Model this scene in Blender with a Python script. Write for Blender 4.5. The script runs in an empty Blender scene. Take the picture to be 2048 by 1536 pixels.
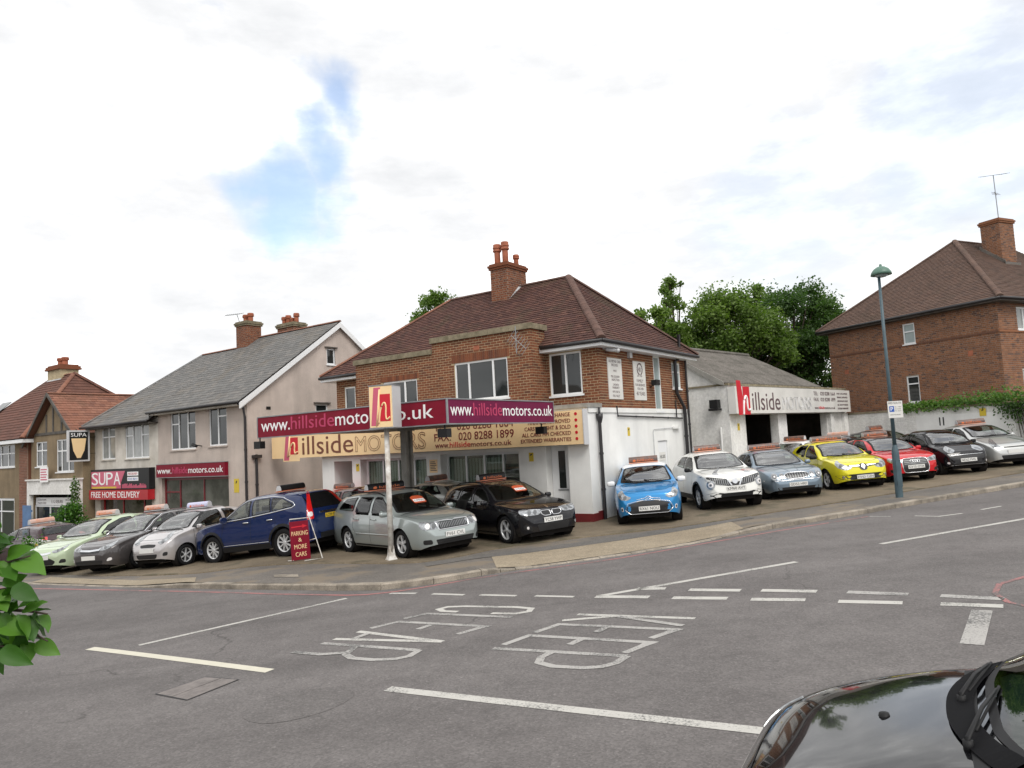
import bpy, bmesh, math, random
import numpy as np
from mathutils import Vector, Matrix
from mathutils.bvhtree import BVHTree
R = math.radians
random.seed(7)
SC = bpy.context.scene
COL = SC.collection

# ------------------------------------------------------------------ camera, sky, sun, exposure
cam_d = bpy.data.cameras.new('camera'); cam = bpy.data.objects.new('camera', cam_d); COL.objects.link(cam)
cam_d.sensor_width = 36.0; cam_d.lens = 36.0*1471/2048; cam_d.clip_start = 0.05; cam_d.clip_end = 3000
_p, _r = R(4.63), R(3.0)
_fw = Vector((0, math.cos(_p), math.sin(_p))); _u0 = Vector((0, -math.sin(_p), math.cos(_p))); _x0 = Vector((1, 0, 0))
_rt = math.cos(_r)*_x0 - math.sin(_r)*_u0; _up = math.cos(_r)*_u0 + math.sin(_r)*_x0
cam.matrix_world = Matrix(((_rt.x, _up.x, -_fw.x, 0), (_rt.y, _up.y, -_fw.y, 0), (_rt.z, _up.z, -_fw.z, 2.4), (0, 0, 0, 1)))
SC.camera = cam

SUN_EL, SUN_AZ = 50, 160          # azimuth: compass-style, degrees from +y towards +x
w = bpy.data.worlds.new('World'); SC.world = w; w.use_nodes = True
nt = w.node_tree; nt.nodes.clear()
def nd(tree, typ, **kw):
    n = tree.nodes.new(typ)
    for k, v in kw.items(): setattr(n, k, v)
    return n
def mathn(tree, op, a, b=None, clamp=False):
    n = nd(tree, 'ShaderNodeMath', operation=op); n.use_clamp = clamp
    for i, v in enumerate((a, b)):
        if v is None: continue
        if isinstance(v, (int, float)): n.inputs[i].default_value = v
        else: tree.links.new(v, n.inputs[i])
    return n.outputs[0]
def rampn(tree, src, stops):
    n = nd(tree, 'ShaderNodeValToRGB'); e = n.color_ramp.elements
    while len(e) < len(stops): e.new(0.5)
    for el, (p, c) in zip(e, stops):
        el.position = p; el.color = (c, c, c, 1) if isinstance(c, (int, float)) else (*c, 1)
    tree.links.new(src, n.inputs[0]); return n.outputs[0]
def mixn(tree, fac, a, b, mode='MIX'):
    n = nd(tree, 'ShaderNodeMix', data_type='RGBA', blend_type=mode)
    for s, v in ((n.inputs[0], fac), (n.inputs[6], a), (n.inputs[7], b)):
        if isinstance(v, (int, float)): s.default_value = v
        elif isinstance(v, (tuple, list)): s.default_value = (*v, 1)
        else: tree.links.new(v, s)
    return n.outputs[2]
def noisen(tree, vec, scale, detail=4, rough=.55, dim='3D'):
    n = nd(tree, 'ShaderNodeTexNoise'); n.inputs['Scale'].default_value = scale
    n.inputs['Detail'].default_value = detail; n.inputs['Roughness'].default_value = rough
    if vec is not None: tree.links.new(vec, n.inputs['Vector'])
    return n.outputs['Fac']
sky = nd(nt, 'ShaderNodeTexSky', sky_type='NISHITA'); sky.sun_disc = False
sky.sun_elevation = R(SUN_EL); sky.sun_rotation = R(SUN_AZ); sky.air_density = 1.0; sky.dust_density = 1.5; sky.ozone_density = 1.5
tc = nd(nt, 'ShaderNodeTexCoord'); D = tc.outputs['Generated']
mp = nd(nt, 'ShaderNodeMapping'); mp.inputs['Scale'].default_value = (1, 1, 2.6); mp.inputs['Location'].default_value = (.37, .1, .22); nt.links.new(D, mp.inputs[0])
n1 = noisen(nt, mp.outputs[0], 2.3, 7, .58)
n2 = noisen(nt, mp.outputs[0], 5.5, 6, .6)
wn = nd(nt, 'ShaderNodeTexNoise'); wn.inputs['Scale'].default_value = 6.5; wn.inputs['Detail'].default_value = 6; nt.links.new(D, wn.inputs['Vector'])
off = nd(nt, 'ShaderNodeVectorMath', operation='SUBTRACT'); nt.links.new(wn.outputs['Color'], off.inputs[0]); off.inputs[1].default_value = (.5, .5, .5)
offs = nd(nt, 'ShaderNodeVectorMath', operation='SCALE'); nt.links.new(off.outputs[0], offs.inputs[0]); offs.inputs['Scale'].default_value = .22
dd = nd(nt, 'ShaderNodeVectorMath', operation='ADD'); nt.links.new(D, dd.inputs[0]); nt.links.new(offs.outputs[0], dd.inputs[1])
def gap(px, py, rad, soft):
    v = (_fw*1471 + _rt*(px-1024) + _up*(768-py)).normalized()
    d = nd(nt, 'ShaderNodeVectorMath', operation='DISTANCE'); nt.links.new(dd.outputs[0], d.inputs[0]); d.inputs[1].default_value = v
    m = nd(nt, 'ShaderNodeMapRange', interpolation_type='SMOOTHSTEP'); nt.links.new(d.outputs['Value'], m.inputs[0])
    m.inputs[1].default_value = rad; m.inputs[2].default_value = rad+soft; m.inputs[3].default_value = 1; m.inputs[4].default_value = 0
    return m.outputs[0]
g = None
for a in ((545, 385, .030, .055), (625, 325, .022, .05), (685, 225, .008, .045), (640, 410, .018, .05)):
    h = gap(*a); g = h if g is None else mathn(nt, 'MAXIMUM', g, h)
g2 = mathn(nt, 'MULTIPLY', gap(1960, 235, .06, .12), .32)
g3 = mathn(nt, 'MULTIPLY', gap(1560, 420, .05, .12), .22)
open_ = rampn(nt, n1, [(.28, .5), (.40, .0)])
clear = mathn(nt, 'MAXIMUM', mathn(nt, 'MAXIMUM', mathn(nt, 'MULTIPLY', g, .74), mathn(nt, 'MAXIMUM', g2, g3)), open_)
shade = rampn(nt, n2, [(.28, (6.7, 6.8, 6.95)), (.42, (7.6, 7.65, 7.75)), (.54, (9.6, 9.6, 9.6)), (.68, (15., 15., 14.9))])
skyb = mixn(nt, 1.0, sky.outputs[0], (2.1, 2.1, 2.05), 'MULTIPLY')
skyc = mixn(nt, clear, shade, skyb)
bg = nd(nt, 'ShaderNodeBackground'); nt.links.new(skyc, bg.inputs[0]); bg.inputs[1].default_value = 0.1
wo = nd(nt, 'ShaderNodeOutputWorld'); nt.links.new(bg.outputs[0], wo.inputs[0])

sun_d = bpy.data.lights.new('sun', 'SUN'); sun_d.energy = 1.6; sun_d.angle = R(28); sun_d.color = (1, .96, .9)
sun = bpy.data.objects.new('sun', sun_d); COL.objects.link(sun)
_az, _el = R(SUN_AZ), R(SUN_EL)
_sd = Vector((math.sin(_az)*math.cos(_el), math.cos(_az)*math.cos(_el), math.sin(_el)))
sun.rotation_euler = _sd.to_track_quat('Z', 'Y').to_euler()
SC.view_settings.view_transform = 'Standard'; SC.view_settings.look = 'None'; SC.view_settings.gamma = 1; SC.view_settings.exposure = 0.38
SC.render.engine = 'CYCLES'; SC.cycles.use_denoising = True; SC.cycles.max_bounces = 6; SC.cycles.caustics_reflective = False

# ------------------------------------------------------------------ helpers
def Z(x, y=0):
    x = max(-70, min(70, x)); u = -x-7
    return .04*x - .025*(u if u > 30 else math.log1p(math.exp(u)))
def tag(o, label=None, cat=None, group=None, kind=None):
    for k, v in (('label', label), ('category', cat), ('group', group), ('kind', kind)):
        if v: o[k] = v
    return o
def empty(name, loc=(0, 0, 0), rz=0, label=None, cat=None, group=None):
    o = bpy.data.objects.new(name, None); COL.objects.link(o); o.location = loc; o.rotation_euler = (0, 0, rz); o.empty_display_size = .2
    return tag(o, label, cat, group)
class MB:
    def __init__(s): s.v = []; s.f = []; s.rnd = []
    def face(s, pts, r=None):
        i = len(s.v); s.v += [tuple(p) for p in pts]; s.f.append(tuple(range(i, i+len(pts))))
        s.rnd += [r if r is not None else 0.]*len(pts)
    def add(s, verts, faces, r=0.):
        i = len(s.v); s.v += [tuple(p) for p in verts]; s.f += [tuple(k+i for k in f) for f in faces]; s.rnd += [r]*len(verts)
    def box(s, x0, x1, y0, y1, z0, z1, r=0., M=None):
        vs = [Vector((x, y, z)) for z in (z0, z1) for y in (y0, y1) for x in (x0, x1)]
        if M is not None: vs = [M @ v for v in vs]
        s.add(vs, [(0, 2, 3, 1), (4, 5, 7, 6), (0, 1, 5, 4), (2, 6, 7, 3), (0, 4, 6, 2), (1, 3, 7, 5)], r)
    def prism(s, poly, h0, h1, fn, r=0.):
        n = len(poly); a = [fn(p[0], p[1], h0) for p in poly]; b = [fn(p[0], p[1], h1) for p in poly]
        s.add(a+b, [tuple(range(n-1, -1, -1)), tuple(range(n, 2*n))] + [(i, (i+1) % n, n+(i+1) % n, n+i) for i in range(n)], r)
    def tube(s, pts, rad, seg=8, cap=True):
        pts = [Vector(p) for p in pts]; n = len(pts); rads = rad if isinstance(rad, (list, tuple)) else [rad]*n
        base = len(s.v); ref = Vector((0, 0, 1))
        for i, p in enumerate(pts):
            t = (pts[min(i+1, n-1)] - pts[max(i-1, 0)]).normalized()
            a = ref if abs(t.dot(ref)) < .9 else Vector((1, 0, 0))
            u = t.cross(a).normalized(); v = t.cross(u).normalized()
            for k in range(seg):
                q = 2*math.pi*k/seg; s.v.append(tuple(p + (u*math.cos(q) + v*math.sin(q))*rads[i])); s.rnd.append(0.)
        for i in range(n-1):
            for k in range(seg):
                a = base+i*seg+k; b = base+i*seg+(k+1) % seg; s.f.append((a, b, b+seg, a+seg))
        if cap:
            s.f.append(tuple(base+k for k in range(seg))); s.f.append(tuple(base+(n-1)*seg+k for k in range(seg-1, -1, -1)))
    def lathe(s, prof, seg=24, axis='z', off=(0, 0, 0)):
        base = len(s.v); o = Vector(off)
        for (r_, h) in prof:
            for k in range(seg):
                q = 2*math.pi*k/seg; c, sn = math.cos(q)*r_, math.sin(q)*r_
                p = {'z': (c, sn, h), 'y': (c, h, sn), 'x': (h, c, sn)}[axis]
                s.v.append(tuple(Vector(p)+o)); s.rnd.append(0.)
        for i in range(len(prof)-1):
            for k in range(seg):
                a = base+i*seg+k; b = base+i*seg+(k+1) % seg
                s.f.append((a, b, b+seg, a+seg))
    def mesh(s, name, mat, smooth=False, fix=True):
        me = bpy.data.meshes.new(name); me.from_pydata(s.v, [], s.f)
        if any(s.rnd):
            at = me.attributes.new('rnd', 'FLOAT', 'POINT'); at.data.foreach_set('value', s.rnd)
        if fix and len(s.f) < 4000:
            bm = bmesh.new(); bm.from_mesh(me); bmesh.ops.recalc_face_normals(bm, faces=bm.faces); bm.to_mesh(me); bm.free()
        if mat is not None: me.materials.append(mat)
        if smooth: me.polygons.foreach_set('use_smooth', [True]*len(me.polygons))
        me.update(); return me
    def build(s, name, mat, parent=None, smooth=False, kind=None, fix=True):
        o = link(name, s.mesh(name, mat, smooth, fix), parent)
        if kind: o['kind'] = kind
        return o
def link(name, me, parent=None, M=None):
    o = bpy.data.objects.new(name, me); COL.objects.link(o)
    if parent is not None: o.parent = parent
    if M is not None: o.matrix_basis = M
    return o
def smooth_by_angle(me, ang=35):
    me.polygons.foreach_set('use_smooth', [True]*len(me.polygons))
    try: me.set_sharp_from_angle(angle=R(ang))
    except Exception: pass
def bevel_box(sx, sy, sz, b=.02, seg=2):
    bm = bmesh.new(); bmesh.ops.create_cube(bm, size=1)
    for v in bm.verts: v.co = Vector((v.co.x*sx, v.co.y*sy, v.co.z*sz))
    bmesh.ops.bevel(bm, geom=list(bm.edges), offset=b, segments=seg, affect='EDGES', profile=.5)
    return bm
def bm_obj(name, bm, mat, parent=None, M=None, ang=40):
    me = bpy.data.meshes.new(name); bm.to_mesh(me); bm.free(); me.materials.append(mat); smooth_by_angle(me, ang)
    return link(name, me, parent, M)
_txt = {}
def text_mesh(s, mat, outline=False, ext=.004, lw=.012):
    key = (s, mat.name, outline, ext)
    if key in _txt: return _txt[key]
    c = bpy.data.curves.new('lettering', 'FONT'); c.body = s; c.size = 1; c.resolution_u = 3
    if outline: c.fill_mode = 'NONE'; c.bevel_depth = lw; c.bevel_resolution = 0
    else: c.extrude = ext
    o = bpy.data.objects.new('lettering_curve', c); COL.objects.link(o)
    bpy.context.view_layer.update()
    me = bpy.data.meshes.new_from_object(o); bpy.data.objects.remove(o); bpy.data.curves.remove(c)
    me.name = 'lettering'; me.materials.clear(); me.materials.append(mat)
    vs = np.empty(len(me.vertices)*3, dtype=np.float32); me.vertices.foreach_get('co', vs); vs = vs.reshape(-1, 3)
    lo, hi = vs[:, :2].min(0), vs[:, :2].max(0); vs[:, 0] -= lo[0]; vs[:, 1] -= lo[1]
    me.vertices.foreach_set('co', vs.ravel()); me.update()
    _txt[key] = (me, float(hi[0]-lo[0]), float(hi[1]-lo[1])); return _txt[key]
def text(name, s, mat, parent, o, ud, vd, width=None, height=None, outline=False, ext=.004, lw=.012):
    """lettering whose lower left corner is o, running along ud with up direction vd (parent space)"""
    me, w_, h_ = text_mesh(s, mat, outline, ext, lw)
    sx = width/w_ if width else height/h_; sy = height/h_ if height else sx
    ud, vd = Vector(ud).normalized(), Vector(vd).normalized(); n = ud.cross(vd)
    M = Matrix(((ud.x*sx, vd.x*sy, n.x, o[0]), (ud.y*sx, vd.y*sy, n.y, o[1]), (ud.z*sx, vd.z*sy, n.z, o[2]), (0, 0, 0, 1)))
    return link(name, me, parent, M)
def pch(pts):
    X = [p[0] for p in pts]; Y = [p[1] for p in pts]; n = len(X)
    h = [X[i+1]-X[i] for i in range(n-1)]; d = [(Y[i+1]-Y[i])/h[i] for i in range(n-1)]
    m = [d[0]]
    for i in range(1, n-1):
        if d[i-1]*d[i] <= 0: m.append(0.)
        else:
            w1, w2 = 2*h[i]+h[i-1], h[i]+2*h[i-1]; m.append((w1+w2)/(w1/d[i-1]+w2/d[i]))
    m.append(d[-1])
    def f(x):
        if x <= X[0]: return Y[0]
        if x >= X[-1]: return Y[-1]
        i = 0
        while X[i+1] < x: i += 1
        t = (x-X[i])/h[i]
        return (2*t**3-3*t*t+1)*Y[i]+(t**3-2*t*t+t)*h[i]*m[i]+(-2*t**3+3*t*t)*Y[i+1]+(t**3-t*t)*h[i]*m[i+1]
    return f
def roundpoly(p, r_):
    out = []; n = len(p)
    for i in range(n):
        a, b_, c = Vector(p[i-1][:2]), Vector(p[i][:2]), Vector(p[(i+1) % n][:2]); u, v = a-b_, c-b_
        if u.length < 1e-6 or v.length < 1e-6: continue
        d1, d2 = min(r_, u.length*.42), min(r_, v.length*.42); p0, p1 = b_+u.normalized()*d1, b_+v.normalized()*d2
        for t in (0, .33, .67, 1): q = p0*(1-t)**2+b_*2*t*(1-t)+p1*t*t; out.append((q.x, q.y))
    return out
def chaikin(p, it=2, closed=True):
    for _ in range(it):
        q = []; n = len(p)
        for i in range(n if closed else n-1):
            a, b = p[i], p[(i+1) % n]
            q += [tuple(.75*a[k]+.25*b[k] for k in range(len(a))), tuple(.25*a[k]+.75*b[k] for k in range(len(a)))]
        if not closed: q = [p[0]]+q+[p[-1]]
        p = q
    return p

# ------------------------------------------------------------------ materials
def mat(name, col, rough=.6, metal=0., spec=.5, coat=0., ior=1.5, var=0., vscale=3., col2=None, fine=0., fscale=60., bump=0., bscale=80., emit=None, bdist=.01, streak=0.):
    m = bpy.data.materials.new(name); m.use_nodes = True; t = m.node_tree; b = t.nodes['Principled BSDF']
    b.inputs['Roughness'].default_value = rough; b.inputs['Metallic'].default_value = metal
    b.inputs['Specular IOR Level'].default_value = spec; b.inputs['IOR'].default_value = ior
    b.inputs['Coat Weight'].default_value = coat; b.inputs['Coat Roughness'].default_value = .03
    c = (*col, 1); b.inputs['Base Color'].default_value = c; out = None
    if var or col2 or fine or bump or streak:
        T = nd(t, 'ShaderNodeTexCoord').outputs['Object']
    if var or col2:
        f = rampn(t, noisen(t, T, vscale, 5, .6), [(.36, 0.), (.64, 1.)])
        a = col2 if col2 else tuple(max(0, x*(1-var)) for x in col); bb = col if col2 else tuple(min(1, x*(1+var*.6)) for x in col)
        out = mixn(t, f, a, bb)
    if fine:
        f = rampn(t, noisen(t, T, fscale, 2, .7), [(.3, 1-fine), (.7, 1+fine)])
        out = mixn(t, 1., out if out is not None else tuple(col), f, 'MULTIPLY')
    if streak:
        mp_ = nd(t, 'ShaderNodeMapping'); mp_.inputs['Scale'].default_value = (1.6, 1.6, .22); t.links.new(T, mp_.inputs[0])
        f = rampn(t, noisen(t, mp_.outputs[0], 1., 5, .65), [(.42, 1.), (.72, 1-streak)])
        out = mixn(t, 1., out if out is not None else tuple(col), mixn(t, f, (.55, .5, .42), (1., 1., 1.)) if False else f, 'MULTIPLY')
    if out is not None: t.links.new(out, b.inputs['Base Color'])
    if bump:
        bn = nd(t, 'ShaderNodeBump'); bn.inputs['Strength'].default_value = bump; bn.inputs['Distance'].default_value = bdist
        t.links.new(noisen(t, T, bscale, 3, .6), bn.inputs['Height']); t.links.new(bn.outputs[0], b.inputs['Normal'])
    if emit: b.inputs['Emission Color'].default_value = (*emit, 1); b.inputs['Emission Strength'].default_value = 1
    return m
def piece_mat(name, stops, rough=.85, bump=.3, grime=None, gscale=.8, bscale=90):
    """bricks, tiles, slates: colour picked per piece, grain and blotches on top"""
    m = bpy.data.materials.new(name); m.use_nodes = True; t = m.node_tree; b = t.nodes['Principled BSDF']
    b.inputs['Roughness'].default_value = rough; b.inputs['Specular IOR Level'].default_value = .25
    at = nd(t, 'ShaderNodeAttribute', attribute_name='rnd'); oi = nd(t, 'ShaderNodeObjectInfo')
    r_ = mathn(t, 'FRACT', mathn(t, 'ADD', at.outputs['Fac'], oi.outputs['Random']))
    n = len(stops); c = rampn(t, r_, [((i+.5)/n, s) for i, s in enumerate(stops)])
    T = nd(t, 'ShaderNodeNewGeometry').outputs['Position']
    c = mixn(t, 1., c, rampn(t, noisen(t, T, 45, 3, .7), [(.3, .78), (.7, 1.2)]), 'MULTIPLY')
    if grime:
        c = mixn(t, rampn(t, noisen(t, T, gscale, 6, .65), [(.52, 0.), (.72, .75)]), c, grime)
    t.links.new(c, b.inputs['Base Color'])
    bn = nd(t, 'ShaderNodeBump'); bn.inputs['Strength'].default_value = bump; bn.inputs['Distance'].default_value = .006
    t.links.new(noisen(t, T, bscale, 3, .6), bn.inputs['Height']); t.links.new(bn.outputs[0], b.inputs['Normal'])
    return m
M = {}
def asphalt(name, c0, c1, speck=.35, patch=None, tracks=False):
    m = bpy.data.materials.new(name); m.use_nodes = True; t = m.node_tree; b = t.nodes['Principled BSDF']
    b.inputs['Roughness'].default_value = .85; b.inputs['Specular IOR Level'].default_value = .3
    T = nd(t, 'ShaderNodeTexCoord').outputs['Object']
    c = mixn(t, rampn(t, noisen(t, T, .45, 6, .6), [(.35, 0.), (.65, 1.)]), c0, c1)
    c = mixn(t, 1., c, rampn(t, noisen(t, T, 3.1, 5, .65), [(.3, .88), (.7, 1.1)]), 'MULTIPLY')
    vo = nd(t, 'ShaderNodeTexVoronoi'); vo.inputs['Scale'].default_value = 55; t.links.new(T, vo.inputs['Vector'])
    sp = nd(t, 'ShaderNodeSeparateColor'); t.links.new(vo.outputs['Color'], sp.inputs[0])
    c = mixn(t, 1., c, rampn(t, sp.outputs[0], [(.0, 1-speck), (.5, 1.), (.96, 1+speck*.8), (1., 1+speck*2.2)]), 'MULTIPLY')
    if tracks:
        mp_ = nd(t, 'ShaderNodeMapping'); mp_.inputs['Rotation'].default_value = (0, 0, R(31)); mp_.inputs['Scale'].default_value = (.05, .75, 1); t.links.new(T, mp_.inputs[0])
        c = mixn(t, 1., c, rampn(t, noisen(t, mp_.outputs[0], 1., 4, .55), [(.32, .86), (.5, 1.), (.68, 1.1)]), 'MULTIPLY')
        c = mixn(t, rampn(t, noisen(t, T, 2.2, 2, .5), [(.70, 0.), (.76, .35)]), c, (.07, .066, .063))
    if patch:
        c = mixn(t, rampn(t, noisen(t, T, .9, 5, .6), [(.52, 0.), (.60, .8)]), c, patch)
    # fine dark cracks and joints
    vc = nd(t, 'ShaderNodeTexVoronoi', feature='DISTANCE_TO_EDGE'); vc.inputs['Scale'].default_value = .16
    wv = nd(t, 'ShaderNodeTexNoise'); wv.inputs['Scale'].default_value = 1.3; wv.inputs['Detail'].default_value = 5; t.links.new(T, wv.inputs['Vector'])
    ad = nd(t, 'ShaderNodeVectorMath', operation='ADD'); t.links.new(T, ad.inputs[0]); t.links.new(wv.outputs['Color'], ad.inputs[1]); t.links.new(ad.outputs[0], vc.inputs['Vector'])
    crack = mathn(t, 'MULTIPLY', rampn(t, vc.outputs['Distance'], [(.0, 1.), (.0022, 0.)]), rampn(t, noisen(t, T, .35, 3, .5), [(.5, 0.), (.6, .55)]))
    c = mixn(t, crack, c, (.03, .028, .026))
    t.links.new(c, b.inputs['Base Color'])
    bn = nd(t, 'ShaderNodeBump'); bn.inputs['Strength'].default_value = .3; bn.inputs['Distance'].default_value = .006
    t.links.new(vo.outputs['Distance'], bn.inputs['Height']); t.links.new(bn.outputs[0], b.inputs['Normal'])
    return m
def paint_mat(name, col, wear=.5, under=(.1, .098, .095)):
    m = bpy.data.materials.new(name); m.use_nodes = True; t = m.node_tree; b = t.nodes['Principled BSDF']; b.inputs['Roughness'].default_value = .75
    T = nd(t, 'ShaderNodeNewGeometry').outputs['Position']
    f = mathn(t, 'ADD', mathn(t, 'MULTIPLY', noisen(t, T, 42, 3, .7), .65), mathn(t, 'MULTIPLY', noisen(t, T, 1.7, 4, .6), .55))
    k = rampn(t, f, [(wear*.9+.12, 0.), (wear*.9+.26, 1.)])
    t.links.new(mixn(t, k, under, mixn(t, noisen(t, T, 6, 3), tuple(x*.8 for x in col), col)), b.inputs['Base Color'])
    return m
M['road'] = asphalt('asphalt', (.120, .110, .107), (.146, .135, .131), .2, tracks=True)
M['foot'] = asphalt('footway_asphalt', (.115, .105, .095), (.165, .148, .130), .25, (.19, .155, .115))
M['fore'] = asphalt('forecourt_concrete', (.135, .108, .075), (.205, .165, .115), .18, (.085, .076, .05))
M['cross'] = asphalt('crossover_concrete', (.25, .205, .145), (.31, .26, .19), .25)
M['band'] = asphalt('tarmac_band', (.11, .105, .098), (.14, .13, .12), .25)
M['paint'] = paint_mat('white_road_paint', (.50, .485, .45), .36)
M['paint_y'] = paint_mat('cream_road_paint', (.60, .57, .47), .22)
M['paint_worn'] = paint_mat('worn_road_paint', (.40, .385, .365), .40)
M['red'] = paint_mat('red_road_paint', (.36, .15, .145), .42)
M['kerb'] = mat('kerb_granite', (.27, .235, .19), .85, var=.4, vscale=2.5, fine=.3, bump=.4, bscale=30)
M['earth'] = mat('earth', (.08, .085, .05), .95, var=.3)
M['lid'] = mat('cast_lid', (.17, .15, .14), .7, var=.25, vscale=8, bump=.5, bscale=40)
M['white'] = mat('white_render', (.80, .80, .78), .75, streak=.10, var=.06, vscale=1.2, bump=.1, bscale=25)
M['whiteold'] = mat('stained_white_render', (.80, .79, .77), .8, streak=.18, col2=(.68, .67, .64), vscale=1.4, fine=.12, fscale=9, bump=.3, bscale=18)
M['upvc'] = mat('white_upvc', (.78, .79, .80), .35)
M['dash'] = mat('beige_pebbledash', (.54, .46, .41), .95, streak=.18, var=.12, vscale=.9, fine=.3, fscale=70, bump=.8, bscale=70)
M['cream'] = mat('cream_render', (.70, .66, .60), .85, streak=.22, col2=(.50, .46, .40), vscale=1.1, fine=.1, bump=.3, bscale=60)
M['brown'] = mat('brown_pebbledash', (.24, .18, .11), .95, streak=.25, var=.18, vscale=1., fine=.3, fscale=70, bump=.7, bscale=70)
M['timber'] = mat('dark_timber', (.085, .075, .065), .7, var=.3)
M['mortar'] = mat('mortar', (.44, .345, .21), .95, var=.2, vscale=2., fine=.15)
M['mortar2'] = mat('grey_mortar', (.28, .22, .17), .95, var=.2, vscale=2., fine=.15)
M['brick'] = piece_mat('red_brown_brick', [(.155, .054, .029), (.21, .074, .037), (.175, .062, .032), (.245, .09, .044), (.19, .066, .034), (.12, .047, .03)], grime=(.13, .062, .036))
M['brick2'] = piece_mat('dark_stock_brick', [(.225, .098, .05), (.16, .074, .045), (.27, .118, .058), (.19, .085, .05), (.31, .135, .066), (.11, .058, .045)], grime=(.21, .105, .06))
M['tile'] = piece_mat('brown_plain_tile', [(.082, .040, .033), (.112, .053, .042), (.068, .035, .030), (.128, .063, .048), (.094, .045, .036), (.077, .038, .033)], grime=(.075, .060, .036), gscale=.9)
M['tile2'] = piece_mat('weathered_brown_tile', [(.115, .074, .058), (.14, .09, .07), (.095, .063, .052), (.125, .078, .06)], grime=(.075, .055, .04), gscale=.7)
M['tile3'] = piece_mat('red_clay_tile', [(.235, .105, .07), (.20, .09, .06), (.26, .125, .085), (.17, .08, .058)], grime=(.14, .075, .05))
M['tile4'] = piece_mat('brown_interlocking_tile', [(.12, .056, .042), (.145, .066, .048), (.105, .05, .038)], grime=(.10, .06, .045))
M['slate'] = piece_mat('grey_slate', [(.125, .122, .118), (.15, .146, .14), (.11, .108, .105), (.165, .155, .145)], rough=.7, grime=(.14, .115, .085), gscale=.5)
M['roofbase'] = mat('roof_underlay', (.06, .04, .033), .95)
M['ridge'] = mat('ridge_tile', (.105, .057, .044), .9, var=.25, vscale=3)
M['coping'] = mat('mossy_coping', (.26, .22, .15), .95, col2=(.14, .12, .075), vscale=3.5, fine=.2, bump=.5, bscale=25)
M['lead'] = mat('lead_flashing', (.45, .46, .47), .5, var=.2)
M['pot'] = mat('terracotta', (.36, .12, .065), .85, var=.2, vscale=5)
M['black'] = mat('black_plastic', (.012, .012, .013), .45, spec=.3)
M['gutter'] = mat('black_gutter', (.022, .02, .022), .45)
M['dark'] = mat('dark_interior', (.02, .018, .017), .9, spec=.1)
M['inner'] = mat('dim_room', (.36, .31, .27), .9, var=.4, vscale=1.5)
M['glass'] = mat('window_glass', (.022, .026, .026), .03, ior=1.65)
M['glasslt'] = mat('curtained_glass', (.30, .31, .30), .06, ior=1.6, var=.25, vscale=1.5)
M['frost'] = mat('frosted_glass', (.30, .36, .36), .25, var=.1)
M['blind'] = mat('vertical_blind', (.72, .73, .68), .8)
M['maroon'] = mat('maroon_panel', (.20, .006, .022), .5, spec=.2, var=.08)
M['plum'] = mat('plum_panel', (.15, .008, .05), .5, spec=.2, var=.08)
M['signcream'] = mat('cream_sign_face', (.86, .62, .34), .4, var=.06, vscale=1)
M['signwhite'] = mat('white_sign_face', (.68, .67, .64), .5, var=.08, vscale=1.5)
M['lwhite'] = mat('white_lettering', (.85, .85, .85), .4)
M['lpink'] = mat('pink_lettering', (.46, .035, .11), .4)
M['lmaroon'] = mat('maroon_lettering', (.17, .015, .02), .5)
M['lbrown'] = mat('brown_lettering', (.16, .05, .025), .5)
M['lgrey'] = mat('grey_lettering', (.11, .07, .075), .6)
M['logored'] = mat('logo_red', (.55, .006, .022), .4)
M['logopink'] = mat('logo_pink', (.55, .10, .17), .4)
M['shopred'] = mat('red_paint', (.42, .012, .02), .35, var=.12)
M['shopred2'] = mat('dark_red_paint', (.17, .006, .014), .35)
M['plinth'] = mat('red_plinth', (.16, .016, .018), .6, var=.2)
M['greymetal'] = mat('grey_metal', (.30, .31, .32), .45, metal=.5, var=.15)
M['colgrey'] = mat('column_grey', (.28, .27, .245), .6, var=.25)
M['postwhite'] = mat('flaking_white_paint', (.68, .67, .64), .6, col2=(.40, .36, .31), vscale=6, bump=.3, bscale=30)
M['teal'] = mat('teal_lamp_paint', (.06, .10, .12), .5, var=.2, vscale=4)
M['tealhead'] = mat('green_lamp_head', (.085, .17, .13), .45, var=.1)
M['yellow'] = mat('yellow_notice', (.62, .46, .04), .5)
M['orange'] = mat('orange_print', (.62, .15, .045), .5)
M['cardred'] = mat('card_orange_red', (.48, .085, .03), .5)
M['blue'] = mat('blue_sign', (.02, .09, .38), .4)
M['bluewall'] = mat('blue_paint', (.10, .19, .36), .6, var=.15)
M['corr'] = mat('corrugated_cement', (.155, .14, .125), .95, col2=(.10, .092, .08), vscale=1.6, fine=.25, fscale=14, bump=.4, bscale=30)
M['bark'] = mat('bark', (.07, .052, .038), .95, var=.3, bump=.5, bscale=20)
def leaf_mat(name, a, b_, c_, trans=.35):
    m = bpy.data.materials.new(name); m.use_nodes = True; t = m.node_tree; b = t.nodes['Principled BSDF']
    at = nd(t, 'ShaderNodeAttribute', attribute_name='rnd')
    col = rampn(t, at.outputs['Fac'], [(.1, a), (.5, b_), (.9, c_)]); t.links.new(col, b.inputs['Base Color'])
    b.inputs['Roughness'].default_value = .5; b.inputs['Specular IOR Level'].default_value = .4
    tr = nd(t, 'ShaderNodeBsdfTranslucent'); t.links.new(mixn(t, 1., col, (1.3, 1.6, .6), 'MULTIPLY'), tr.inputs[0])
    mx = nd(t, 'ShaderNodeMixShader'); mx.inputs[0].default_value = trans
    t.links.new(b.outputs[0], mx.inputs[1]); t.links.new(tr.outputs[0], mx.inputs[2]); t.links.new(mx.outputs[0], t.nodes['Material Output'].inputs[0])
    return m
M['leafA'] = leaf_mat('maple_leaf', (.075, .13, .028), (.12, .185, .04), (.18, .255, .065), .42)
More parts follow.
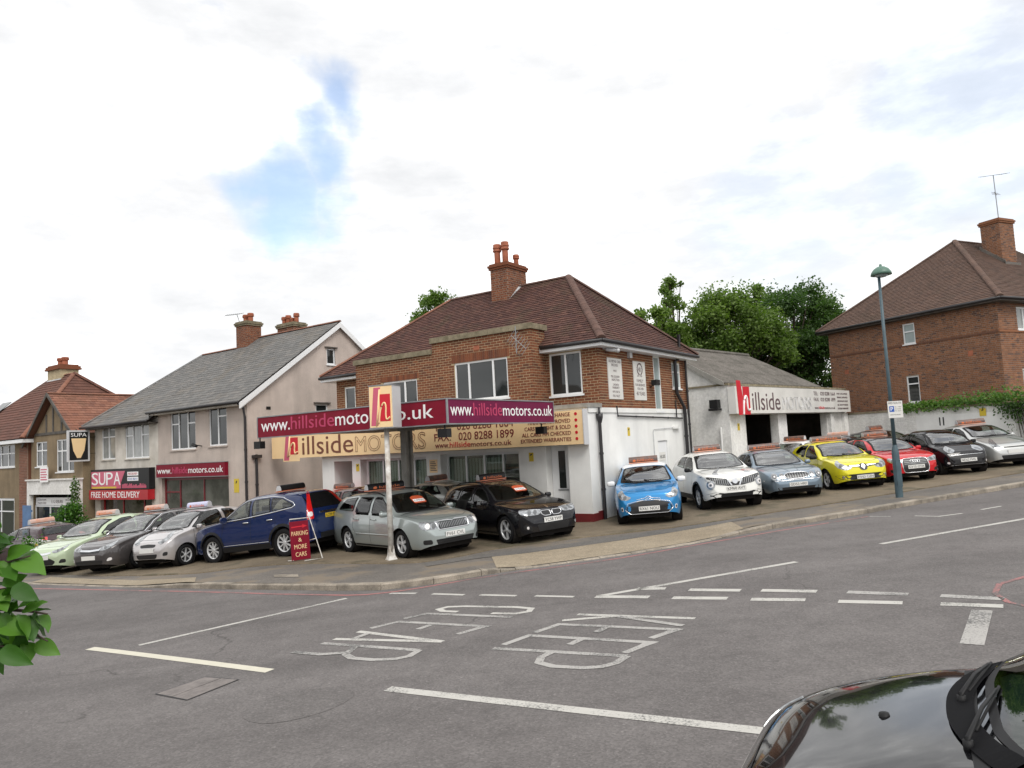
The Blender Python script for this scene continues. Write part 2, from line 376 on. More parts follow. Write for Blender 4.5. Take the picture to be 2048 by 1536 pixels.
M['leafB'] = leaf_mat('dark_chestnut_leaf', (.04, .085, .022), (.07, .13, .032), (.115, .185, .05), .38)
M['potbuff'] = mat('buff_render', (.46, .38, .24), .9, var=.15)
M['leafC'] = leaf_mat('ivy_leaf', (.05, .12, .02), (.09, .18, .035), (.14, .24, .05))
M['leafD'] = leaf_mat('shrub_leaf', (.022, .075, .006), (.04, .125, .009), (.085, .20, .02), .28)
M['leafR'] = leaf_mat('rusty_leaf', (.14, .05, .02), (.18, .07, .03), (.2, .1, .03))
M['tyre'] = mat('tyre_rubber', (.013, .013, .014), .8, spec=.15)
M['rim'] = mat('alloy', (.58, .59, .60), .3, metal=.35)
M['rimdark'] = mat('dark_alloy', (.06, .06, .065), .5, metal=.5)
M['chrome'] = mat('chrome', (.75, .76, .78), .12, metal=1.)
M['trim'] = mat('black_trim', (.012, .012, .013), .55, spec=.25)
M['grille'] = mat('grille_black', (.012, .012, .013), .35)
M['carglass'] = mat('car_glass', (.022, .03, .029), .02, ior=2.3)
M['screen'] = mat('windscreen_glass', (.085, .105, .098), .01, ior=2.7)
M['carglassd'] = mat('privacy_glass', (.008, .008, .009), .03, ior=1.6)
M['lampglass'] = mat('headlamp_lens', (.34, .355, .37), .15, metal=.45, coat=1., var=.5, vscale=16)
M['lampcore'] = mat('headlamp_core', (.12, .125, .13), .15, metal=.4, coat=1.)
M['tail'] = mat('red_tail_lamp', (.55, .012, .012), .12, coat=1.)
M['amber'] = mat('clear_lamp', (.7, .68, .68), .15, coat=1.)
M['platew'] = mat('white_plate', (.70, .70, .68), .45)
M['platey'] = mat('yellow_plate', (.68, .47, .03), .45)
M['ink'] = mat('black_ink', (.012, .012, .012), .5)
def clear_glass(nm='clear_shop_glass', tint=(.72, .78, .74), ior=1.8):
    m = bpy.data.materials.new(nm); m.use_nodes = True; t = m.node_tree; t.nodes.remove(t.nodes['Principled BSDF'])
    a = nd(t, 'ShaderNodeBsdfTransparent'); a.inputs[0].default_value = (*tint, 1); g_ = nd(t, 'ShaderNodeBsdfGlossy'); g_.inputs['Roughness'].default_value = .02
    ge = nd(t, 'ShaderNodeNewGeometry'); dt = nd(t, 'ShaderNodeVectorMath', operation='DOT_PRODUCT'); t.links.new(ge.outputs['Normal'], dt.inputs[0]); t.links.new(ge.outputs['Incoming'], dt.inputs[1])
    f0 = ((ior-1)/(ior+1))**2; k5 = mathn(t, 'POWER', mathn(t, 'SUBTRACT', 1., mathn(t, 'ABSOLUTE', dt.outputs['Value']), True), 5.); fr = mathn(t, 'ADD', mathn(t, 'MULTIPLY', k5, 1-f0), f0, True)
    mx = nd(t, 'ShaderNodeMixShader'); t.links.new(fr, mx.inputs[0]); t.links.new(a.outputs[0], mx.inputs[1]); t.links.new(g_.outputs[0], mx.inputs[2])
    t.links.new(mx.outputs[0], t.nodes['Material Output'].inputs[0]); return m
M['clear'] = clear_glass()
M['cglass'] = clear_glass('clear_car_glass', (.62, .69, .65), 1.9)
M['wglass'] = clear_glass('clear_windscreen', (.60, .68, .63), 3.3)
M['gglass'] = clear_glass('green_tinted_windscreen', (.40, .62, .52), 1.9)
M['seat'] = mat('seat_fabric', (.045, .043, .043), .9, spec=.1)
M['skin_sign'] = mat('pale_plastic', (.55, .55, .56), .4)

# ------------------------------------------------------------------ ground, roads, pavements
def grid_sheet(name, xs, ys, dz, m, kind='structure'):
    b = MB(); nx, ny = len(xs), len(ys)
    b.add([(x, y, Z(x, y)+dz) for y in ys for x in xs], [(j*nx+i, j*nx+i+1, (j+1)*nx+i+1, (j+1)*nx+i) for j in range(ny-1) for i in range(nx-1)])
    return b.build(name, m, None, True, kind)
_xs = [-900, -400, -200, -120, -70]+[-60+2*i for i in range(61)]+[70, 120, 200, 400, 900]
grid_sheet('ground', _xs, [-600, -200, -60, 0, 40, 80, 200, 500, 1500], -.25, M['earth'])
def dip(x):
    t = max(0, min(1, (-6.4-x)/1.8)); return -.10*t*t*(3-2*t)

KERB = [(-40, 36.9), (-26, 28.1), (-17, 22.45), (-13.25, 20.1), (-10.82, 18.35), (-8.74, 16.9), (-7.2, 15.95), (-5.7, 15.06), (-4.72, 14.55), (-3.9, 14.1), (-3.21, 13.72), (-2.7, 13.50), (-2.2, 13.44), (-1.7, 13.56),
        (-1.25, 13.76), (-.8, 13.98), (-.45, 14.14), (.08, 14.30), (1.27, 14.60), (2.4, 14.95), (3.46, 15.38), (4.25, 15.82), (5.09, 16.27), (6.41, 16.83), (8.09, 17.51), (10.45, 18.6), (12.01, 19.25), (13.6, 19.95), (20, 22.7), (40, 31.2)]
KH = [.11, .11, .11, .025, .025, .025, .11, .11, .11, .11, .11, .11, .11, .11, .11, .11, .07, .02, .02, .02, .02, .03, .11, .11, .11, .11, .11, .11, .11, .11]
BACK = [(-40, 41), (-26, 31.6), (-17, 25.2), (-13.8, 22.4), (-11.6, 20.6), (-9.9, 19.5), (-8.4, 18.8), (-6.9, 18.2), (-5.9, 17.95), (-5.0, 17.55), (-4.1, 17.1), (-3.3, 16.6), (-2.7, 16.25), (-2.2, 16.1),
        (-1.7, 16.25), (-1.2, 16.6), (-.7, 17.0), (-.1, 17.35), (1.2, 17.6), (2.3, 17.75), (3.4, 17.85), (4.4, 18.1), (5.4, 18.55), (6.8, 19.15), (8.6, 19.85), (10.9, 20.95), (12.4, 21.6), (14.0, 22.3), (19, 24.7), (38, 33)]
def resample(P, vals, step):
    out = []
    for i in range(len(P)-1):
        a, b = Vector(P[i]), Vector(P[i+1]); n = max(1, round((b-a).length/step))
        for k in range(n):
            t = k/n; out.append((a.lerp(b, t), vals[i]*(1-t)+vals[i+1]*t, i+t))
    out.append((Vector(P[-1]), vals[-1], len(P)-1.)); return out
def onpoly(P, s):
    i = min(int(s), len(P)-2); return Vector(P[i]).lerp(Vector(P[i+1]), s-i)
RK = resample(KERB, KH, .45)
def inner(s, d):
    a, b = onpoly(KERB, s), onpoly(BACK, s); v = b-a; return a + v*min(1, d/v.length)
OUT = [(-75, 30), (-70, -20), (-30, -40), (0, -40), (40, -40), (75, -20), (80, 20), (75, 38)]
b = MB(); vs = []; nr = 36
for i, (p, h, s) in enumerate(RK):
    q = onpoly(OUT, i/(len(RK)-1)*(len(OUT)-1)); p2 = p+(p-q).normalized()*-.0
    for j in range(nr):
        t = (j/(nr-1))**1.6; g_ = (p+Vector((0, .05))).lerp(q, t); vs.append((g_.x, g_.y, Z(g_.x)))
b.add(vs, [(i*nr+j, i*nr+j+1, (i+1)*nr+j+1, (i+1)*nr+j) for i in range(len(RK)-1) for j in range(nr-1)])
road = b.build('road', M['road'], None, True, 'structure')
nx = 7; bf = MB(); vs = []
for p, h, s in RK:
    a = inner(s, .13); b_ = onpoly(BACK, s)
    for j in range(nx):
        t = j/(nx-1); q = a.lerp(b_, t); vs.append((q.x, q.y, Z(q.x)+h*(1-t)+(.03+dip(q.x))*t+.004*math.sin(q.x*3+q.y*2)*t))
n = len(RK)
bf.add(vs, [(i*nx+j, (i+1)*nx+j, (i+1)*nx+j+1, i*nx+j+1) for i in range(n-1) for j in range(nx-1)])
bf.build('footway', M['foot'], None, True, 'structure')
FZ = .06
b = MB(); vs = []
INN = [(p[0]*1.35+1, max(p[1]+14, 42+abs(p[0])*.1)) for p in BACK]
nx = 12
for p, h, s in RK:
    a, c = onpoly(BACK, s), onpoly(INN, s)
    vs.append((a.x, a.y, Z(a.x)+.018+dip(a.x)))
    for j in range(nx-1):
        t = j/(nx-2); q = a.lerp(c, t); vs.append((q.x+(.012 if j == 0 else 0), q.y+(.012 if j == 0 else 0), Z(q.x)+FZ+dip(q.x)))
b.add(vs, [(i*nx+j, (i+1)*nx+j, (i+1)*nx+j+1, i*nx+j+1) for i in range(n-1) for j in range(nx-1)])
b.build('forecourt', M['fore'], None, False, 'structure')
# crossover slab and the darker tarmac trench band behind it
def strip(name, s0, s1, d0, d1, dz, m, parent=None, nst=30, nw=4):
    b = MB(); vs = []
    for i in range(nst+1):
        s = s0+(s1-s0)*i/nst; k = onpoly(list(zip(KH, KH)), s).x; L = (onpoly(BACK, s)-onpoly(KERB, s)).length
        for j in range(nw+1):
            d = d0+(d1-d0)*j/nw; q = inner(s, d); t = max(0, (d-.13)/(L-.13)); vs.append((q.x, q.y, Z(q.x)+k*(1-t)+(.03+dip(q.x))*t+dz))
    b.add(vs, [(i*(nw+1)+j, (i+1)*(nw+1)+j, (i+1)*(nw+1)+j+1, i*(nw+1)+j+1) for i in range(nst) for j in range(nw)])
    o = b.build(name, m, parent, True)
    if parent is None: o['kind'] = 'structure'
    return o
strip('crossover', 15.95, 21.75, .14, 1.75, .008, M['cross'])
strip('tarmac_band', 13.2, 22.3, 1.76, 2.35, .010, M['band'])
strip('crossover', 3.0, 6.2, .14, 1.5, .008, M['cross'])
strip('paving_patch', 7.9, 8.6, 1.1, 1.55, .009, M['kerb'])
# kerb stones, one object each
kerb = empty('kerb'); kerb['kind'] = 'structure'
def kerb_run(s0, s1, step, wd, name, m, gapw=.012):
    P = [(p, s) for p, h, s in resample(KERB, KH, .05) if s0 <= s <= s1]; acc = 0; last = P[0]
    for (p, s), (q, s2) in zip(P, P[1:]):
        acc += (q-p).length
        if acc >= step or s2 == P[-1][1]:
            a, b_ = last, (q, s2); v = (b_[0]-a[0]); L = v.length; v.normalize(); nrm = Vector((-v.y, v.x))
            if nrm.dot(onpoly(BACK, (a[1]+b_[1])/2)-a[0]) < 0: nrm = -nrm
            jz = random.uniform(-.006, .006); mb = MB(); pts = []
            for (pp, ss, e) in ((a[0]+v*gapw/2, a[1], 0), (b_[0]-v*gapw/2, b_[1], 1)):
                h = onpoly(list(zip(KH, KH)), ss).x+jz; z = Z(pp.x)
                for dn, zz in ((0, z-.08), (.0, z+h-.02), (.025, z+h), (wd, z+h), (wd, z-.08)):
                    g = pp+nrm*dn; pts.append((g.x, g.y, zz))
            mb.add(pts, [(i, (i+1) % 5, 5+(i+1) % 5, 5+i) for i in range(5)]+[(4, 3, 2, 1, 0), (5, 6, 7, 8, 9)])
            mb.build(name, m, kerb); last = b_; acc = 0
kerb_run(2.0, 16.1, .92, .15, 'kerb_stone', M['kerb'])
kerb_run(16.03, 21.6, .30, .13, 'granite_sett', M['kerb'])
kerb_run(21.56, 28.5, .92, .15, 'kerb_stone', M['kerb'])
# painted markings: thin sheets on the road
def ribbon(name, pts, wd, m, dz=.004, sub=.4, closed=False):
    P = []
    for i in range(len(pts)-1):
        a, b_ = Vector(pts[i]), Vector(pts[i+1]); k = max(1, int((b_-a).length/sub)); P += [a.lerp(b_, j/k) for j in range(k)]
    P.append(Vector(pts[-1])); n = len(P); vs = []
    for i, p in enumerate(P):
        t = (P[min(i+1, n-1)]-P[max(i-1, 0)]).normalized(); q = Vector((-t.y, t.x))
        if 0 < i < n-1:
            t1 = (P[i]-P[i-1]).normalized(); c = max(.5, abs(t1.dot(t))); ww = wd/c
        else: ww = wd
        for s in (-.5, .5):
            g = p+q*ww*s; vs.append((g.x, g.y, Z(g.x)+dz))
    mb = MB(); mb.add(vs, [(2*i, 2*i+1, 2*i+3, 2*i+2) for i in range(n-1)])
    return mb.build(name, m, road, fix=False)
for a, b_ in (((-6.38, 11.03), (-3.03, 8.91)), ((-9.86, 13.36), (-8.06, 12.15)), ((-13.6, 15.9), (-11.7, 14.6))): ribbon('centre_line_dash', [a, b_], .14, M['paint_y'])
ribbon('centre_line_dash', [(-1.45, 7.83), (1.92, 5.86), (2.3, 5.62)], .14, M['paint'])
ribbon('box_edge_line', [(-5.6, 10.91), (-3.06, 13.0)], .1, M['paint'])
gw = [(-2.32, 13.08), (-1.83, 12.86), (-1.53, 12.68), (-.97, 12.34), (-.70, 12.22), (-.11, 11.88), (.19, 11.74), (.77, 11.41), (1.09, 11.28), (1.83, 10.92), (2.13, 10.73), (2.82, 10.39), (3.09, 10.21), (3.71, 9.9), (4.04, 9.66), (4.68, 9.3), (5.03, 9.09), (5.56, 8.74)]
for i in range(0, len(gw), 2): ribbon('give_way_dash', [gw[i], gw[i+1]], .17 if i > 7 else .1, M['paint'])
gw2 = [(1.76, 11.56), (2.17, 11.40), (2.47, 11.15), (3.13, 10.80), (3.39, 10.68), (4.03, 10.31), (4.36, 10.11), (4.96, 9.69), (5.25, 9.47), (5.78, 9.05)]
for i in range(0, len(gw2), 2): ribbon('give_way_dash', [gw2[i], gw2[i+1]], .17, M['paint'] if i < 6 else M['paint_worn'])
for l, wd in (([(1.12, 11.29), (4.59, 12.51)], .12), ([(6.47, 13.43), (9.93, 14.69), (10.4, 14.86)], .12), ([(8.72, 16.44), (9.02, 16.04), (9.6, 16.16)], .08), ([(10.2, 16.45), (10.82, 16.7)], .08), ([(7.95, 17.04), (8.32, 16.7)], .06)): ribbon('lane_line', l, wd, M['paint'])
ribbon('worn_stop_band', [(5.26, 8.66), (4.42, 7.50)], .21, M['paint_worn'])
ribbon('red_route_line', [(-17.6, 22.4), (-12.77, 19.22), (-8.03, 16.13), (-4.55, 14.04), (-3.11, 13.28), (-2.75, 13.17), (-2.25, 13.20), (-1.77, 13.36), (-.87, 13.76), (.08, 14.05), (1.18, 14.29), (1.9, 14.5), (2.55, 14.77), (3.8, 15.35), (5.57, 16.11), (7.98, 17.02)], .085, M['red'])
ribbon('red_route_line', [(7.6, 10.2), (6.74, 10.05), (6.2, 9.78), (5.86, 9.35), (5.72, 8.9), (5.8, 8.5), (6.2, 8.0)], .07, M['red'])
LET = dict(K=[[(.73, 10.27), (2.15, 9.48)], [(1.24, 9.97), (.5, 10.01)], [(1.24, 9.95), (1.93, 9.19)]],
E1=[[(.12, 9.53), (.45, 9.83), (1.82, 9.05), (1.46, 8.78)], [(1.05, 9.49), (.87, 9.26)]], E2=[[(-.27, 9.09), (.05, 9.41), (1.43, 8.61), (1.08, 8.3)], [(.66, 9.0), (.51, 8.83)]],
P=[[(-.39, 8.98), (1.09, 8.18)], [(1.09, 8.18), (.94, 7.97), (.78, 7.89), (.59, 7.91), (.28, 8.06), (.13, 8.24), (.17, 8.44), (.3, 8.6)]],
C=[[(-.47, 10.82), (-.12, 10.66), (.07, 10.72), (.11, 10.89), (-.12, 11.08), (-.9, 11.46), (-1.16, 11.53), (-1.29, 11.43), (-1.21, 11.26), (-.98, 11.13)]],
L=[[(-1.76, 11.0), (-1.44, 11.2), (-.17, 10.47)]], E3=[[(-2.17, 10.59), (-1.81, 10.84), (-.53, 10.09), (-.88, 9.81)], [(-1.3, 10.46), (-1.46, 10.27)]],
A=[[(-2.32, 10.47), (-1.04, 9.5)], [(-2.58, 10.16), (-1.04, 9.5)], [(-2.13, 10.32), (-2.31, 10.05)]],
R=[[(-2.7, 10.0), (-1.3, 9.2)], [(-1.3, 9.2), (-1.39, 8.98), (-1.55, 8.91), (-1.83, 8.97), (-2.11, 9.13), (-2.23, 9.33), (-2.18, 9.68)], [(-2.2, 9.4), (-2.56, 9.43), (-2.99, 9.68)]])
for k, strokes in LET.items():
    for i, s in enumerate(strokes): ribbon('painted_letter_stroke', s, .098, M['paint'] if (k in 'KA' and i < 2) or (k == 'C') else M['paint_worn'], dz=.004+.0012*i, sub=.12)
# inspection lid and tarmac repair in the near lane
lid = MB(); q = [(-4.12, 8.41), (-3.79, 8.89), (-3.32, 8.66), (-3.64, 8.09)]
c0 = Vector((sum(p[0] for p in q)/4, sum(p[1] for p in q)/4))
fr = [c0+(Vector(p)-c0)*1.06 for p in q]
f_ = MB()
for i in range(4):
    a, b_, c, d = fr[i], fr[(i+1) % 4], Vector(q[(i+1) % 4]), Vector(q[i]); f_.face([(v.x, v.y, Z(v.x)+.006) for v in (a, b_, c, d)])
lido = empty('inspection_cover'); lido.parent = road
f_.build('cover_frame', M['black'], lido)
for (u0, u1) in ((.0, .49), (.51, 1.)):
    A, B_, C_, D_ = [Vector(p) for p in q]; pts = [A.lerp(B_, 0).lerp(D_.lerp(C_, 0), u0), A.lerp(D_, u1), B_.lerp(C_, u1), B_.lerp(C_, u0)]
    m_ = MB(); m_.face([(v.x, v.y, Z(v.x)+.007) for v in pts]); m_.build('cover_plate', M['lid'], lido)
pp = chaikin([(-2.95, 7.55), (-2.5, 8.15), (-1.7, 7.9), (-1.9, 7.3), (-2.5, 7.05)], 2)
m_ = MB(); m_.face([(x, y, Z(x)+.003) for x, y in pp]); m_.build('tarmac_repair', asphalt('repair_asphalt', (.114, .105, .102), (.136, .126, .122), .2), road)

# ------------------------------------------------------------------ building kit
CAMP = Vector((0, 0, 2.4))
class Frame:
    """a wall plane: o + u*U + z*Zup + d*N, N pointing into the building"""
    def __init__(s, o, U, N): s.o, s.U, s.N = Vector(o), Vector(U).normalized(), Vector(N).normalized()
    def P(s, u, z, d=0.): return s.o + s.U*u + Vector((0, 0, z)) + s.N*d
    def box(s, mb, u0, u1, z0, z1, d0, d1, r=0.):
        mb.add([s.P(u, z, d) for d in (d0, d1) for z in (z0, z1) for u in (u0, u1)], [(0, 2, 3, 1), (4, 5, 7, 6), (0, 1, 5, 4), (2, 6, 7, 3), (0, 4, 6, 2), (1, 3, 7, 5)], r)
def wall_mesh(F, u0, u1, z0, z1, holes, reveal=.14, mb=None):
    mb = mb or MB(); us = sorted({u0, u1, *[h[0] for h in holes], *[h[1] for h in holes]}); zs = sorted({z0, z1, *[h[2] for h in holes], *[h[3] for h in holes]})
    us = [u for u in us if u0 <= u <= u1]; zs = [z for z in zs if z0 <= z <= z1]
    for i in range(len(us)-1):
        for j in range(len(zs)-1):
            cu, cz = (us[i]+us[i+1])/2, (zs[j]+zs[j+1])/2
            if any(h[0] < cu < h[1] and h[2] < cz < h[3] for h in holes): continue
            mb.face([F.P(us[i], zs[j]), F.P(us[i+1], zs[j]), F.P(us[i+1], zs[j+1]), F.P(us[i], zs[j+1])])
    for h in holes:
        a, b_, c, d = h[:4]; rv = h[4] if len(h) > 4 else reveal
        for (p, q) in (((a, c), (b_, c)), ((b_, c), (b_, d)), ((b_, d), (a, d)), ((a, d), (a, c))):
            mb.face([F.P(*p), F.P(*q), F.P(*q, rv), F.P(*p, rv)])
    return mb
def window(parent, F, h, cols, glass=None, sill=True, name='window', fw=.055, d=.06, frame=None, sillm=None):
    glass = glass or M['glass']; frame = frame or M['upvc']
    u0, u1, z0, z1 = h[:4]; mb = MB()
    for a in ((u0, u1, z0, z0+fw), (u0, u1, z1-fw, z1), (u0, u0+fw, z0+fw, z1-fw), (u1-fw, u1, z0+fw, z1-fw)): F.box(mb, *a, d-.03, d+.05)
    panes = []; tot = sum(c[0] for c in cols); u = u0+fw; iw = u1-u0-2*fw
    for ci, (fr, rows) in enumerate(cols):
        w_ = iw*fr/tot; a, b_ = u, u+w_; rt = sum(rows); z = z0+fw; ih = z1-z0-2*fw
        if ci: F.box(mb, a-.03, a+.03, z0+fw, z1-fw, d-.034, d+.046)
        for ri, r_ in enumerate(rows):
            hh = ih*r_/rt
            if ri: F.box(mb, a+(.03 if ci else 0), b_-(.03 if ci < len(cols)-1 else 0), z-.028, z+.028, d-.037, d+.043)
            panes.append((a, b_, z, z+hh)); z += hh
        u += w_
    o = mb.build(name, frame, parent)
    for (a, b_, c, e) in panes:
        m2 = MB(); F.box(m2, a-.004, b_+.004, c-.004, e+.004, d, d+.012); m2.build('pane', glass, o)
    if sill:
        m3 = MB(); F.box(m3, u0-.05, u1+.05, z0-.055, z0-.003, -.05, .12); m3.build('sill', sillm or M['upvc'], o)
    return o
_unit = {}
def unit_piece(key, m, sz, bev):
    """shared brick mesh: front face slightly smaller than the back"""
    if key in _unit: return _unit[key]
    a, b_, c = sz; mb = MB(); e = bev
    mb.add([(0, 0, 0), (a, 0, 0), (a, 0, c), (0, 0, c), (e, -b_, e), (a-e, -b_, e), (a-e, -b_, c-e), (e, -b_, c-e)], [(4, 5, 6, 7), (0, 1, 5, 4), (1, 2, 6, 5), (2, 3, 7, 6), (3, 0, 4, 7)])
    _unit[key] = mb.mesh('brick', m); return _unit[key]
def brickwork(root, jobs, m, limit=300, bl=.213, bh=.065, mo=.015, proud=.007, soldier=()):
    """jobs: (wall_object, Frame, u0, u1, z0, z1, holes, header_bond). The nearest `limit` whole bricks become objects, the rest one mesh"""
    whole, rest = [], []
    W = root.matrix_basis
    for (wo, F, u0, u1, z0, z1, holes, flem) in jobs:
        z = z0; row = 0
        while z+bh <= z1+.03:
            zt = min(z+bh, z1); u = u0-((.75 if flem else .5)*(bl+mo) if row % 2 else 0.); k = 0
            while u < u1:
                L = bl if not (flem and k % 2) else (bl-mo)/2; k += 1
                segs = [(max(u, u0), min(u+L, u1))]
                for h in holes:
                    if h[2] < zt-.01 and h[3] > z+.01:
                        ns = []
                        for (a, b_) in segs:
                            if h[1] <= a or h[0] >= b_: ns.append((a, b_)); continue
                            if a < h[0]: ns.append((a, h[0]-.004))
                            if b_ > h[1]: ns.append((h[1]+.004, b_))
                        segs = ns
                for (a, b_) in segs:
                    if b_-a < .03: continue
                    full = abs(b_-a-L) < 1e-4 and L == bl and zt-z > bh-1e-4
                    c = W @ F.P((a+b_)/2, (z+zt)/2); (whole if full else rest).append(((c-CAMP).length, wo, F, a, b_, z, zt))
                u += L+mo
            z += bh+mo; row += 1
    whole.sort(key=lambda t: t[0])
    me = unit_piece((m.name, bl, bh), m, (bl, proud, bh), .004)
    for (_, wo, F, a, b_, z, zt) in whole[:limit]:
        o_ = F.P(a, z); U, N = F.U, F.N
        link('brick', me, wo, Matrix(((U.x, N.x, 0, o_.x), (U.y, N.y, 0, o_.y), (0, 0, 1, o_.z), (0, 0, 0, 1))))
    by = {}
    for t in whole[limit:]+rest: by.setdefault(t[1].name, (t[1], []))[1].append(t)
    for wo, lst in by.values():
        mb = MB(); e = .004
        for (_, wo, F, a, b_, z, zt) in lst:
            mb.add([F.P(a, z), F.P(b_, z), F.P(b_, zt), F.P(a, zt), F.P(a+e, z+e, -proud), F.P(b_-e, z+e, -proud), F.P(b_-e, zt-e, -proud), F.P(a+e, zt-e, -proud)],
                   [(4, 5, 6, 7), (0, 1, 5, 4), (1, 2, 6, 5), (2, 3, 7, 6), (3, 0, 4, 7)], random.random()*.999+.001)
        mb.build('remaining_bricks', m, wo, kind='stuff', fix=False)
def tiled_slope(root, roof, poly, m, tw=.20, gauge=.135, th=.024, limit=300, base=None, name='roof_tile', jit=.007, lap=1.35, joint=.008):
    """poly: planar 3D outline, first edge = eave. Courses of separate tiles clipped to the outline"""
    P = [Vector(p) for p in poly]; U = (P[1]-P[0]).normalized(); n = (P[1]-P[0]).cross(P[2]-P[0]).normalized()
    if n.z < 0: n = -n
    V = n.cross(U).normalized()
    if V.z < 0: V = -V
    q = [((p-P[0]).dot(U), (p-P[0]).dot(V)) for p in P]; vmax = max(a[1] for a in q)
    def span(v):
        xs = []
        for i in range(len(q)):
            (a, b_), (c, d) = q[i], q[(i+1) % len(q)]
            if (b_-v)*(d-v) <= 0 and abs(d-b_) > 1e-9: xs.append(a+(c-a)*(v-b_)/(d-b_))
        return (min(xs), max(xs)) if len(xs) >= 2 else None
    bm_ = MB(); bm_.face([p-n*.03 for p in P]); bm_.build('roof_deck', M['roofbase'], roof)
    full, rest = [], []; v = 0.; row = 0
    while v < vmax-.02:
        sp = span(min(v+gauge*.5, vmax-.005))
        if sp:
            a0, a1 = sp; u = math.floor(a0/tw)*tw-(tw/2 if row % 2 else 0)
            while u < a1:
                x0, x1 = max(u, a0), min(u+tw, a1)
                if x1-x0 > .02:
                    whole = abs(x1-x0-tw) < 1e-5 and v+gauge*lap < vmax
                    ln = min(gauge*lap, vmax-v+.02)
                    c = root.matrix_basis @ (P[0]+U*((x0+x1)/2)+V*v); (full if whole else rest).append(((c-CAMP).length, x0+joint/2, x1-joint/2, v, ln))
                u += tw
        v += gauge; row += 1
    lift = th*1.15
    def verts(x0, x1, v, ln, j, k):
        o_ = P[0]
        lo0, lo1 = lift+j, lift+k
        return [o_+U*x0+V*v+n*(lo0-th), o_+U*x1+V*v+n*(lo1-th), o_+U*x1+V*v+n*lo1, o_+U*x0+V*v+n*lo0, o_+U*x0+V*(v+ln)+n*.001, o_+U*x1+V*(v+ln)+n*.001]
    FF = [(0, 1, 2, 3), (3, 2, 5, 4), (0, 3, 4), (1, 5, 2)]
    full.sort(key=lambda t: t[0])
    if limit and full:
        key = (name, m.name, tw, gauge)
        if key not in _unit:
            mb = MB(); w_ = tw-joint; ln = gauge*lap
            mb.add([(0, 0, lift-th), (w_, 0, lift-th), (w_, 0, lift), (0, 0, lift), (0, ln, .001), (w_, ln, .001)], FF); _unit[key] = mb.mesh(name, m)
        for (_, x0, x1, v, ln) in full[:limit]:
            o_ = P[0]+U*x0+V*v+n*random.uniform(0, jit)
            link(name, _unit[key], roof, Matrix(((U.x, V.x, n.x, o_.x), (U.y, V.y, n.y, o_.y), (U.z, V.z, n.z, o_.z), (0, 0, 0, 1))))
    mb = MB()
    for (_, x0, x1, v, ln) in full[limit:]+rest:
        mb.add(verts(x0, x1, v, ln, random.uniform(-.2, 1)*jit, random.uniform(-.2, 1)*jit), FF, random.random()*.999+.001)
    if mb.f: mb.build('remaining_'+name+'s', m, roof, kind='stuff', fix=False)
def ridge_line(roof, a, b_, m, r=.11, name='ridge_tile', step=.42):
    a, b_ = Vector(a), Vector(b_); L = (b_-a).length; n = max(1, round(L/step)); t = (b_-a)/L; s = t.cross(Vector((0, 0, 1))).normalized(); up = s.cross(t)
    for i in range(n):
        mb = MB(); p, q = a+t*(L*i/n+.004), a+t*(L*(i+1)/n-.004); vs = []
        for c, rr in ((p, r), (q, r*.97)):
            for k in range(7):
                g = math.pi*k/6; vs.append(c+s*math.cos(g)*rr+up*(math.sin(g)*rr*.75-.02))
        mb.add(vs, [(k, k+1, k+8, k+7) for k in range(6)]+[tuple(range(6, -1, -1)), tuple(range(7, 14))]); mb.build(name, m, roof)
def pot(parent, x, y, z, h, r, m):
    mb = MB(); mb.lathe([(r*.62, -.02), (r*.72, 0), (r*.70, h*.62), (r, h*.66), (r, h*.72), (r*.86, h*.74), (r*.86, h*.78), (r, h*.80), (r, h*.86), (r*.86, h*.88), (r*.9, h*.97), (r*.8, h), (r*.6, h), (r*.6, h*.5)], 16, 'z', (x, y, z))
    o = mb.build('chimney_pot', m, parent, True); smooth_by_angle(o.data, 40); return o
def chimney(root, roof_part, x0, x1, y0, y1, z0, z1, m, mm, pots, flash=None, limit=60, cap=True, stub=None):
    mb = MB(); mb.box(x0, x1, y0, y1, z0, z1); st = mb.build('chimney', mm, roof_part)
    jobs = [(st, Frame((x0, y0, 0), (1, 0, 0), (0, 1, 0)), 0, x1-x0, z0, z1, [], True), (st, Frame((x1, y0, 0), (0, 1, 0), (-1, 0, 0)), 0, y1-y0, z0, z1, [], True), (st, Frame((x0, y1, 0), (0, -1, 0), (1, 0, 0)), 0, y1-y0, z0, z1, [], True)]
    brickwork(root, jobs, m, limit=0)
    if cap:
        c = MB(); c.box(x0-.05, x1+.05, y0-.05, y1+.05, z1-.16, z1-.08); c.box(x0-.08, x1+.08, y0-.08, y1+.08, z1-.08, z1+.0); c.box(x0-.03, x1+.03, y0-.03, y1+.03, z1+.002, z1+.06)
        c.build('chimney_cap', m if cap is True else cap, st)
    for p in pots: pot(st, *p)
    return st
def pipe(parent, pts, r, m=None, name='downpipe', brackets=True):
    mb = MB(); P = [Vector(p) for p in pts]; mb.tube(P, r, 10)
    for a, b_ in zip(P, P[1:]):
        L = (b_-a).length; k = int(L/1.3)
        for i in range(1, k+1):
            c = a.lerp(b_, i/(k+1)); t = (b_-a).normalized(); mb.tube([c-t*.03, c+t*.03], r*1.28, 10)
    o = mb.build(name, m or M['gutter'], parent, True); smooth_by_angle(o.data, 45); return o
def camera_notice(x, y, z, rz, label, m=None, w_=.16, h_=.26):
    o = empty('warning_notice', (x, y, z), rz, label, 'notice', 'yellow notices fixed to the white walls')
    mb = MB(); mb.box(-w_/2, w_/2, -.006, 0, 0, h_); mb.build('plate', m or M['yellow'], o)
    b = MB(); b.add([(-.05, -.009, h_*.62), (.03, -.009, h_*.72), (.05, -.009, h_*.9), (-.03, -.009, h_*.8)], [(0, 1, 2, 3)]); b.build('camera_symbol', M['ink'], o)
    return o

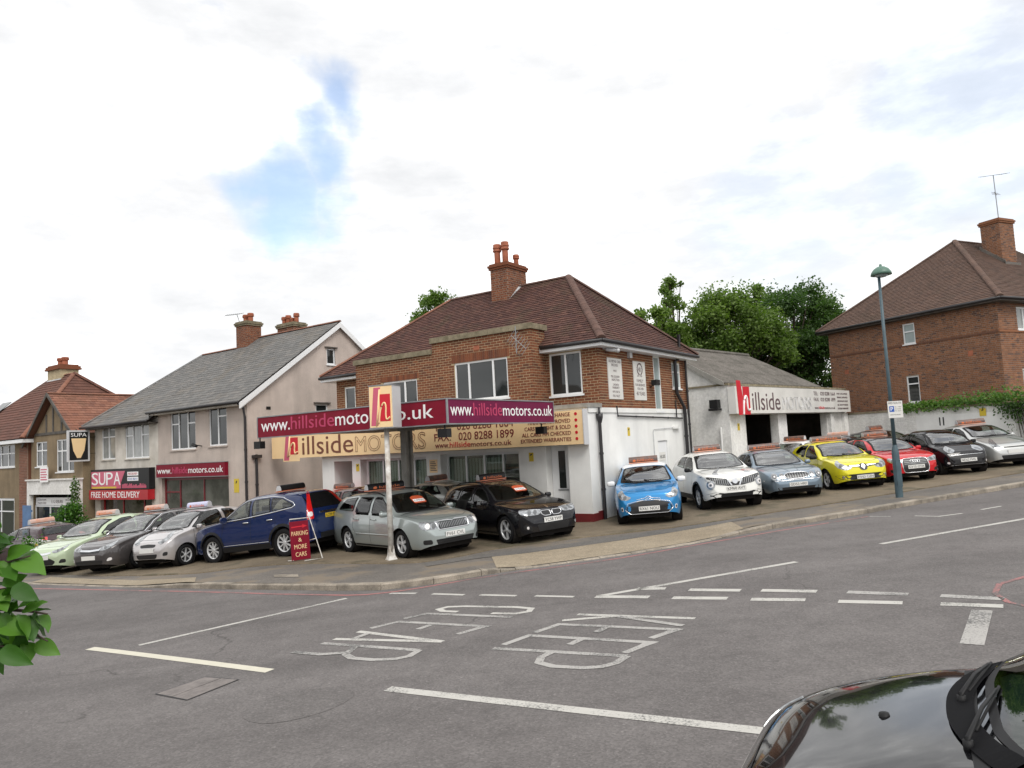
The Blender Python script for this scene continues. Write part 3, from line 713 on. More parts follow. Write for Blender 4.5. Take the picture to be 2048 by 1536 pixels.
# ------------------------------------------------------------------ main showroom (local: x along the front, y into the building)
RB = R(-35)
B1 = empty('showroom_building', (2.05, 20.49, 0), RB, 'two storey brick car showroom with hipped brown roof and white ground floor', 'building')
bpy.context.view_layer.update()
F0 = Frame((0, 0, 0), (1, 0, 0), (0, 1, 0)); FB = Frame((0, .02, 0), (1, 0, 0), (0, 1, 0)); FU = Frame((0, .8, 0), (1, 0, 0), (0, 1, 0)); FS = Frame((0, 0, 0), (0, 1, 0), (-1, 0, 0))
G0 = -.75
# ground floor front: piers, recessed glazing, doors
gh = [(-10.46, -9.53, G0, 2.09, .9), (-9.12, -6.05, G0, 2.12, .35), (-5.45, -2.40, G0, 2.17, .35), (-1.45, -.70, G0, 2.34, .35)]
wall_mesh(F0, -11.1, 0, G0, 3.30, gh).build('ground_floor_front', M['white'], B1)
mb = wall_mesh(FS, 0, 7.4, G0, 3.30, [(4.60, 5.36, G0, 2.24, .10)]); mb.build('ground_floor_side', M['white'], B1)
mb = MB(); mb.face([(-11.1, 0, 3.30), (.0, 0, 3.30), (0, .8, 3.30), (-11.1, .8, 3.30)]); mb.build('flat_roof', M['corr'], B1)
mb = MB(); mb.box(-1.8, .06, -.06, .78, 3.302, 3.42); mb.build('roof_slab_edge', M['colgrey'], B1)
mb = MB(); mb.face([(-11.1, 0, G0), (-11.1, 7.4, G0), (-11.1, 7.4, 3.30), (-11.1, 0, 3.30)]); mb.face([(-11.1, 7.4, G0), (0, 7.4, G0), (0, 7.4, 5.2), (-11.1, 7.4, 5.2)]); mb.build('rear_wall', M['white'], B1)
mb = MB(); mb.box(-.72, .03, -.03, .3, G0, .36); mb.box(.001, .03, .3, .62, G0, .40); mb.build('red_plinth', M['plinth'], B1)
mb = MB(); FS.box(mb, .02, 7.4, 3.16, 3.30, -.035, -.002); mb.build('render_band', M['white'], B1)
rm = MB(); rm.box(-9.3, -2.2, .55, 3.5, G0, 2.6); ro = rm.build('showroom_interior', M['inner'], B1)
for (u0, u1, cols) in ((-9.12, -6.05, 4), (-5.45, -2.40, 4)):
    h = (u0, u1, -.45, 2.12 if u0 < -6 else 2.17)
    win = window(B1, F0, h, [(1, [1])]*cols, glass=M['clear'], sill=False, name='shop_window', fw=.08, d=.34)
    bl = MB(); k = u0+.1
    while k < u1-(.9 if u0 > -6 else .1):
        bl.box(k, k+.095, .40, .405, -.3, 2.0, 0, Matrix.Translation((0, 0, 0))); k += .125
    bl.build('vertical_blind', M['blind'], win)
mb = MB(); mb.box(-10.46, -9.53, .88, .9, G0, 2.09); mb.build('entrance_back', M['inner'], B1)
mb = MB(); mb.box(-9.95, -9.6, .85, .878, G0, 1.6); mb.build('inner_door', M['dark'], B1)
mb = MB(); F0.box(mb, -1.44, -.71, -.1, 2.32, .30, .345); dr = mb.build('door', M['upvc'], B1)
for (a, b_, c, e, mm, nm) in ((-1.20, -.98, 1.05, 2.12, M['glass'], 'door_glass'), (-1.26, -.92, .98, 1.02, M['greymetal'], 'letter_box'), (-.84, -.80, 1.0, 1.16, M['greymetal'], 'handle'), (-1.34, -1.10, .05, .85, M['upvc'], 'door_panel'), (-1.03, -.80, .05, .85, M['upvc'], 'door_panel')):
    m2 = MB(); F0.box(m2, a, b_, c, e, .285, .298); m2.build(nm, mm, dr)
# side door with panels, meter box
mb = MB(); FS.box(mb, 4.61, 5.35, .2, 2.22, .04, .09); dr = mb.build('side_door', M['upvc'], B1)
for a, b_ in ((4.70, 4.95), (5.02, 5.27)):
    for c, e in ((.4, .95), (1.05, 1.45)):
        m2 = MB(); FS.box(m2, a, b_, c, e, .030, .039); m2.build('door_panel', M['lead'], dr)
m2 = MB(); FS.box(m2, 4.72, 5.22, 1.58, 1.86, .030, .039); m2.build('door_notice', M['signwhite'], dr)
text('lettering', 'HILLSIDE', M['ink'], dr, (-.028, 4.76, 1.66), (0, 1, 0), (0, 0, 1), width=.42, height=.11, ext=.001)
# upper floor
hr = (-1.65, -.55, 3.75, 5.02); hl = (-10.67, -10.1, 3.75, 4.80); hc = (-4.72, -2.65, 3.80, 5.02); hb = (-7.89, -6.33, 3.75, 4.70)
s1 = (4.62, 5.15, 3.22, 5.06); s2 = (6.14, 6.86, 4.03, 4.93)
w1 = wall_mesh(FU, -11.1, 0, 3.30, 5.22, [hr, hl]).build('upper_front_wall', M['mortar'], B1)
w2 = wall_mesh(FS, .8, 7.4, 3.30, 5.22, [s1, s2]).build('upper_side_wall', M['mortar'], B1)
mb = wall_mesh(FB, -9.2, -5.62, 3.30, 5.42, [hb]); wall_mesh(FB, -5.62, -1.77, 3.30, 5.76, [hc], mb=mb)
mb.face([(-1.77, .02, 3.3), (-1.77, .8, 3.3), (-1.77, .8, 5.76), (-1.77, .02, 5.76)]); mb.face([(-9.2, .02, 3.3), (-9.2, .8, 3.3), (-9.2, .8, 5.42), (-9.2, .02, 5.42)])
mb.face([(-5.62, .02, 5.42), (-5.62, .35, 5.42), (-5.62, .35, 5.76), (-5.62, .02, 5.76)]); mb.face([(-9.2, .02, 5.42), (-5.62, .02, 5.42), (-5.62, .9, 5.42), (-9.2, .9, 5.42)]); mb.face([(-9.2, .35, 5.3), (-1.77, .35, 5.3), (-1.77, .35, 5.76), (-9.2, .35, 5.42)])
w3 = mb.build('bay_wall', M['mortar'], B1, fix=False)
FR = Frame((-1.77, .02, 0), (0, 1, 0), (-1, 0, 0)); FL = Frame((-9.2, .8, 0), (0, -1, 0), (1, 0, 0))
sold = [(hc[0]-.1, hc[1]+.1, hc[3], 3.30+25*.080-.006), (hb[0]-.1, hb[1]+.1, hb[3], 3.30+20*.080-.006)]
brickwork(B1, [(w1, FU, -11.1, 0, 3.30, 5.22, [hr, hl, (-9.2, -1.77, 3.2, 5.3)], False), (w2, FS, .8, 7.4, 3.31, 5.20, [s1, s2], False), (w3, FB, -9.2, -5.62, 3.30, 5.42, [hb, sold[1]], False), (w3, FB, -5.62, -1.77, 3.30, 5.76, [hc, sold[0]], False), (w3, FR, 0, .78, 3.30, 5.76, [], False)], M['brick'])
for (a, b_, c, e) in sold:
    n = int((b_-a)/.078)
    for i in range(n):
        u = a+(b_-a)*i/n; m2 = MB(); FB.box(m2, u+.005, u+(b_-a)/n-.005, c+.004, e-.006, -.009, .03); m2.build('soldier_brick', M['brick'], w3)
for (a, b_, z) in ((-5.66, -1.70, 5.76), (-9.26, -5.64, 5.42)):
    n = 5
    for i in range(n):
        u = a+(b_-a)*i/n; m2 = MB(); m2.box(u+.004, u+(b_-a)/n-.004, -.06, .43, z+.002, z+.17+random.uniform(-.008, .008)); m2.build('coping_stone', M['coping'], w3)
m2 = MB(); m2.box(-1.84, -1.70, .44, .86, 5.762, 5.93); m2.build('coping_stone', M['coping'], w3)
m2 = MB(); FB.box(m2, -3.9, -3.68, 5.36, 5.48, -.012, .02); m2.build('air_brick', M['pot'], w3)
window(B1, FB, hc, [(.62, [1]), (1.15, [1]), (.62, [1])])
window(B1, FB, hb, [(1, [1]), (.55, [1])])
window(B1, FU, hr, [(1, [1]), (1, [1])], d=.05)
window(B1, FU, hl, [(1, [1])], d=.05)
window(B1, FS, s1, [(1, [1.02, 1])], glass=M['frost'], d=.035)
window(B1, FS, s2, [(1, [2, 1.05])], glass=M['frost'], d=.035)
mb = MB(); mb.box(-11.0, -.05, .95, 7.3, 3.35, 5.1); mb.build('upper_rooms', M['dark'], B1)
# hipped roof
roof = MB(); ex0, ex1, ey0, ey1, ez = -11.62, .36, .44, 7.76, 5.24; rz = 8.12; rx0, rx1, ry = -8.05, -2.72, 4.1
roof.box(ex0+.02, ex1-.02, ey0+.02, ey1-.02, ez-.19, ez-.03)
ro = roof.build('roof', M['upvc'], B1)
mb = MB(); mb.face([(ex1, ey1, ez), (ex0, ey1, ez), (rx0, ry, rz), (rx1, ry, rz)]); mb.build('rear_slope', M['tile'], ro)
tiled_slope(B1, ro, [(ex0, ey0, ez), (ex1, ey0, ez), (rx1, ry, rz), (rx0, ry, rz)], M['tile'], limit=180)
tiled_slope(B1, ro, [(ex1, ey0, ez), (ex1, ey1, ez), (rx1, ry, rz)], M['tile'], limit=120)
tiled_slope(B1, ro, [(ex0, ey1, ez), (ex0, ey0, ez), (rx0, ry, rz)], M['tile'], limit=0)
ridge_line(ro, (rx0, ry, rz), (rx1, ry, rz), M['ridge'])
ridge_line(ro, (ex1, ey0, ez+.03), (rx1, ry, rz+.02), M['ridge'], .13); ridge_line(ro, (ex0, ey0, ez+.03), (rx0, ry, rz+.02), M['tile3'], .1); ridge_line(ro, (ex1, ey1, ez+.03), (rx1, ry, rz+.02), M['ridge'], .12)
for a, b_ in (((-1.70, ey0-.02, ez-.05), (ex1+.03, ey0-.02, ez-.05)), ((ex1+.03, ey0-.02, ez-.05), (ex1+.03, ey1, ez-.05)), ((ex0, ey0-.02, ez-.05), (-9.3, ey0-.02, ez-.05))):
    m2 = MB(); m2.tube([a, b_], .055, 10); m2.build('gutter', M['gutter'], ro, True)
chimney(B1, ro, -5.55, -4.80, 3.35, 4.55, 7.1, 8.88, M['brick'], M['mortar2'], [(-5.38, 3.6, 8.92, .78, .16, M['pot']), (-5.04, 3.62, 8.92, .82, .16, M['pot']), (-5.0, 4.25, 8.92, .45, .13, M['pot'])])
m2 = MB(); m2.face([(-5.6, 3.30, 7.45), (-4.75, 3.30, 7.45), (-4.75, 3.42, 7.62), (-5.6, 3.42, 7.62)]); m2.face([(-4.78, 3.3, 7.5), (-4.78, 4.1, 8.2), (-4.66, 4.1, 8.14), (-4.66, 3.3, 7.44)]); m2.build('flashing', M['lead'], ro)
# pipes and fittings on the side wall
pipe(B1, [(.09, .52, 3.0), (.09, .52, -.02)], .05)
m2 = MB(); m2.lathe([(.05, 2.85), (.09, 3.0), (.10, 3.12), (.085, 3.12), (.06, 2.95)], 12, 'z', (.10, .52, 0)); m2.tube([(.10, .52, 3.0), (.10, .52, 3.3)], .035, 8); m2.build('pipe_hopper', M['gutter'], B1, True)
pipe(B1, [(.11, 6.72, 5.95), (.11, 6.72, 5.12), (.11, 6.22, 4.95), (.11, 6.22, 3.85), (.12, 6.78, 3.35), (.12, 6.78, .35)], .062, name='soil_pipe')
pipe(B1, [(.09, 7.22, 5.12), (.09, 7.22, .4)], .04)
pipe(B1, [(.05, 1.72, 3.36), (.05, 1.76, 3.06), (.05, 6.7, 2.98)], .025, name='waste_pipe'); pipe(B1, [(.05, 6.2, 3.6), (.05, 6.2, 3.0)], .022, name='waste_pipe')
pipe(B1, [(.03, 4.3, 2.62), (.03, 4.22, 2.55), (.03, 4.22, .4)], .010, M['lead'], 'cable_conduit'); pipe(B1, [(.03, 4.3, 2.62), (.03, 6.0, 2.66)], .010, M['lead'], 'cable_conduit')
m2 = MB(); m2.box(.003, .10, 5.85, 6.35, 2.62, 2.70); m2.build('door_hood', M['white'], B1)
m2 = MB(); m2.box(.003, .10, 2.72, 2.90, 4.86, 5.12); m2.build('alarm_box', M['skin_sign'], B1)
cm = MB(); cm.tube([(.10, 1.15, 5.0), (.28, 1.45, 4.98)], .05, 10); cm.tube([(.28, 1.45, 4.98), (.33, 1.53, 4.97)], .062, 10); cm.tube([(0, 1.15, 5.03), (.12, 1.2, 5.0)], .02, 6); cm.build('security_camera', M['skin_sign'], B1, True)
fl = MB(); fl.tube([(0, 4.25, 4.0), (.15, 4.25, 4.05)], .015, 6); fl.box(.12, .30, 4.12, 4.42, 4.05, 4.22); fl.build('floodlight', M['black'], B1)
ae = MB(); ae.tube([(-2.15, -.02, 5.0), (-2.15, -.18, 5.05), (-2.15, -.18, 5.85)], .015, 6); ae.tube([(-2.3, -.2, 5.6), (-1.6, -.5, 5.1)], .01, 5)
for i in range(7):
    t = i/6; c = Vector((-2.3, -.2, 5.6)).lerp(Vector((-1.6, -.5, 5.1)), t); ae.tube([c+Vector((.10, .08, .18)), c-Vector((.10, .08, .18))], .006, 4)
ae.build('bracket_aerial', M['greymetal'], B1)
# wall boards on the side
def wall_board(lab, y0, y1, z0, z1, lines, head=None):
    o = empty('wall_board', B1.matrix_basis @ Vector((.001, (y0+y1)/2, z0)), RB+R(90), lab, 'sign')
    w_ = y1-y0; h_ = z1-z0; mb = MB(); mb.box(-w_/2, w_/2, -.03, 0, 0, h_); mb.build('board', M['signwhite'], o)
    for (s, zc, hh, ww) in lines: text('lettering', s, M['lgrey'], o, (-ww/2*w_, -.032, zc*h_), (1, 0, 0), (0, 0, 1), width=ww*w_, height=hh, ext=.001)
    return o
o1 = wall_board('narrow white board listing five lines beside the front corner of the brick wall', 1.34, 2.24, 3.56, 4.79, [('ALL RETAIL CARS', .89, .075, .86), ('INCLUDE:', .80, .075, .45), ('MOT', .66, .07, .22), ('PRE-DELIVERY', .52, .07, .62), ('INSPECTION', .44, .07, .55), ('3 MONTH', .32, .07, .42), ('WARRANTY', .25, .07, .5), ('HPI CHECK', .15, .07, .5), ('FULL VALET', .05, .07, .5)])
o2 = wall_board('white board with a laurel emblem and family business wording', 3.05, 3.91, 3.56, 4.79, [('EST. 1970', .60, .05, .4), ('FAMILY', .46, .10, .55), ('RUN BUSINESS', .36, .08, .8), ('FOR OVER', .26, .08, .5), ('40 YEARS', .12, .12, .72)])
m2 = MB()
for i in range(20):
    a = R(-60+300*i/19)-R(0); c = Vector((math.sin(a+R(0))*.19, -.034, .98-math.cos(a)*.19*-1)); 
    c = Vector((math.sin(R(200)+R(320)*i/19)*.18, -.034, .97+math.cos(R(200)+R(320)*i/19)*.18)); m2.tube([c, c+Vector((.03, 0, .03))], .018, 5)
m2.build('laurel_emblem', M['lgrey'], o2); text('lettering', '40', M['lgrey'], o2, (-.09, -.033, .90), (1, 0, 0), (0, 0, 1), width=.18, height=.15, ext=.001)

# ------------------------------------------------------------------ long cream fascia sign over the showroom
XU, ZU = (1, 0, 0), (0, 0, 1)
sg = empty('fascia_sign', B1.matrix_basis @ Vector((0, -.27, 2.29)), RB, 'long cream fascia sign with maroon lettering across the showroom front', 'sign')
mb = MB(); mb.box(-13.62, .0, -.0, .22, 0, .95); mb.build('sign_box', M['signcream'], sg)
mb = MB(); mb.box(-.0+.002, .03, -.02, .23, -.02, .97); mb.build('end_cap', M['skin_sign'], sg)
def logo_h(parent, x, y, z, w_, h_, drop=0.):
    """pink bar, red block and a sloping cream h on a cream panel"""
    m = MB(); m.box(x, x+w_, y-.006, y, z-drop, z+h_); m.build('logo_panel', M['signcream'], parent)
    m = MB(); m.prism([(x+.05*w_, z+.04*h_-drop), (x+.36*w_, z+.04*h_-drop), (x+.42*w_, z+.60*h_), (x+.50*w_, z+.97*h_), (x+.20*w_, z+.97*h_)], y-.0095, y-.0065, lambda a, c, d: (a, d, c)); m.build('logo_pink_bar', M['logopink'], parent)
    m = MB(); m.prism([(x+.46*w_, z+.14*h_), (x+.92*w_, z+.14*h_), (x+.92*w_, z+.80*h_), (x+.46*w_, z+.80*h_)], y-.0095, y-.0065, lambda a, c, d: (a, d, c)); m.build('logo_red_block', M['logored'], parent)
    m = MB(); P = [(x+.30*w_, z+.04*h_), (x+.36*w_, z+.35*h_), (x+.46*w_, z+.92*h_)]; Q = [(x+.40*w_, z+.10*h_), (x+.50*w_, z+.48*h_), (x+.66*w_, z+.62*h_), (x+.74*w_, z+.52*h_), (x+.71*w_, z+.30*h_), (x+.74*w_, z+.16*h_), (x+.90*w_, z+.24*h_)]
    for pl in (P, chaikin(Q, 2, False)): m.tube([(a, y-.012, c) for a, c in pl], .035*w_, 6)
    m.build('logo_letter', M['signcream'], parent, True)
logo_h(sg, -12.95, -.002, .0, .95, .95, .12)
text('lettering', 'illside', M['lbrown'], sg, (-11.85, -.004, .10), XU, ZU, width=2.7, height=.66)
text('lettering', 'MOTORS', M['lbrown'], sg, (-9.04, -.004, .10), XU, ZU, width=3.25, height=.54, outline=True, lw=.010)
text('lettering', 'TEL:   020 8288 1664', M['lmaroon'], sg, (-5.42, -.004, .62), XU, ZU, width=3.08, height=.22)
text('lettering', 'FAX:   020 8288 1899', M['lmaroon'], sg, (-5.42, -.004, .30), XU, ZU, width=3.08, height=.24)
text('lettering', 'www.', M['lmaroon'], sg, (-5.40, -.004, .085), XU, ZU, width=.58, height=.12)
text('lettering', 'hillside', M['logored'], sg, (-4.80, -.004, .085), XU, ZU, width=.82, height=.17)
text('lettering', 'motors.co.uk', M['lmaroon'], sg, (-3.96, -.004, .085), XU, ZU, width=1.52, height=.15)
for i, (s, ww) in enumerate((('PART EXCHANGE', 1.15), ('FINANCE APPROVED', 1.42), ('CARS BOUGHT & SOLD', 1.55), ('ALL CARS HPI CHECKED', 1.65), ('EXTENDED WARRANTIES', 1.70))):
    zc = .79-.172*i; text('lettering', s, M['lmaroon'], sg, (-.40-ww, -.004, zc), XU, ZU, width=ww, height=.11)
    m2 = MB(); m2.lathe([(.001, -.006), (.045, -.006), (.045, .0)], 14, 'y', (-.22, -.002, zc+.055)); m2.build('bullet_dot', M['logored'], sg)
for (x, z, l) in ((-9.25, 1.72, 'yellow camera notice on the pier beside the open showroom entrance'), (-1.95, 1.85, 'yellow camera notice on the pier left of the white glazed door')):
    p = B1.matrix_basis @ Vector((x, -.001, z)); camera_notice(p.x, p.y, p.z, RB, l)
p = B1.matrix_basis @ Vector((.001, 2.5, 2.45)); camera_notice(p.x, p.y, p.z, RB+R(90), 'yellow camera notice high on the white side wall above the blue car')
nt_ = empty('paper_notice', B1.matrix_basis @ Vector((-5.75, -.001, 1.6)), RB, 'cream printed notice on the white panel between the showroom windows', 'notice'); m2 = MB(); m2.box(-.17, .17, -.005, 0, 0, .42); m2.build('sheet', M['signcream'], nt_)
for i in range(6):
    m2 = MB(); m2.box(-.13, .13-.03*(i % 3), -.008, -.0055, .06+.055*i, .085+.055*i); m2.build('print_line', M['lgrey'], nt_)

# ------------------------------------------------------------------ forecourt canopy
cp = empty('forecourt_canopy', (-1.506, 16.51, 0), RB, 'flat forecourt canopy with maroon lettered edges on a grey column', 'canopy')
mb = MB(); mb.box(-6.78, -.02, .02, 4.42, 2.98, 3.40); mb.build('canopy_deck', M['colgrey'], cp)
mb = MB(); mb.box(-6.80, 0, -.03, .018, 2.93, 3.47); f1 = mb.build('front_fascia', M['maroon'], cp)
mb = MB(); mb.box(.002, .05, -.03, 4.45, 2.93, 3.47); f2 = mb.build('side_fascia', M['plum'], cp)
mb = MB(); mb.box(-6.82, .06, -.045, .0, 3.472, 3.50); mb.box(-6.82, .06, -.045, .0, 2.90, 2.928); mb.box(-6.83, -6.80, -.045, .02, 2.928, 3.472); mb.build('trim_strip', M['greymetal'], f1)
mb = MB(); mb.box(.025, .065, 0.001, 4.47, 3.472, 3.50); mb.box(.025, .065, .001, 4.47, 2.90, 2.928); mb.box(.0, .065, 4.451, 4.47, 2.928, 3.472); mb.box(.03, .062, -.044, -.0, 2.928, 3.472); mb.build('trim_strip', M['greymetal'], f2)
for (s, m, x, ww, hh, dz) in (('www.', M['lwhite'], -6.65, 1.22, .22, 0), ('hillside', M['lpink'], -5.38, 1.70, .34, 0), ('motors', M['lwhite'], -3.64, 1.62, .27, 0), ('.co.uk', M['lwhite'], -1.98, 1.62, .32, 0)):
    text('lettering', s, m, f1, (x, -.032, 3.08), XU, ZU, width=ww, height=hh)
for (s, m, y, ww, hh) in (('www.', M['lwhite'], .08, .82, .20), ('hillside', M['lpink'], .92, 1.14, .30), ('motors.co.uk', M['lwhite'], 2.10, 2.28, .28)):
    text('lettering', s, m, f2, (.052, y, 3.10), (0, 1, 0), ZU, width=ww, height=hh)
mb = MB(); mb.box(-3.56, -3.36, 2.2, 2.28, -.5, 2.98); mb.box(-3.56, -3.36, 2.40, 2.48, -.5, 2.98); mb.box(-3.49, -3.43, 2.281, 2.399, -.5, 2.98); mb.build('column', M['colgrey'], cp)
mb = MB(); mb.box(-3.60, -3.32, 2.15, 2.53, 2.90, 2.975); mb.build('column_head', M['colgrey'], cp)
for (x, y) in ((-6.6, -.12), (-.15, .1), (-.2, 4.2)):
    mb = MB(); mb.tube([(x, y, 2.92), (x, y, 2.82)], .02, 6); mb.box(x-.14, x+.14, y-.10, y+.06, 2.62, 2.82, 0, None); mb.build('floodlight', M['black'], cp)

# ------------------------------------------------------------------ pole sign
ps = empty('pole_sign', (-2.92, 16.84, Z(-2.92)+.05), R(-16), 'cream box sign with red and pink letter on a flaking white post', 'sign')
mb = MB(); mb.tube([(0, 0, -.05), (0, 0, 3.12)], [.066, .058], 14); o = mb.build('post', M['postwhite'], ps, True)
mb = MB(); mb.lathe([(.16, -.02), (.15, .02), (.10, .10), (.07, .32)], 4, 'z'); mb.build('post_foot', M['postwhite'], ps)
mb = MB(); mb.box(-.29, .29, -.24, .20, 2.98, 3.93); mb.build('sign_box', M['skin_sign'], ps)
logo_h(ps, -.28, -.242, 2.99, .56, .93)
mb = MB(); mb.box(-.30, .30, -.26, .21, 2.96, 2.979); mb.box(-.30, .30, -.26, .21, 3.931, 3.95); mb.build('box_edge', M['greymetal'], ps)

# ------------------------------------------------------------------ A-board
ab = empty('pavement_board', (-5.40, 18.24, Z(-5.4)+FZ), R(40), 'maroon folding pavement board reading parking and more cars', 'sign')
mb = MB(); mb.prism([(-.24, .02), (.24, .02), (.24, .94), (-.24, .94)], 0, .02, lambda a, c, d: (a, d+c*.12-.10, c)); bd = mb.build('board', M['maroon'], ab)
def abt(s, z, ww, hh): text('lettering', s, M['signcream'], bd, (-ww/2, -.103+z*.12, z), XU, (0, .12, 1), width=ww, height=hh, ext=.002)
abt('PARKING', .60, .42, .105); abt('&', .45, .09, .09); abt('MORE', .28, .32, .105); abt('CARS', .10, .28, .105)
mb = MB(); mb.add([(-.20, -.103+.80*.12, .79), (.10, -.103+.80*.12, .80), (.10, -.103+.83*.12, .83), (-.20, -.103+.83*.12, .82), (.08, -.103+.77*.12, .77), (.21, -.103+.815*.12, .815), (.08, -.103+.86*.12, .86)], [(0, 1, 2, 3), (4, 5, 6)]); mb.build('arrow', M['logored'], bd)
mb = MB(); mb.tube([(-.23, .03, .93), (-.23, .02, 1.0), (.27, .0, 1.0), (.38, -.46, .03), (-.08, -.46, .03)], .017, 8); mb.tube([(.25, -.03, .45), (.32, -.23, .50)], .012, 6); mb.tube([(-.30, .0, .02), (-.2, -.1, .02)], .014, 6); mb.build('tube_stand', M['postwhite'], ab, True)

# ------------------------------------------------------------------ workshop (local x along its front, y into it)
RW = R(45.5)
WS = empty('workshop_building', (7.9, 27.0, 0), RW, 'low white workshop with corrugated grey roof and open garage bays', 'building'); bpy.context.view_layer.update()
F0 = Frame((0, 0, 0), XU, (0, 1, 0)); FL = Frame((0, 0, 0), (0, 1, 0), (1, 0, 0))
wall_mesh(F0, 0, 11.3, -.3, 4.12, [(1.2, 3.95, -.3, 3.04, .3), (4.75, 8.9, -.3, 3.04, .3)]).build('front_wall', M['whiteold'], WS)
mb = wall_mesh(FL, 0, 6.4, -.3, 4.12, []); mb.face([(0, .35, 4.12), (0, 6.4, 4.12), (0, 6.4, 4.2), (0, 3.1, 5.92), (0, .35, 4.3)]); mb.build('side_wall', M['whiteold'], WS)
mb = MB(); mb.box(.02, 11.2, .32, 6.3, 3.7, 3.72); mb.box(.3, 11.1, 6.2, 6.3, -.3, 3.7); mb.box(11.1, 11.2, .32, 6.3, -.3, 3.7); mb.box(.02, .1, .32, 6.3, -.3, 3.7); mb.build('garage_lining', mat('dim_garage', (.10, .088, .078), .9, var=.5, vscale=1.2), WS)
mb = MB(); mb.box(3.96, 4.74, .25, .34, -.3, 3.04); mb.build('bay_pier', M['whiteold'], WS)
mb = MB(); mb.box(8.95, 9.3, -.16, .0-.002, -.3, 3.0); mb.box(10.6, 11.3, -.14, -.002, -.3, 3.0); mb.build('wall_pier', M['whiteold'], WS)
rf = empty('roof'); rf.parent = WS
def corrugated(a, b_, c, d, name, parent, wave=.146, amp=.028, rows=3):
    """sheets from eave a-b up to ridge d-c"""
    a, b_, c, d = map(Vector, (a, b_, c, d)); n = (b_-a).cross(d-a).normalized(); n = n if n.z > 0 else -n
    L = (b_-a).length; k = int(L/wave*4); sheets = max(1, round(L/1.05)); per = k//sheets
    for s in range(sheets):
        for r_ in range(rows):
            mb = MB(); vs = []; i0 = s*per; i1 = (s+1)*per if s < sheets-1 else k
            for i in range(i0, i1+1):
                t = i/k; w_ = math.sin(i/4*2*math.pi)*amp
                for v in (r_/rows-.012, (r_+1)/rows+.012): q = a.lerp(b_, t).lerp(d.lerp(c, t), max(0, min(1, v))); vs.append(q+n*(w_+.014*(1-v*rows+r_)))
            m = i1-i0+1; mb.add(vs, [(2*i, 2*i+2, 2*i+3, 2*i+1) for i in range(m-1)]); o = mb.build(name, M['corr'], parent, True)
corrugated((-.12, .12, 4.22), (8.9, .12, 4.22), (7.9, 3.05, 5.95), (-.12, 3.05, 5.95), 'roof_sheet', rf)
mb = MB(); mb.face([(8.9, .12, 4.2), (8.9, 6.4, 4.2), (7.9, 3.05, 5.93)]); mb.face([(8.9, 6.4, 4.2), (-.1, 6.4, 4.2), (-.1, 3.05, 5.93), (7.9, 3.05, 5.93)]); mb.build('rear_slope', M['corr'], rf)
mb = MB(); mb.tube([(-.15, 3.05, 5.98), (7.9, 3.05, 5.98)], .09, 8); mb.build('ridge_cap', M['corr'], rf)
mb = MB(); mb.prism([(0.05, 4.12), (.35, 4.2), (3.05, 5.9), (3.05, 6.0), (.1, 4.28)], -.14, -.11, lambda a, c, d: (d, a, c)); mb.build('bargeboard', M['colgrey'], rf)
mb = MB(); mb.box(-.05, 11.35, -.06, .30, 4.122, 4.20); mb.box(-.05, .2, .30, 3.2, 4.122, 4.19); mb.build('wall_coping', M['coping'], WS)
pipe(WS, [(-.06, .35, 2.6), (-.06, .35, .2)], .04, M['white'])
fl = MB(); fl.box(-.32, -.02, .28, .66, 3.22, 3.30); fl.box(-.30, -.05, .30, .62, 3.31, 3.62); fl.build('floodlight', M['black'], WS)
sg = empty('workshop_sign', WS.matrix_basis @ Vector((0, -.32, 3.06)), RW, 'long white fascia sign with red letter over the open garage bays', 'sign')
mb = MB(); mb.box(-.05, 11.0, 0, .3, 0, 1.0); mb.build('sign_box', M['signwhite'], sg)
m = MB(); m.prism([(.12, -.05), (.42, -.05), (.50, .6), (.36, 1.22), (.06, 1.22)], -.012, -.002, lambda a, c, d: (a, d, c)); m.build('logo_red_bar', M['logored'], sg)
m = MB(); m.prism([(.52, -.04), (1.02, -.04), (1.02, 1.0), (.52, 1.0)], -.012, -.002, lambda a, c, d: (a, d, c)); m.build('logo_red_block', M['logored'], sg)
m = MB(); m.tube([(a, -.016, c) for a, c in chaikin([(.46, -.04), (.50, .35), (.64, .66), (.78, .62), (.78, .3), (.80, .12), (1.0, .15)], 2, False)], .045, 6); m.build('logo_letter', M['lwhite'], sg, True)
text('lettering', 'illside', M['lgrey'], sg, (1.22, -.004, .12), XU, ZU, width=2.35, height=.68)
text('lettering', 'MOTORS', M['skin_sign'], sg, (3.75, -.004, .13), XU, ZU, width=2.8, height=.52, outline=True, lw=.012)
text('lettering', 'TEL:   020 8288 1664', M['lgrey'], sg, (6.88, -.004, .74), XU, ZU, width=2.35, height=.16); text('lettering', 'FAX:  020 8288 1899', M['lgrey'], sg, (6.88, -.004, .48), XU, ZU, width=2.35, height=.16)
text('lettering', 'www.', M['lgrey'], sg, (6.9, -.004, .14), XU, ZU, width=.42, height=.08); text('lettering', 'hillside', M['logored'], sg, (7.35, -.004, .14), XU, ZU, width=.6, height=.12); text('lettering', 'motors.co.uk', M['lgrey'], sg, (7.98, -.004, .14), XU, ZU, width=1.15, height=.11)
for i, s in enumerate(('PART EXCHANGE', 'FINANCE APPROVED', 'CARS BOUGHT & SOLD', 'ALL CARS HPI CHECKED', 'EXTENDED WARRANTIES')): text('lettering', s, M['lgrey'], sg, (10.75-1.3, -.004, .80-.17*i), XU, ZU, width=1.25, height=.075)
p = WS.matrix_basis @ Vector((.62, -.002, 2.45)); camera_notice(p.x, p.y, p.z, RW, 'yellow camera notice beside the first open garage bay')

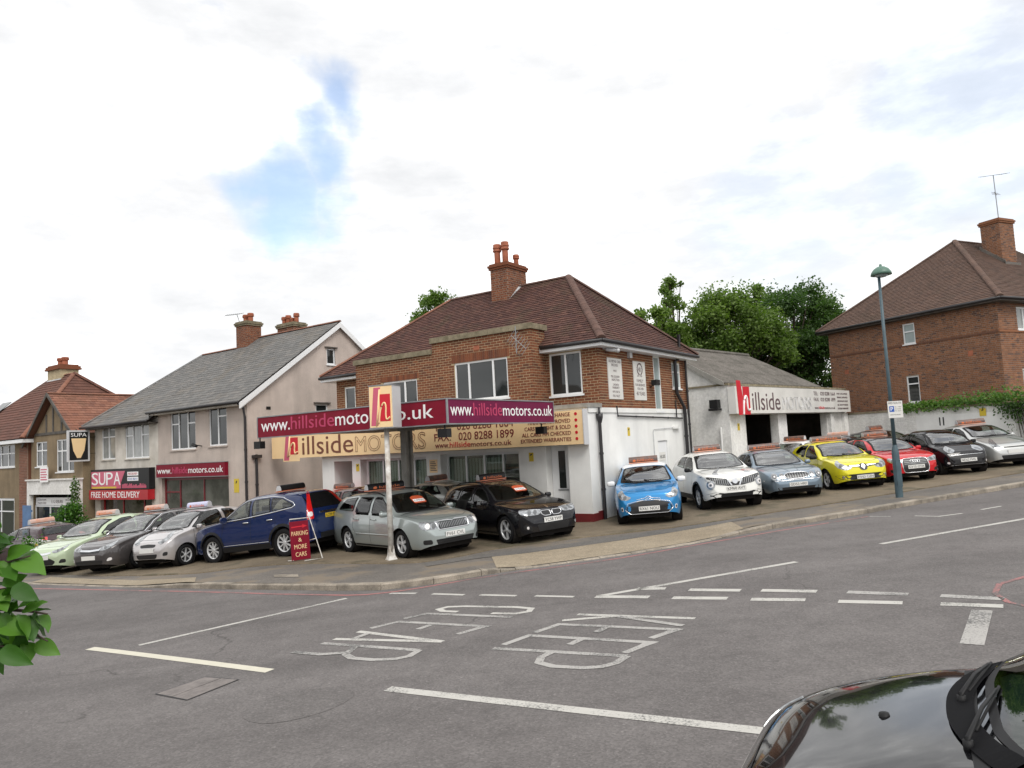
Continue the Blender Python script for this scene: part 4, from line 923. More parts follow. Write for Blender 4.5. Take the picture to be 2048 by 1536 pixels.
# ------------------------------------------------------------------ white boundary wall, ivy
RWW = R(-65)
gwl = empty('boundary_wall', (15.8, 34.8, 0), RWW, 'white painted brick boundary wall behind the parked cars', 'wall'); bpy.context.view_layer.update()
FW = Frame((0, 0, 0), XU, (0, 1, 0))
mb = MB(); mb.box(-.3, 14, 0, .25, 0, 2.92); wl = mb.build('wall_core', M['whiteold'], gwl)
_wb = M['whiteold']
brickwork(gwl, [(wl, FW, -.3, 3.4, .3, 2.90, [], True), (wl, FW, 7.6, 11, .3, 2.75, [], True)], _wb, limit=150, proud=.010)
mb = MB(); mb.box(3.45, 7.55, -.03, -.002, .4, 2.66); dr = mb.build('garage_door', M['white'], gwl)
for x in (4.50, 4.66):
    m2 = MB(); m2.box(x, x+.055, -.036, -.031, 2.22, 2.56); m2.build('door_number', M['ink'], dr)
mb = MB(); mb.box(-.35, 14, -.05, .32, 2.922, 3.0); mb.build('wall_coping', M['coping'], wl)
p = gwl.matrix_basis @ Vector((6.35, -.04, 2.52)); camera_notice(p.x, p.y, p.z, RWW, 'yellow camera notice on the white wall under the ivy', w_=.26, h_=.30)
def leaf_cloud(rnd, pts, size, flat=.5, up=.3):
    mb = MB()
    for (c, s, r_) in pts:
        n = Vector((rnd.gauss(0, 1), rnd.gauss(0, 1), rnd.gauss(up, 1))).normalized(); a = n.orthogonal().normalized(); a = Matrix.Rotation(rnd.uniform(0, 6.28), 3, n) @ a; b_ = n.cross(a)
        L = s*rnd.uniform(.7, 1.3); w_ = L*.62
        mb.add([c-a*L*.5, c+b_*w_*.5-a*L*.05+n*L*.08, c+a*L*.5, c-b_*w_*.5-a*L*.05+n*L*.08], [(0, 1, 2), (0, 2, 3)], max(.01, min(.99, r_)))
    return mb
rr = random.Random(3)
iv = empty('ivy', gwl.matrix_basis @ Vector((3, 0, 2.9)), RWW, 'green ivy spilling over the top of the white boundary wall', 'ivy')
pts = []
for i in range(3800):
    x = -.3+rr.random()*8.2; den = .35+.5*min(1, max(0, x/4.5)); h = rr.gauss(0, .16); y = rr.uniform(-.22, .5); pts.append((Vector((x, y, .12+abs(rr.gauss(0, .22))*den*1.3-(.25*rr.random() if y < -.08 else 0))), .12, rr.random()))
leaf_cloud(rr, pts, .12).build('foliage', M['leafC'], iv, fix=False)
pts = [(Vector((4.6+rr.gauss(0, .3), -.12-rr.random()*.15, .05-abs(rr.gauss(0, .35)))), .11, rr.random()*.5) for _ in range(420)]
leaf_cloud(rr, pts, .11).build('hanging_foliage', M['leafB'], iv, fix=False)
mb = MB()
for k in range(5): mb.tube([(4.6+.05*k, -.08, .1), (4.65+.08*k, -.06, -.5), (4.7+.12*k, -.04, -1.2), (4.72+.1*k, -.03, -2.0)], [.02, .018, .012, .008], 5)
mb.build('stem', M['bark'], iv)

# ------------------------------------------------------------------ brick house on the right
R3 = R(25)
B3 = empty('brick_house', (20.1, 30.0, 0), R3, 'large dark brick house with hipped brown tiled roof behind the white wall', 'house'); bpy.context.view_layer.update()
FF = Frame((0, 0, 0), XU, (0, 1, 0)); FSd = Frame((0, 8.6, 0), (0, -1, 0), (1, 0, 0))
hs = [(8.6-4.36, 8.6-3.76, 6.02, 6.96), (8.6-4.40, 8.6-3.78, 3.32, 4.53)]; hf = [(1.25, 2.6, 6.05, 7.0), (1.25, 2.6, 3.2, 4.4), (5, 6.3, 6.05, 7.0), (5, 6.3, 3.2, 4.4)]
w1 = wall_mesh(FSd, 0, 8.6, .5, 7.3, hs).build('side_wall', M['mortar2'], B3); w2 = wall_mesh(FF, 0, 9.5, .5, 7.3, hf).build('front_wall', M['mortar2'], B3)
mb = MB(); mb.face([(0, 8.6, .5), (9.5, 8.6, .5), (9.5, 8.6, 7.3), (0, 8.6, 7.3)]); mb.face([(9.5, 0, .5), (9.5, 8.6, .5), (9.5, 8.6, 7.3), (9.5, 0, 7.3)]); mb.build('rear_wall', M['brick2'], B3)
brickwork(B3, [(w1, FSd, 0, 8.6, 2.5, 5.93, hs, True), (w1, FSd, 0, 8.6, 6.02, 7.24, hs, True), (w2, FF, 0, 3.2, 2.5, 5.93, hf, True), (w2, FF, 0, 3.2, 6.02, 7.24, hf, True)], M['brick2'])
mb = MB(); FSd.box(mb, -.02, 8.62, 5.935, 6.01, -.035, .02); mb.build('string_course', M['brick2'], w1); mb = MB(); FF.box(mb, -.04, 9.5, 5.935, 6.01, -.035, .02); mb.build('string_course', M['brick2'], w2)
mb = MB(); mb.box(.15, 9.3, .15, 8.4, 2.4, 7.2); mb.build('rooms', M['dark'], B3)
window(B3, FSd, hs[0], [(1, [1.6, 1])], glass=M['frost']); window(B3, FSd, hs[1], [(1, [2, .75])])
for h in hf[:2]: window(B3, FF, h, [(1, [1]), (1, [1]), (1, [1])], glass=M['glasslt'])
for (u, z) in ((.85, 5.0), (7.2, 5.1)):
    m2 = MB(); FSd.box(m2, u, u+.22, z, z+.22, -.014, .02); m2.build('air_brick', M['pot'], w1)
ex0, ex1, ey0, ey1, ez, rz = -.42, 9.9, -.42, 9.0, 7.32, 11.2
rm_ = MB(); rm_.box(ex0+.02, ex1-.02, ey0+.02, ey1-.02, ez-.16, ez-.03); ro = rm_.build('roof', M['timber'], B3)
ry = (ey0+ey1)/2; rx0, rx1 = 4.3, 7.2
tiled_slope(B3, ro, [(ex0, ey1, ez), (ex0, ey0, ez), (rx0, ry, rz)], M['tile2'], limit=220); tiled_slope(B3, ro, [(ex0, ey0, ez), (ex1, ey0, ez), (rx1+1.2, ry, rz), (rx0, ry, rz)], M['tile2'], limit=80)
mb = MB(); mb.face([(ex1, ey0, ez), (ex1, ey1, ez), (rx1+1.2, ry, rz)]); mb.face([(ex1, ey1, ez), (ex0, ey1, ez), (rx0, ry, rz), (rx1+1.2, ry, rz)]); mb.build('rear_slope', M['tile2'], ro)
ridge_line(ro, (rx0, ry, rz), (rx1+1.2, ry, rz), M['tile2']); ridge_line(ro, (ex0, ey0, ez+.03), (rx0, ry, rz+.02), M['tile2'], .13, step=.2); ridge_line(ro, (ex0, ey1, ez+.03), (rx0, ry, rz+.02), M['tile2'], .10)
for a, b_ in (((ex0-.03, ey1, ez-.05), (ex0-.03, ey0-.03, ez-.05)), ((ex0-.03, ey0-.03, ez-.05), (ex1, ey0-.03, ez-.05))):
    m2 = MB(); m2.tube([a, b_], .06, 8); m2.build('gutter', M['gutter'], ro, True)
chimney(B3, ro, 4.95, 6.05, 2.5, 3.4, 9.0, 11.85, M['brick2'], M['mortar2'], [], cap=True)
m2 = MB(); m2.prism([(2.35, 9.45), (3.5, 10.4), (3.5, 10.75), (2.35, 9.8)], 4.90, 4.94, lambda a, c, d: (d, a, c)); m2.box(4.9, 6.1, 2.36, 2.49, 9.35, 9.75); m2.build('flashing', M['corr'], ro)
a_ = MB(); q0 = Vector((5.05, 2.55, 11.8)); a_.tube([q0, q0+Vector((-.05, 0, 2.2))], .025, 6)
def yagi(mb, c, d, n, el, gap_):
    d = Vector(d).normalized(); s = d.cross(Vector((0, 0, 1))).normalized(); c = Vector(c); mb.tube([c-d*gap_*n/2, c+d*gap_*n/2], .014, 5)
    for i in range(n):
        k = c+d*gap_*(i-n/2+.5); L = el*(1-.35*(1-i/n)); mb.tube([k-s*L+Vector((0, 0, .06)), k+s*L-Vector((0, 0, .06))], .008, 4)
yagi(a_, q0+Vector((-.05, 0, 2.2)), (1, -.35, .12), 14, .28, .10); yagi(a_, q0+Vector((-.03, 0, 1.3)), (1, .4, 0), 3, .2, .2); a_.build('aerial', M['greymetal'], ro)

# ------------------------------------------------------------------ pebbledashed shops on the left (local x along the front, y in)
def gutter(parent, a, b_, r=.055):
    m2 = MB(); m2.tube([a, b_], r, 8); m2.build('gutter', M['gutter'], parent, True)
S1 = empty('beige_shop_house', (-10.0, 27.6, 0), RB, 'beige pebbledashed shop house with white gable edge and dark red shopfront', 'house'); bpy.context.view_layer.update()
F = Frame((0, 0, 0), XU, (0, 1, 0)); FG = Frame((0, 0, 0), (0, 1, 0), (-1, 0, 0))
h1 = (-5.22, -3.42, 2.86, 4.50); h2 = (-2.48, -1.30, 2.92, 4.50); sh = (-5.95, -1.25, -1.0, 1.72, .25)
wall_mesh(F, -6.2, 0, -1.0, 4.62, [h1, h2, sh]).build('front_wall', M['dash'], S1)
g1 = (3.92, 4.38, 6.14, 6.82); g2 = (3.25, 3.9, 3.75, 4.45)
mb = wall_mesh(FG, 0, 9.2, -1.0, 4.62, [g2])
# gable triangle above the eaves with its small window
def gz(y): return 4.62+(3.25/4.6)*min(y, 9.2-y)
cols = [0, 1.2, 2.4, g1[0], g1[1], 4.6, 6, 7.4, 9.2]
for a, b_ in zip(cols, cols[1:]):
    if a == g1[0]: mb.face([(0, a, 4.62), (0, b_, 4.62), (0, b_, g1[2]), (0, a, g1[2])]); mb.face([(0, a, g1[3]), (0, b_, g1[3]), (0, b_, gz(b_)), (0, a, gz(a))])
    else: mb.face([(0, a, 4.62), (0, b_, 4.62), (0, b_, gz(b_)), (0, a, gz(a))])
mb.build('gable_wall', M['dash'], S1, fix=False)
mb = MB(); mb.box(-6.0, -.1, .3, 9, -1, 4.5); mb.box(-6, -.3, 3.4, 5, 4.5, 6.8); mb.build('rooms', M['dark'], S1)
window(S1, F, h1, [(.8, [1.9, 1]), (1, [1]), (.8, [1.9, 1])], sillm=M['dash']); window(S1, F, h2, [(1, [1]), (1, [2.1, .75])], sillm=M['dash']); window(S1, FG, g1, [(1, [1])]); window(S1, FG, g2, [(1, [1])])
for (a, b_, z) in ((g1[0]-.1, g1[1]+.1, g1[3]+.02), (g2[0]-.1, g2[1]+.1, g2[3]+.02)):
    m2 = MB(); FG.box(m2, a, b_, z, z+.05, -.08, .02); m2.build('window_hood', M['timber'], S1)
m2 = MB(); FG.box(m2, .85, 1.05, 4.2, 4.32, -.01, .02); m2.build('air_brick', M['dark'], S1)
so = window(S1, F, (-5.95, -1.25, -.9, 1.72), [(1.05, [2.2, .55]), (1.7, [1]), (1.75, [1])], sill=False, name='shop_window', fw=.10, d=.16, frame=M['shopred2'], glass=mat('shop_glass', (.10, .10, .09), .03, ior=1.7, var=.6, vscale=.9))
ro = empty('roof'); ro.parent = S1
tiled_slope(S1, ro, [(-6.2, -.42, 4.50), (.12, -.42, 4.50), (.12, 4.6, 8.02), (-6.2, 4.6, 8.02)], M['slate'], tw=.30, gauge=.21, th=.010, limit=250, name='roof_slate', jit=.006)
mb = MB(); mb.face([(.12, 9.6, 4.4), (-6.2, 9.6, 4.4), (-6.2, 4.6, 8.0), (.12, 4.6, 8.0)]); mb.build('rear_slope', M['slate'], ro)
ridge_line(ro, (-6.2, 4.6, 8.04), (.14, 4.6, 8.04), M['tile3'], .09)
for s, (y0, y1) in ((1, (-.42, 4.6)), (-1, (4.6, 9.6))):
    zz = (4.38, 7.92) if s > 0 else (7.92, 4.38); mb = MB(); mb.prism([(y0, zz[0]-.16), (y1, zz[1]-.16), (y1, zz[1]+.06), (y0, zz[0]+.06)], .121, .155, lambda a, c, d: (d, a, c)); mb.build('bargeboard', M['upvc'], ro)
    mb = MB(); mb.prism([(y0+.1, zz[0]-.14), (y1, zz[1]-.14), (y1, zz[1]-.10), (y0+.1, zz[0]-.10)], .01, .12, lambda a, c, d: (d, a, c)); mb.build('soffit', M['upvc'], ro)
gutter(ro, (-6.3, -.46, 4.47), (.1, -.46, 4.47)); mb = MB(); mb.box(-6.2, 0, -.36, -.02, 4.36, 4.42); mb.build('soffit', M['cream'], ro)
pipe(S1, [(.05, -.42, 4.42), (.06, -.2, 4.25), (.06, -.14, 3.9), (.06, -.14, -.9)], .05); pipe(S1, [(.06, .32, 2.5), (.06, .32, -.9)], .05)
m2 = MB(); m2.box(.02, .16, .14, .5, 2.36, 2.48); m2.build('pipe_hopper', M['gutter'], S1)
chimney(S1, ro, -6.25, -5.45, 3.9, 4.7, 6.9, 8.72, M['brick'], M['mortar2'], [(-6.05, 4.3, 8.74, .42, .16, M['pot']), (-5.68, 4.3, 8.74, .45, .16, M['pot'])], cap=M['coping'])
chimney(S1, ro, -5.15, -3.95, 5.4, 6.1, 6.8, 8.62, M['brick'], M['mortar2'], [(-5.0, 5.7, 8.64, .42, .15, M['pot']), (-4.7, 5.7, 8.64, .46, .15, M['pot']), (-4.4, 5.7, 8.64, .3, .13, M['pot']), (-4.1, 5.7, 8.64, .48, .15, M['pot'])], cap=M['coping'])
a_ = MB(); a_.tube([(-6.3, 4.3, 8.1), (-6.42, 4.3, 8.6), (-6.75, 4.3, 9.3)], .02, 6); yagi(a_, (-7.0, 4.3, 9.32), (1, .2, -.03), 9, .18, .12); a_.build('aerial', M['greymetal'], ro)
fl = MB(); fl.tube([(-3.0, 0, 2.95), (-3.0, -.3, 3.0)], .02, 6); fl.tube([(-3.15, -.3, 3.02), (-2.85, -.32, 2.95)], .06, 8); fl.build('floodlight', M['black'], S1)
sg = empty('shop_sign', S1.matrix_basis @ Vector((-1.25, -.16, 1.76)), RB, 'maroon shop sign with white and pink lettering on the beige house', 'sign')
mb = MB(); mb.box(-4.85, 0, 0, .15, 0, .52); mb.build('sign_board', M['maroon'], sg)
for (s, m, x, ww, hh) in (('www.', M['lwhite'], -4.75, 1.05, .17), ('hillside', M['lpink'], -3.62, 1.10, .26), ('motors.co.uk', M['lwhite'], -2.46, 2.35, .25)): text('lettering', s, m, sg, (x, -.004, .14), XU, ZU, width=ww, height=hh)
mb = MB(); mb.box(-4.87, .02, -.01, .14, .521, .545); mb.box(-4.87, .02, -.01, .14, -.025, -.001); mb.build('sign_edge', M['greymetal'], sg)
p = S1.matrix_basis @ Vector((-.75, -.002, 1.1)); camera_notice(p.x, p.y, p.z, RB, 'yellow camera notice at the corner of the beige pebbledashed house', w_=.32, h_=.52)

S2 = empty('white_shop_house', S1.matrix_basis @ Vector((-6.2, 0, 0)), RB, 'cream rendered shop house with red takeaway shopfront and slate roof', 'house'); bpy.context.view_layer.update()
h1 = (-2.72, -.72, 2.62, 4.17); h2 = (-4.80, -3.58, 2.64, 4.19); sh = (-4.95, -.55, -1.4, 1.25, .3)
wall_mesh(F, -5.45, -.002, -1.4, 4.32, [h1, h2, sh]).build('front_wall', M['cream'], S2)
mb = MB(); mb.face([(-5.45, 0, -1.4), (-5.45, 9.2, -1.4), (-5.45, 9.2, 4.32), (-5.45, 0, 4.32)]); mb.build('side_wall', M['cream'], S2)
mb = MB(); mb.box(-5.3, -.1, .33, 9, -1.4, 4.2); mb.build('rooms', M['dark'], S2)
window(S2, F, h1, [(.8, [1.9, 1]), (1, [1]), (.8, [1.9, 1])], sillm=M['cream'], glass=M['glasslt']); window(S2, F, h2, [(1, [2, 1]), (1, [2, 1])], sillm=M['cream'], glass=M['glasslt'])
window(S2, F, (-4.95, -.55, -1.3, 1.25), [(1.25, [1]), (1.35, [1]), (.6, [1])], sill=False, name='shop_window', fw=.11, d=.18, frame=M['shopred'], glass=mat('takeaway_glass', (.07, .06, .05), .04, ior=1.6, var=.6, vscale=1.1))
ro = empty('roof'); ro.parent = S2
tiled_slope(S2, ro, [(-5.85, -.42, 4.20), (-.0, -.42, 4.20), (-.0, 4.6, 7.70), (-3.9, 4.6, 7.70)], M['slate'], tw=.30, gauge=.21, th=.010, limit=200, name='roof_slate', jit=.006)
mb = MB(); mb.face([(-5.85, 9.6, 4.2), (-5.85, -.42, 4.2), (-3.9, 4.6, 7.7)]); mb.face([(-.0, 9.6, 4.2), (-5.85, 9.6, 4.2), (-3.9, 4.6, 7.7), (0, 4.6, 7.7)]); mb.face([(0.0, -.4, 4.22), (0, -.4, 4.5), (0, 4.6, 8.0), (0, 4.6, 7.72)]); mb.build('rear_slope', M['slate'], ro)
ridge_line(ro, (-3.9, 4.6, 7.72), (-.02, 4.6, 7.72), M['tile3'], .09); ridge_line(ro, (-5.85, -.42, 4.24), (-3.9, 4.6, 7.74), M['slate'], .07)
gutter(ro, (-5.9, -.46, 4.15), (-.05, -.46, 4.15)); mb = MB(); mb.box(-5.5, -.01, -.4, -.01, 4.05, 4.11); mb.build('soffit', M['timber'], ro)
sg = empty('takeaway_sign', S2.matrix_basis @ Vector((-.25, -.28, 1.30)), RB, 'black and pink takeaway sign with big white letters above a red strip', 'sign')
mb = MB(); mb.box(-5.0, 0, 0, .26, 0, .90); mb.build('sign_board', M['black'], sg)
mb = MB(); mb.prism([(-4.95, .04), (-2.3, .04), (-2.3, .30), (-1.95, .80), (-4.95, .80)], -.006, -.002, lambda a, c, d: (a, d, c)); mb.build('pink_panel', M['logopink'], sg)
[text('letter', ch, M['lwhite'], sg, (-4.9+.66*i_, -.010, .20), XU, ZU, width=.58, height=.56) for i_, ch in enumerate('SUPA')]
mb = MB(); mb.box(-4.9, -2.7, -.007, -.003, .05, .13); mb.build('yellow_strip', M['yellow'], sg)
for (z, m, s) in ((.58, M['shopred'], 'FREE DELIVERY'), (.36, M['blue'], '020 8641')):
    mb = MB(); mb.box(-1.75, -.85, -.007, -.003, z, z+.17); mb.build('white_label', M['lwhite'], sg); text('lettering', s, m, sg, (-1.68, -.010, z+.04), XU, ZU, width=.76, height=.09, ext=.001)
mb = MB(); r5 = random.Random(5)
for i in range(26):
    x = -2.2+i*.077; mb.box(x, x+.06, -.007, -.003, .05, .14+r5.random()*.12)
mb.build('skyline_print', M['logopink'], sg)
st = empty('red_strip_sign', S2.matrix_basis @ Vector((-.25, -.34, .86)), RB, 'red strip sign reading free home delivery under the black takeaway sign', 'sign')
mb = MB(); mb.box(-5.05, 0, 0, .30, 0, .42); mb.build('sign_board', M['shopred'], st); text('lettering', 'FREE HOME DELIVERY', M['lwhite'], st, (-4.85, -.004, .08), XU, ZU, width=4.2, height=.27)
hg = empty('projecting_sign', S2.matrix_basis @ Vector((-5.40, -.28, 2.62)), RB+R(90), 'black projecting sign with a yellow shield shape hung beside the cream house', 'sign')
mb = MB(); mb.box(-.95, .0, -.06, .06, 0, 1.42); mb.build('sign_case', M['skin_sign'], hg); mb = MB(); mb.box(-.88, -.08, -.066, -.061, .07, 1.35); mb.build('sign_face', M['black'], hg)
mb = MB(); mb.prism([(-.80, 1.05), (-.16, 1.05), (-.24, .5), (-.40, .16), (-.56, .16), (-.72, .5)], -.072, -.067, lambda a, c, d: (a, d, c)); mb.build('yellow_shield', M['signcream'], hg)
text('lettering', 'SUPA', M['lwhite'], hg, (-.82, -.068, 1.13), XU, ZU, width=.68, height=.17, ext=.001)
mb = MB(); mb.tube([(0, 0, .35), (.32, -.0, .35)], .012, 6); mb.tube([(0, 0, 1.1), (.32, 0, 1.1)], .012, 6); mb.build('bracket', M['black'], hg)

# ------------------------------------------------------------------ brown gabled shop and the hipped house beyond
S3 = empty('brown_gabled_house', S1.matrix_basis @ Vector((-12.1, -.5, 0)), RB, 'brown pebbledashed house with timbered gable over a small white shopfront', 'house'); bpy.context.view_layer.update()
h1 = (-4.45, -3.25, 2.48, 3.70); h2 = (-2.25, -.48, 2.18, 3.72); sh = (-4.75, -.15, -1.6, 1.12, .3)
mb = wall_mesh(F, -5.0, .38, -1.6, 3.95, [h1, h2, sh]); mb.face([(-4.7, 0, 3.95), (-.2, 0, 3.95), (-2.55, 0, 5.75)]); mb.build('front_wall', M['brown'], S3)
mb = MB(); mb.face([(.38, 0, -1.6), (.38, 7, -1.6), (.38, 7, 3.6), (.38, 0, 3.95)]); mb.face([(-5, 0, -1.6), (-5, 7, -1.6), (-5, 7, 3.9), (-5, 0, 3.9)]); mb.build('side_wall', M['brown'], S3)
mb = MB(); mb.box(-4.9, .3, .33, 6.9, -1.6, 3.8); mb.build('rooms', M['dark'], S3)
window(S3, F, h1, [(1, [1.9, 1]), (1, [1.9, 1])]); window(S3, F, h2, [(.7, [1.9, 1]), (1.1, [1.9, 1]), (.8, [1.9, 1])])
for (a, b_, c, e) in ((-3.35, -3.23, 4.12, 5.0), (-2.62, -2.5, 4.12, 5.55), (-1.75, -1.63, 4.12, 5.05), (-4.55, -.2, 4.0, 4.13)):
    m2 = MB(); F.box(m2, a, b_, c, e, -.035, .01); m2.build('timber_batten', M['timber'], S3)
ro = empty('roof'); ro.parent = S3
for (x0, z0, x1, z1) in ((-5.3, 3.55, -2.55, 5.98), (-2.55, 5.98, .12, 3.80)):
    mb = MB(); mb.prism([(x0, z0-.12), (x1, z1-.14), (x1, z1+.05), (x0, z0+.05)], -.33, -.28, lambda a, c, d: (a, d, c)); mb.build('bargeboard', M['timber'], ro)
tiled_slope(S3, ro, [(.12, -.27, 3.80), (.12, 9.0, 3.80), (-2.55, 9.0, 5.98), (-2.55, -.27, 5.98)], M['tile3'], tw=.26, gauge=.2, th=.02, limit=150); mb = MB(); mb.face([(-5.35, -.27, 3.5), (-5.35, 9, 3.5), (-2.55, 9, 5.96), (-2.55, -.27, 5.96)]); mb.build('far_slope', M['tile3'], ro)
ridge_line(ro, (-2.55, -.3, 6.0), (-2.55, 9, 6.0), M['tile3'], .1)
mb = MB(); mb.box(-5.0, .35, -.20, -.003, 1.13, 1.80); mb.box(-5.0, -4.76, -.20, -.003, -1.6, 1.129); mb.box(-.14, .35, -.20, -.003, -1.6, 1.129); mb.build('shopfront_surround', M['whiteold'], S3)
mb = MB(); mb.box(-5.08, .42, -.26, -.002, 1.801, 1.87); mb.build('cornice', M['whiteold'], S3)
window(S3, F, (-4.75, -.15, -1.5, .58), [(1.1, [1]), (1.1, [1]), (1, [1])], sill=False, name='shop_window', fw=.07, d=.12, glass=M['glass'])
mb = MB(); F.box(mb, -4.72, -.18, .60, .96, .10, .2); o = mb.build('fascia_panel', M['lwhite'], S3)
for (x, s, ww, z, hh) in ((-4.5, 'CUSTOM', .9, .80, .09), (-4.5, 'MADE 020', .9, .65, .09), (-3.0, 'E. G. KEBURN', 1.15, .69, .16), (-1.55, 'BOOTS SHOES', 1.25, .80, .09), (-1.55, '9.00 AM - 6.00', 1.25, .65, .08)): text('lettering', s, M['lgrey'], o, (x, .096, z), XU, ZU, width=ww, height=hh, ext=.001)
ns = empty('estate_sign', S3.matrix_basis @ Vector((-2.9, -.3, 1.72)), RB, 'small white and pink board fixed above the white shopfront', 'sign'); mb = MB(); mb.box(-.4, .42, 0, .03, 0, .72); mb.build('board', M['lwhite'], ns)
for i in range(5):
    m2 = MB(); m2.box(-.33, .35-.08*(i % 2), -.004, -.001, .10+.12*i, .16+.12*i); m2.build('print_line', M['logopink'], ns)

S4 = empty('hipped_red_house', S1.matrix_basis @ Vector((-17.2, -.6, 0)), RB, 'half brown half brick house with steep red hipped roof at the far end', 'house'); bpy.context.view_layer.update()
h1 = (-4.2, -1.55, 2.55, 3.70); sh = (-4.6, -1.6, -1.2, .95)
w1 = wall_mesh(F, -8.0, -.0, -1.9, 3.9, [h1, sh]).build('front_wall', M['brown'], S4)
FBk = Frame((0, -.03, 0), XU, (0, 1, 0)); mb = MB(); mb.box(-.95, 0, -.03, -.002, -1.9, 3.5); wk = mb.build('brick_pier', M['mortar2'], S4); brickwork(S4, [(wk, FBk, -.95, 0, -1.9, 3.5, [], False)], M['tile3'], limit=100)
mb = MB(); mb.face([(0, 0, -1.9), (0, 8, -1.9), (0, 8, 3.9), (0, 0, 3.9)]); mb.build('side_wall', M['brick'], S4); mb = MB(); mb.box(-7.8, -.2, .3, 7.8, -1.9, 3.8); mb.build('rooms', M['dark'], S4)
window(S4, F, h1, [(1, [1.6, 1]), (1, [1.6, 1]), (.9, [1.6, 1])]); window(S4, F, sh, [(1, [2.4, 1]), (1.3, [2.4, 1])], fw=.12)
ex0, ex1, ey0, ey1, ez = -9.5, .4, -.45, 8.2, 3.92; ap0, ap1, ry, rz = (-4.4), (-3.2), 3.6, 7.7
rm_ = MB(); rm_.box(ex0+.02, ex1-.02, ey0+.02, ey1-.02, ez-.2, ez-.03); ro = rm_.build('roof', M['upvc'], S4)
tiled_slope(S4, ro, [(ex0, ey0, ez), (ex1, ey0, ez), (ap1, ry, rz), (-6.0, ry, rz)], M['tile4'], tw=.30, gauge=.24, th=.026, limit=150, joint=.002, jit=.003); tiled_slope(S4, ro, [(ex1, ey0, ez), (ex1, ey1, ez), (ap1, ry, rz)], M['tile4'], tw=.30, gauge=.24, th=.026, limit=40, joint=.002, jit=.003)
mb = MB(); mb.face([(ex0, ey1, ez), (ex0, ey0, ez), (-6, ry, rz)]); mb.face([(ex1, ey1, ez), (ex0, ey1, ez), (-6, ry, rz), (ap1, ry, rz)]); mb.build('rear_slope', M['tile4'], ro)
ridge_line(ro, (-6, ry, rz), (ap1, ry, rz), M['tile3'], .12); ridge_line(ro, (ex1, ey0, ez+.03), (ap1, ry, rz), M['tile3'], .13); ridge_line(ro, (ex1, ey1, ez+.05), (ap1, ry, rz+.03), M['tile4'], .16)
st = MB(); st.box(-5.75, -4.15, 3.3, 4.3, 6.4, 8.05); so = st.build('chimney', M['potbuff'], ro)
mb = MB(); mb.box(-5.87, -4.03, 3.18, 4.42, 8.051, 8.15); mb.box(-5.84, -4.06, 3.22, 4.38, 8.151, 8.26); mb.box(-5.75, -4.15, 3.3, 4.3, 8.261, 8.34); mb.build('chimney_cap', M['brick'], so)
for x in (-5.25, -4.7): pot(so, x, 3.8, 8.32, .5, .22, M['pot'])
m2 = MB(); m2.face([(-5.85, 3.22, 7.28), (-4.05, 3.22, 7.28), (-4.05, 3.3, 7.5), (-5.85, 3.3, 7.5)]); m2.build('flashing', M['lead'], ro)
m2 = MB(); m2.box(-8.6, -7.4, 1.2, 1.25, 5.3, 5.35, 0, None); m2.prism([(-8.5, .9), (-7.3, .9), (-7.3, 2.0), (-8.5, 2.0)], .02, .06, lambda a, c, d: (a, c, 5.28+(c-.9)*.93+d)); m2.build('roof_light', M['glass'], ro)
bg = empty('blue_gate', S4.matrix_basis @ Vector((.1, -.3, 0)), RB, 'blue painted wooden gate between the two far houses', 'gate')
for i in range(6):
    m2 = MB(); m2.box(.02+i*.155, .165+i*.155, 0, .03, -1.6, .62); m2.build('gate_board', M['bluewall'], bg)
m2 = MB(); m2.box(0, .96, .031, .07, .3, .40); m2.box(0, .96, .031, .07, -1.2, -1.1); m2.build('gate_rail', M['bluewall'], bg)
bw = empty('blue_fence', S4.matrix_basis @ Vector((-7, -2.6, 0)), RB, 'low blue board fence in front of the far house', 'fence')
for i in range(9):
    m2 = MB(); m2.box(i*.8, i*.8+.785, 0, .03, -2.2, -.25); m2.build('fence_panel', M['bluewall'], bw)

# ------------------------------------------------------------------ lamp post with parking sign
lp = empty('lamp_post', (9.99, 19.5, Z(9.99)+.10), 0, 'teal street lamp post with green hooded lantern by the kerb', 'street lamp')
mb = MB(); mb.lathe([(.092, -.06), (.092, 1.12), (.082, 1.2), (.05, 1.34)], 12); mb.build('base_compartment', M['teal'], lp, True); smooth_by_angle(lp.children[0].data, 35)
mb = MB(); mb.tube([(0, 0, 1.28), (0, 0, 3.4), (0, 0, 5.86)], [.05, .043, .036], 12); mb.build('column', M['teal'], lp, True)
mb = MB(); mb.lathe([(.02, .27), (.035, .25), (.035, .21), (.10, .19), (.19, .13), (.25, .04), (.265, -.03), (.24, -.03), (.15, .04)], 24, 'z', (.07, .0, 5.92)); o = mb.build('lamp_hood', M['tealhead'], lp, True)
mb = MB(); mb.lathe([(.04, -.05), (.12, -.04), (.17, .0), (.15, .04)], 20, 'z', (.07, 0, 5.88)); mb.build('lamp_glass', M['frost'], lp, True)
mb = MB(); mb.box(-.06, .07, -.0955, -.0925, .25, .95); mb.build('access_door', M['teal'], lp)
sp = empty('parking_sign', (9.99, 19.40, 2.55), R(3), 'small white parking sign with blue letter square on the lamp post', 'sign')
mb = MB(); mb.box(-.15, .25, -.012, 0, 0, .44); mb.build('plate', M['signwhite'], sp); mb = MB(); mb.box(-.155, .255, -.009, .001, -.006, .446); mb.build('plate_edge', M['greymetal'], sp)
text('lettering', 'RED ROUTE', M['ink'], sp, (-.12, -.013, .365), XU, ZU, width=.34, height=.05, ext=.001)
mb = MB(); mb.box(-.11, .02, -.0145, -.0125, .16, .31); mb.build('blue_square', M['blue'], sp); text('lettering', 'P', M['lwhite'], sp, (-.08, -.0155, .185), XU, ZU, width=.07, height=.10, ext=.0006)
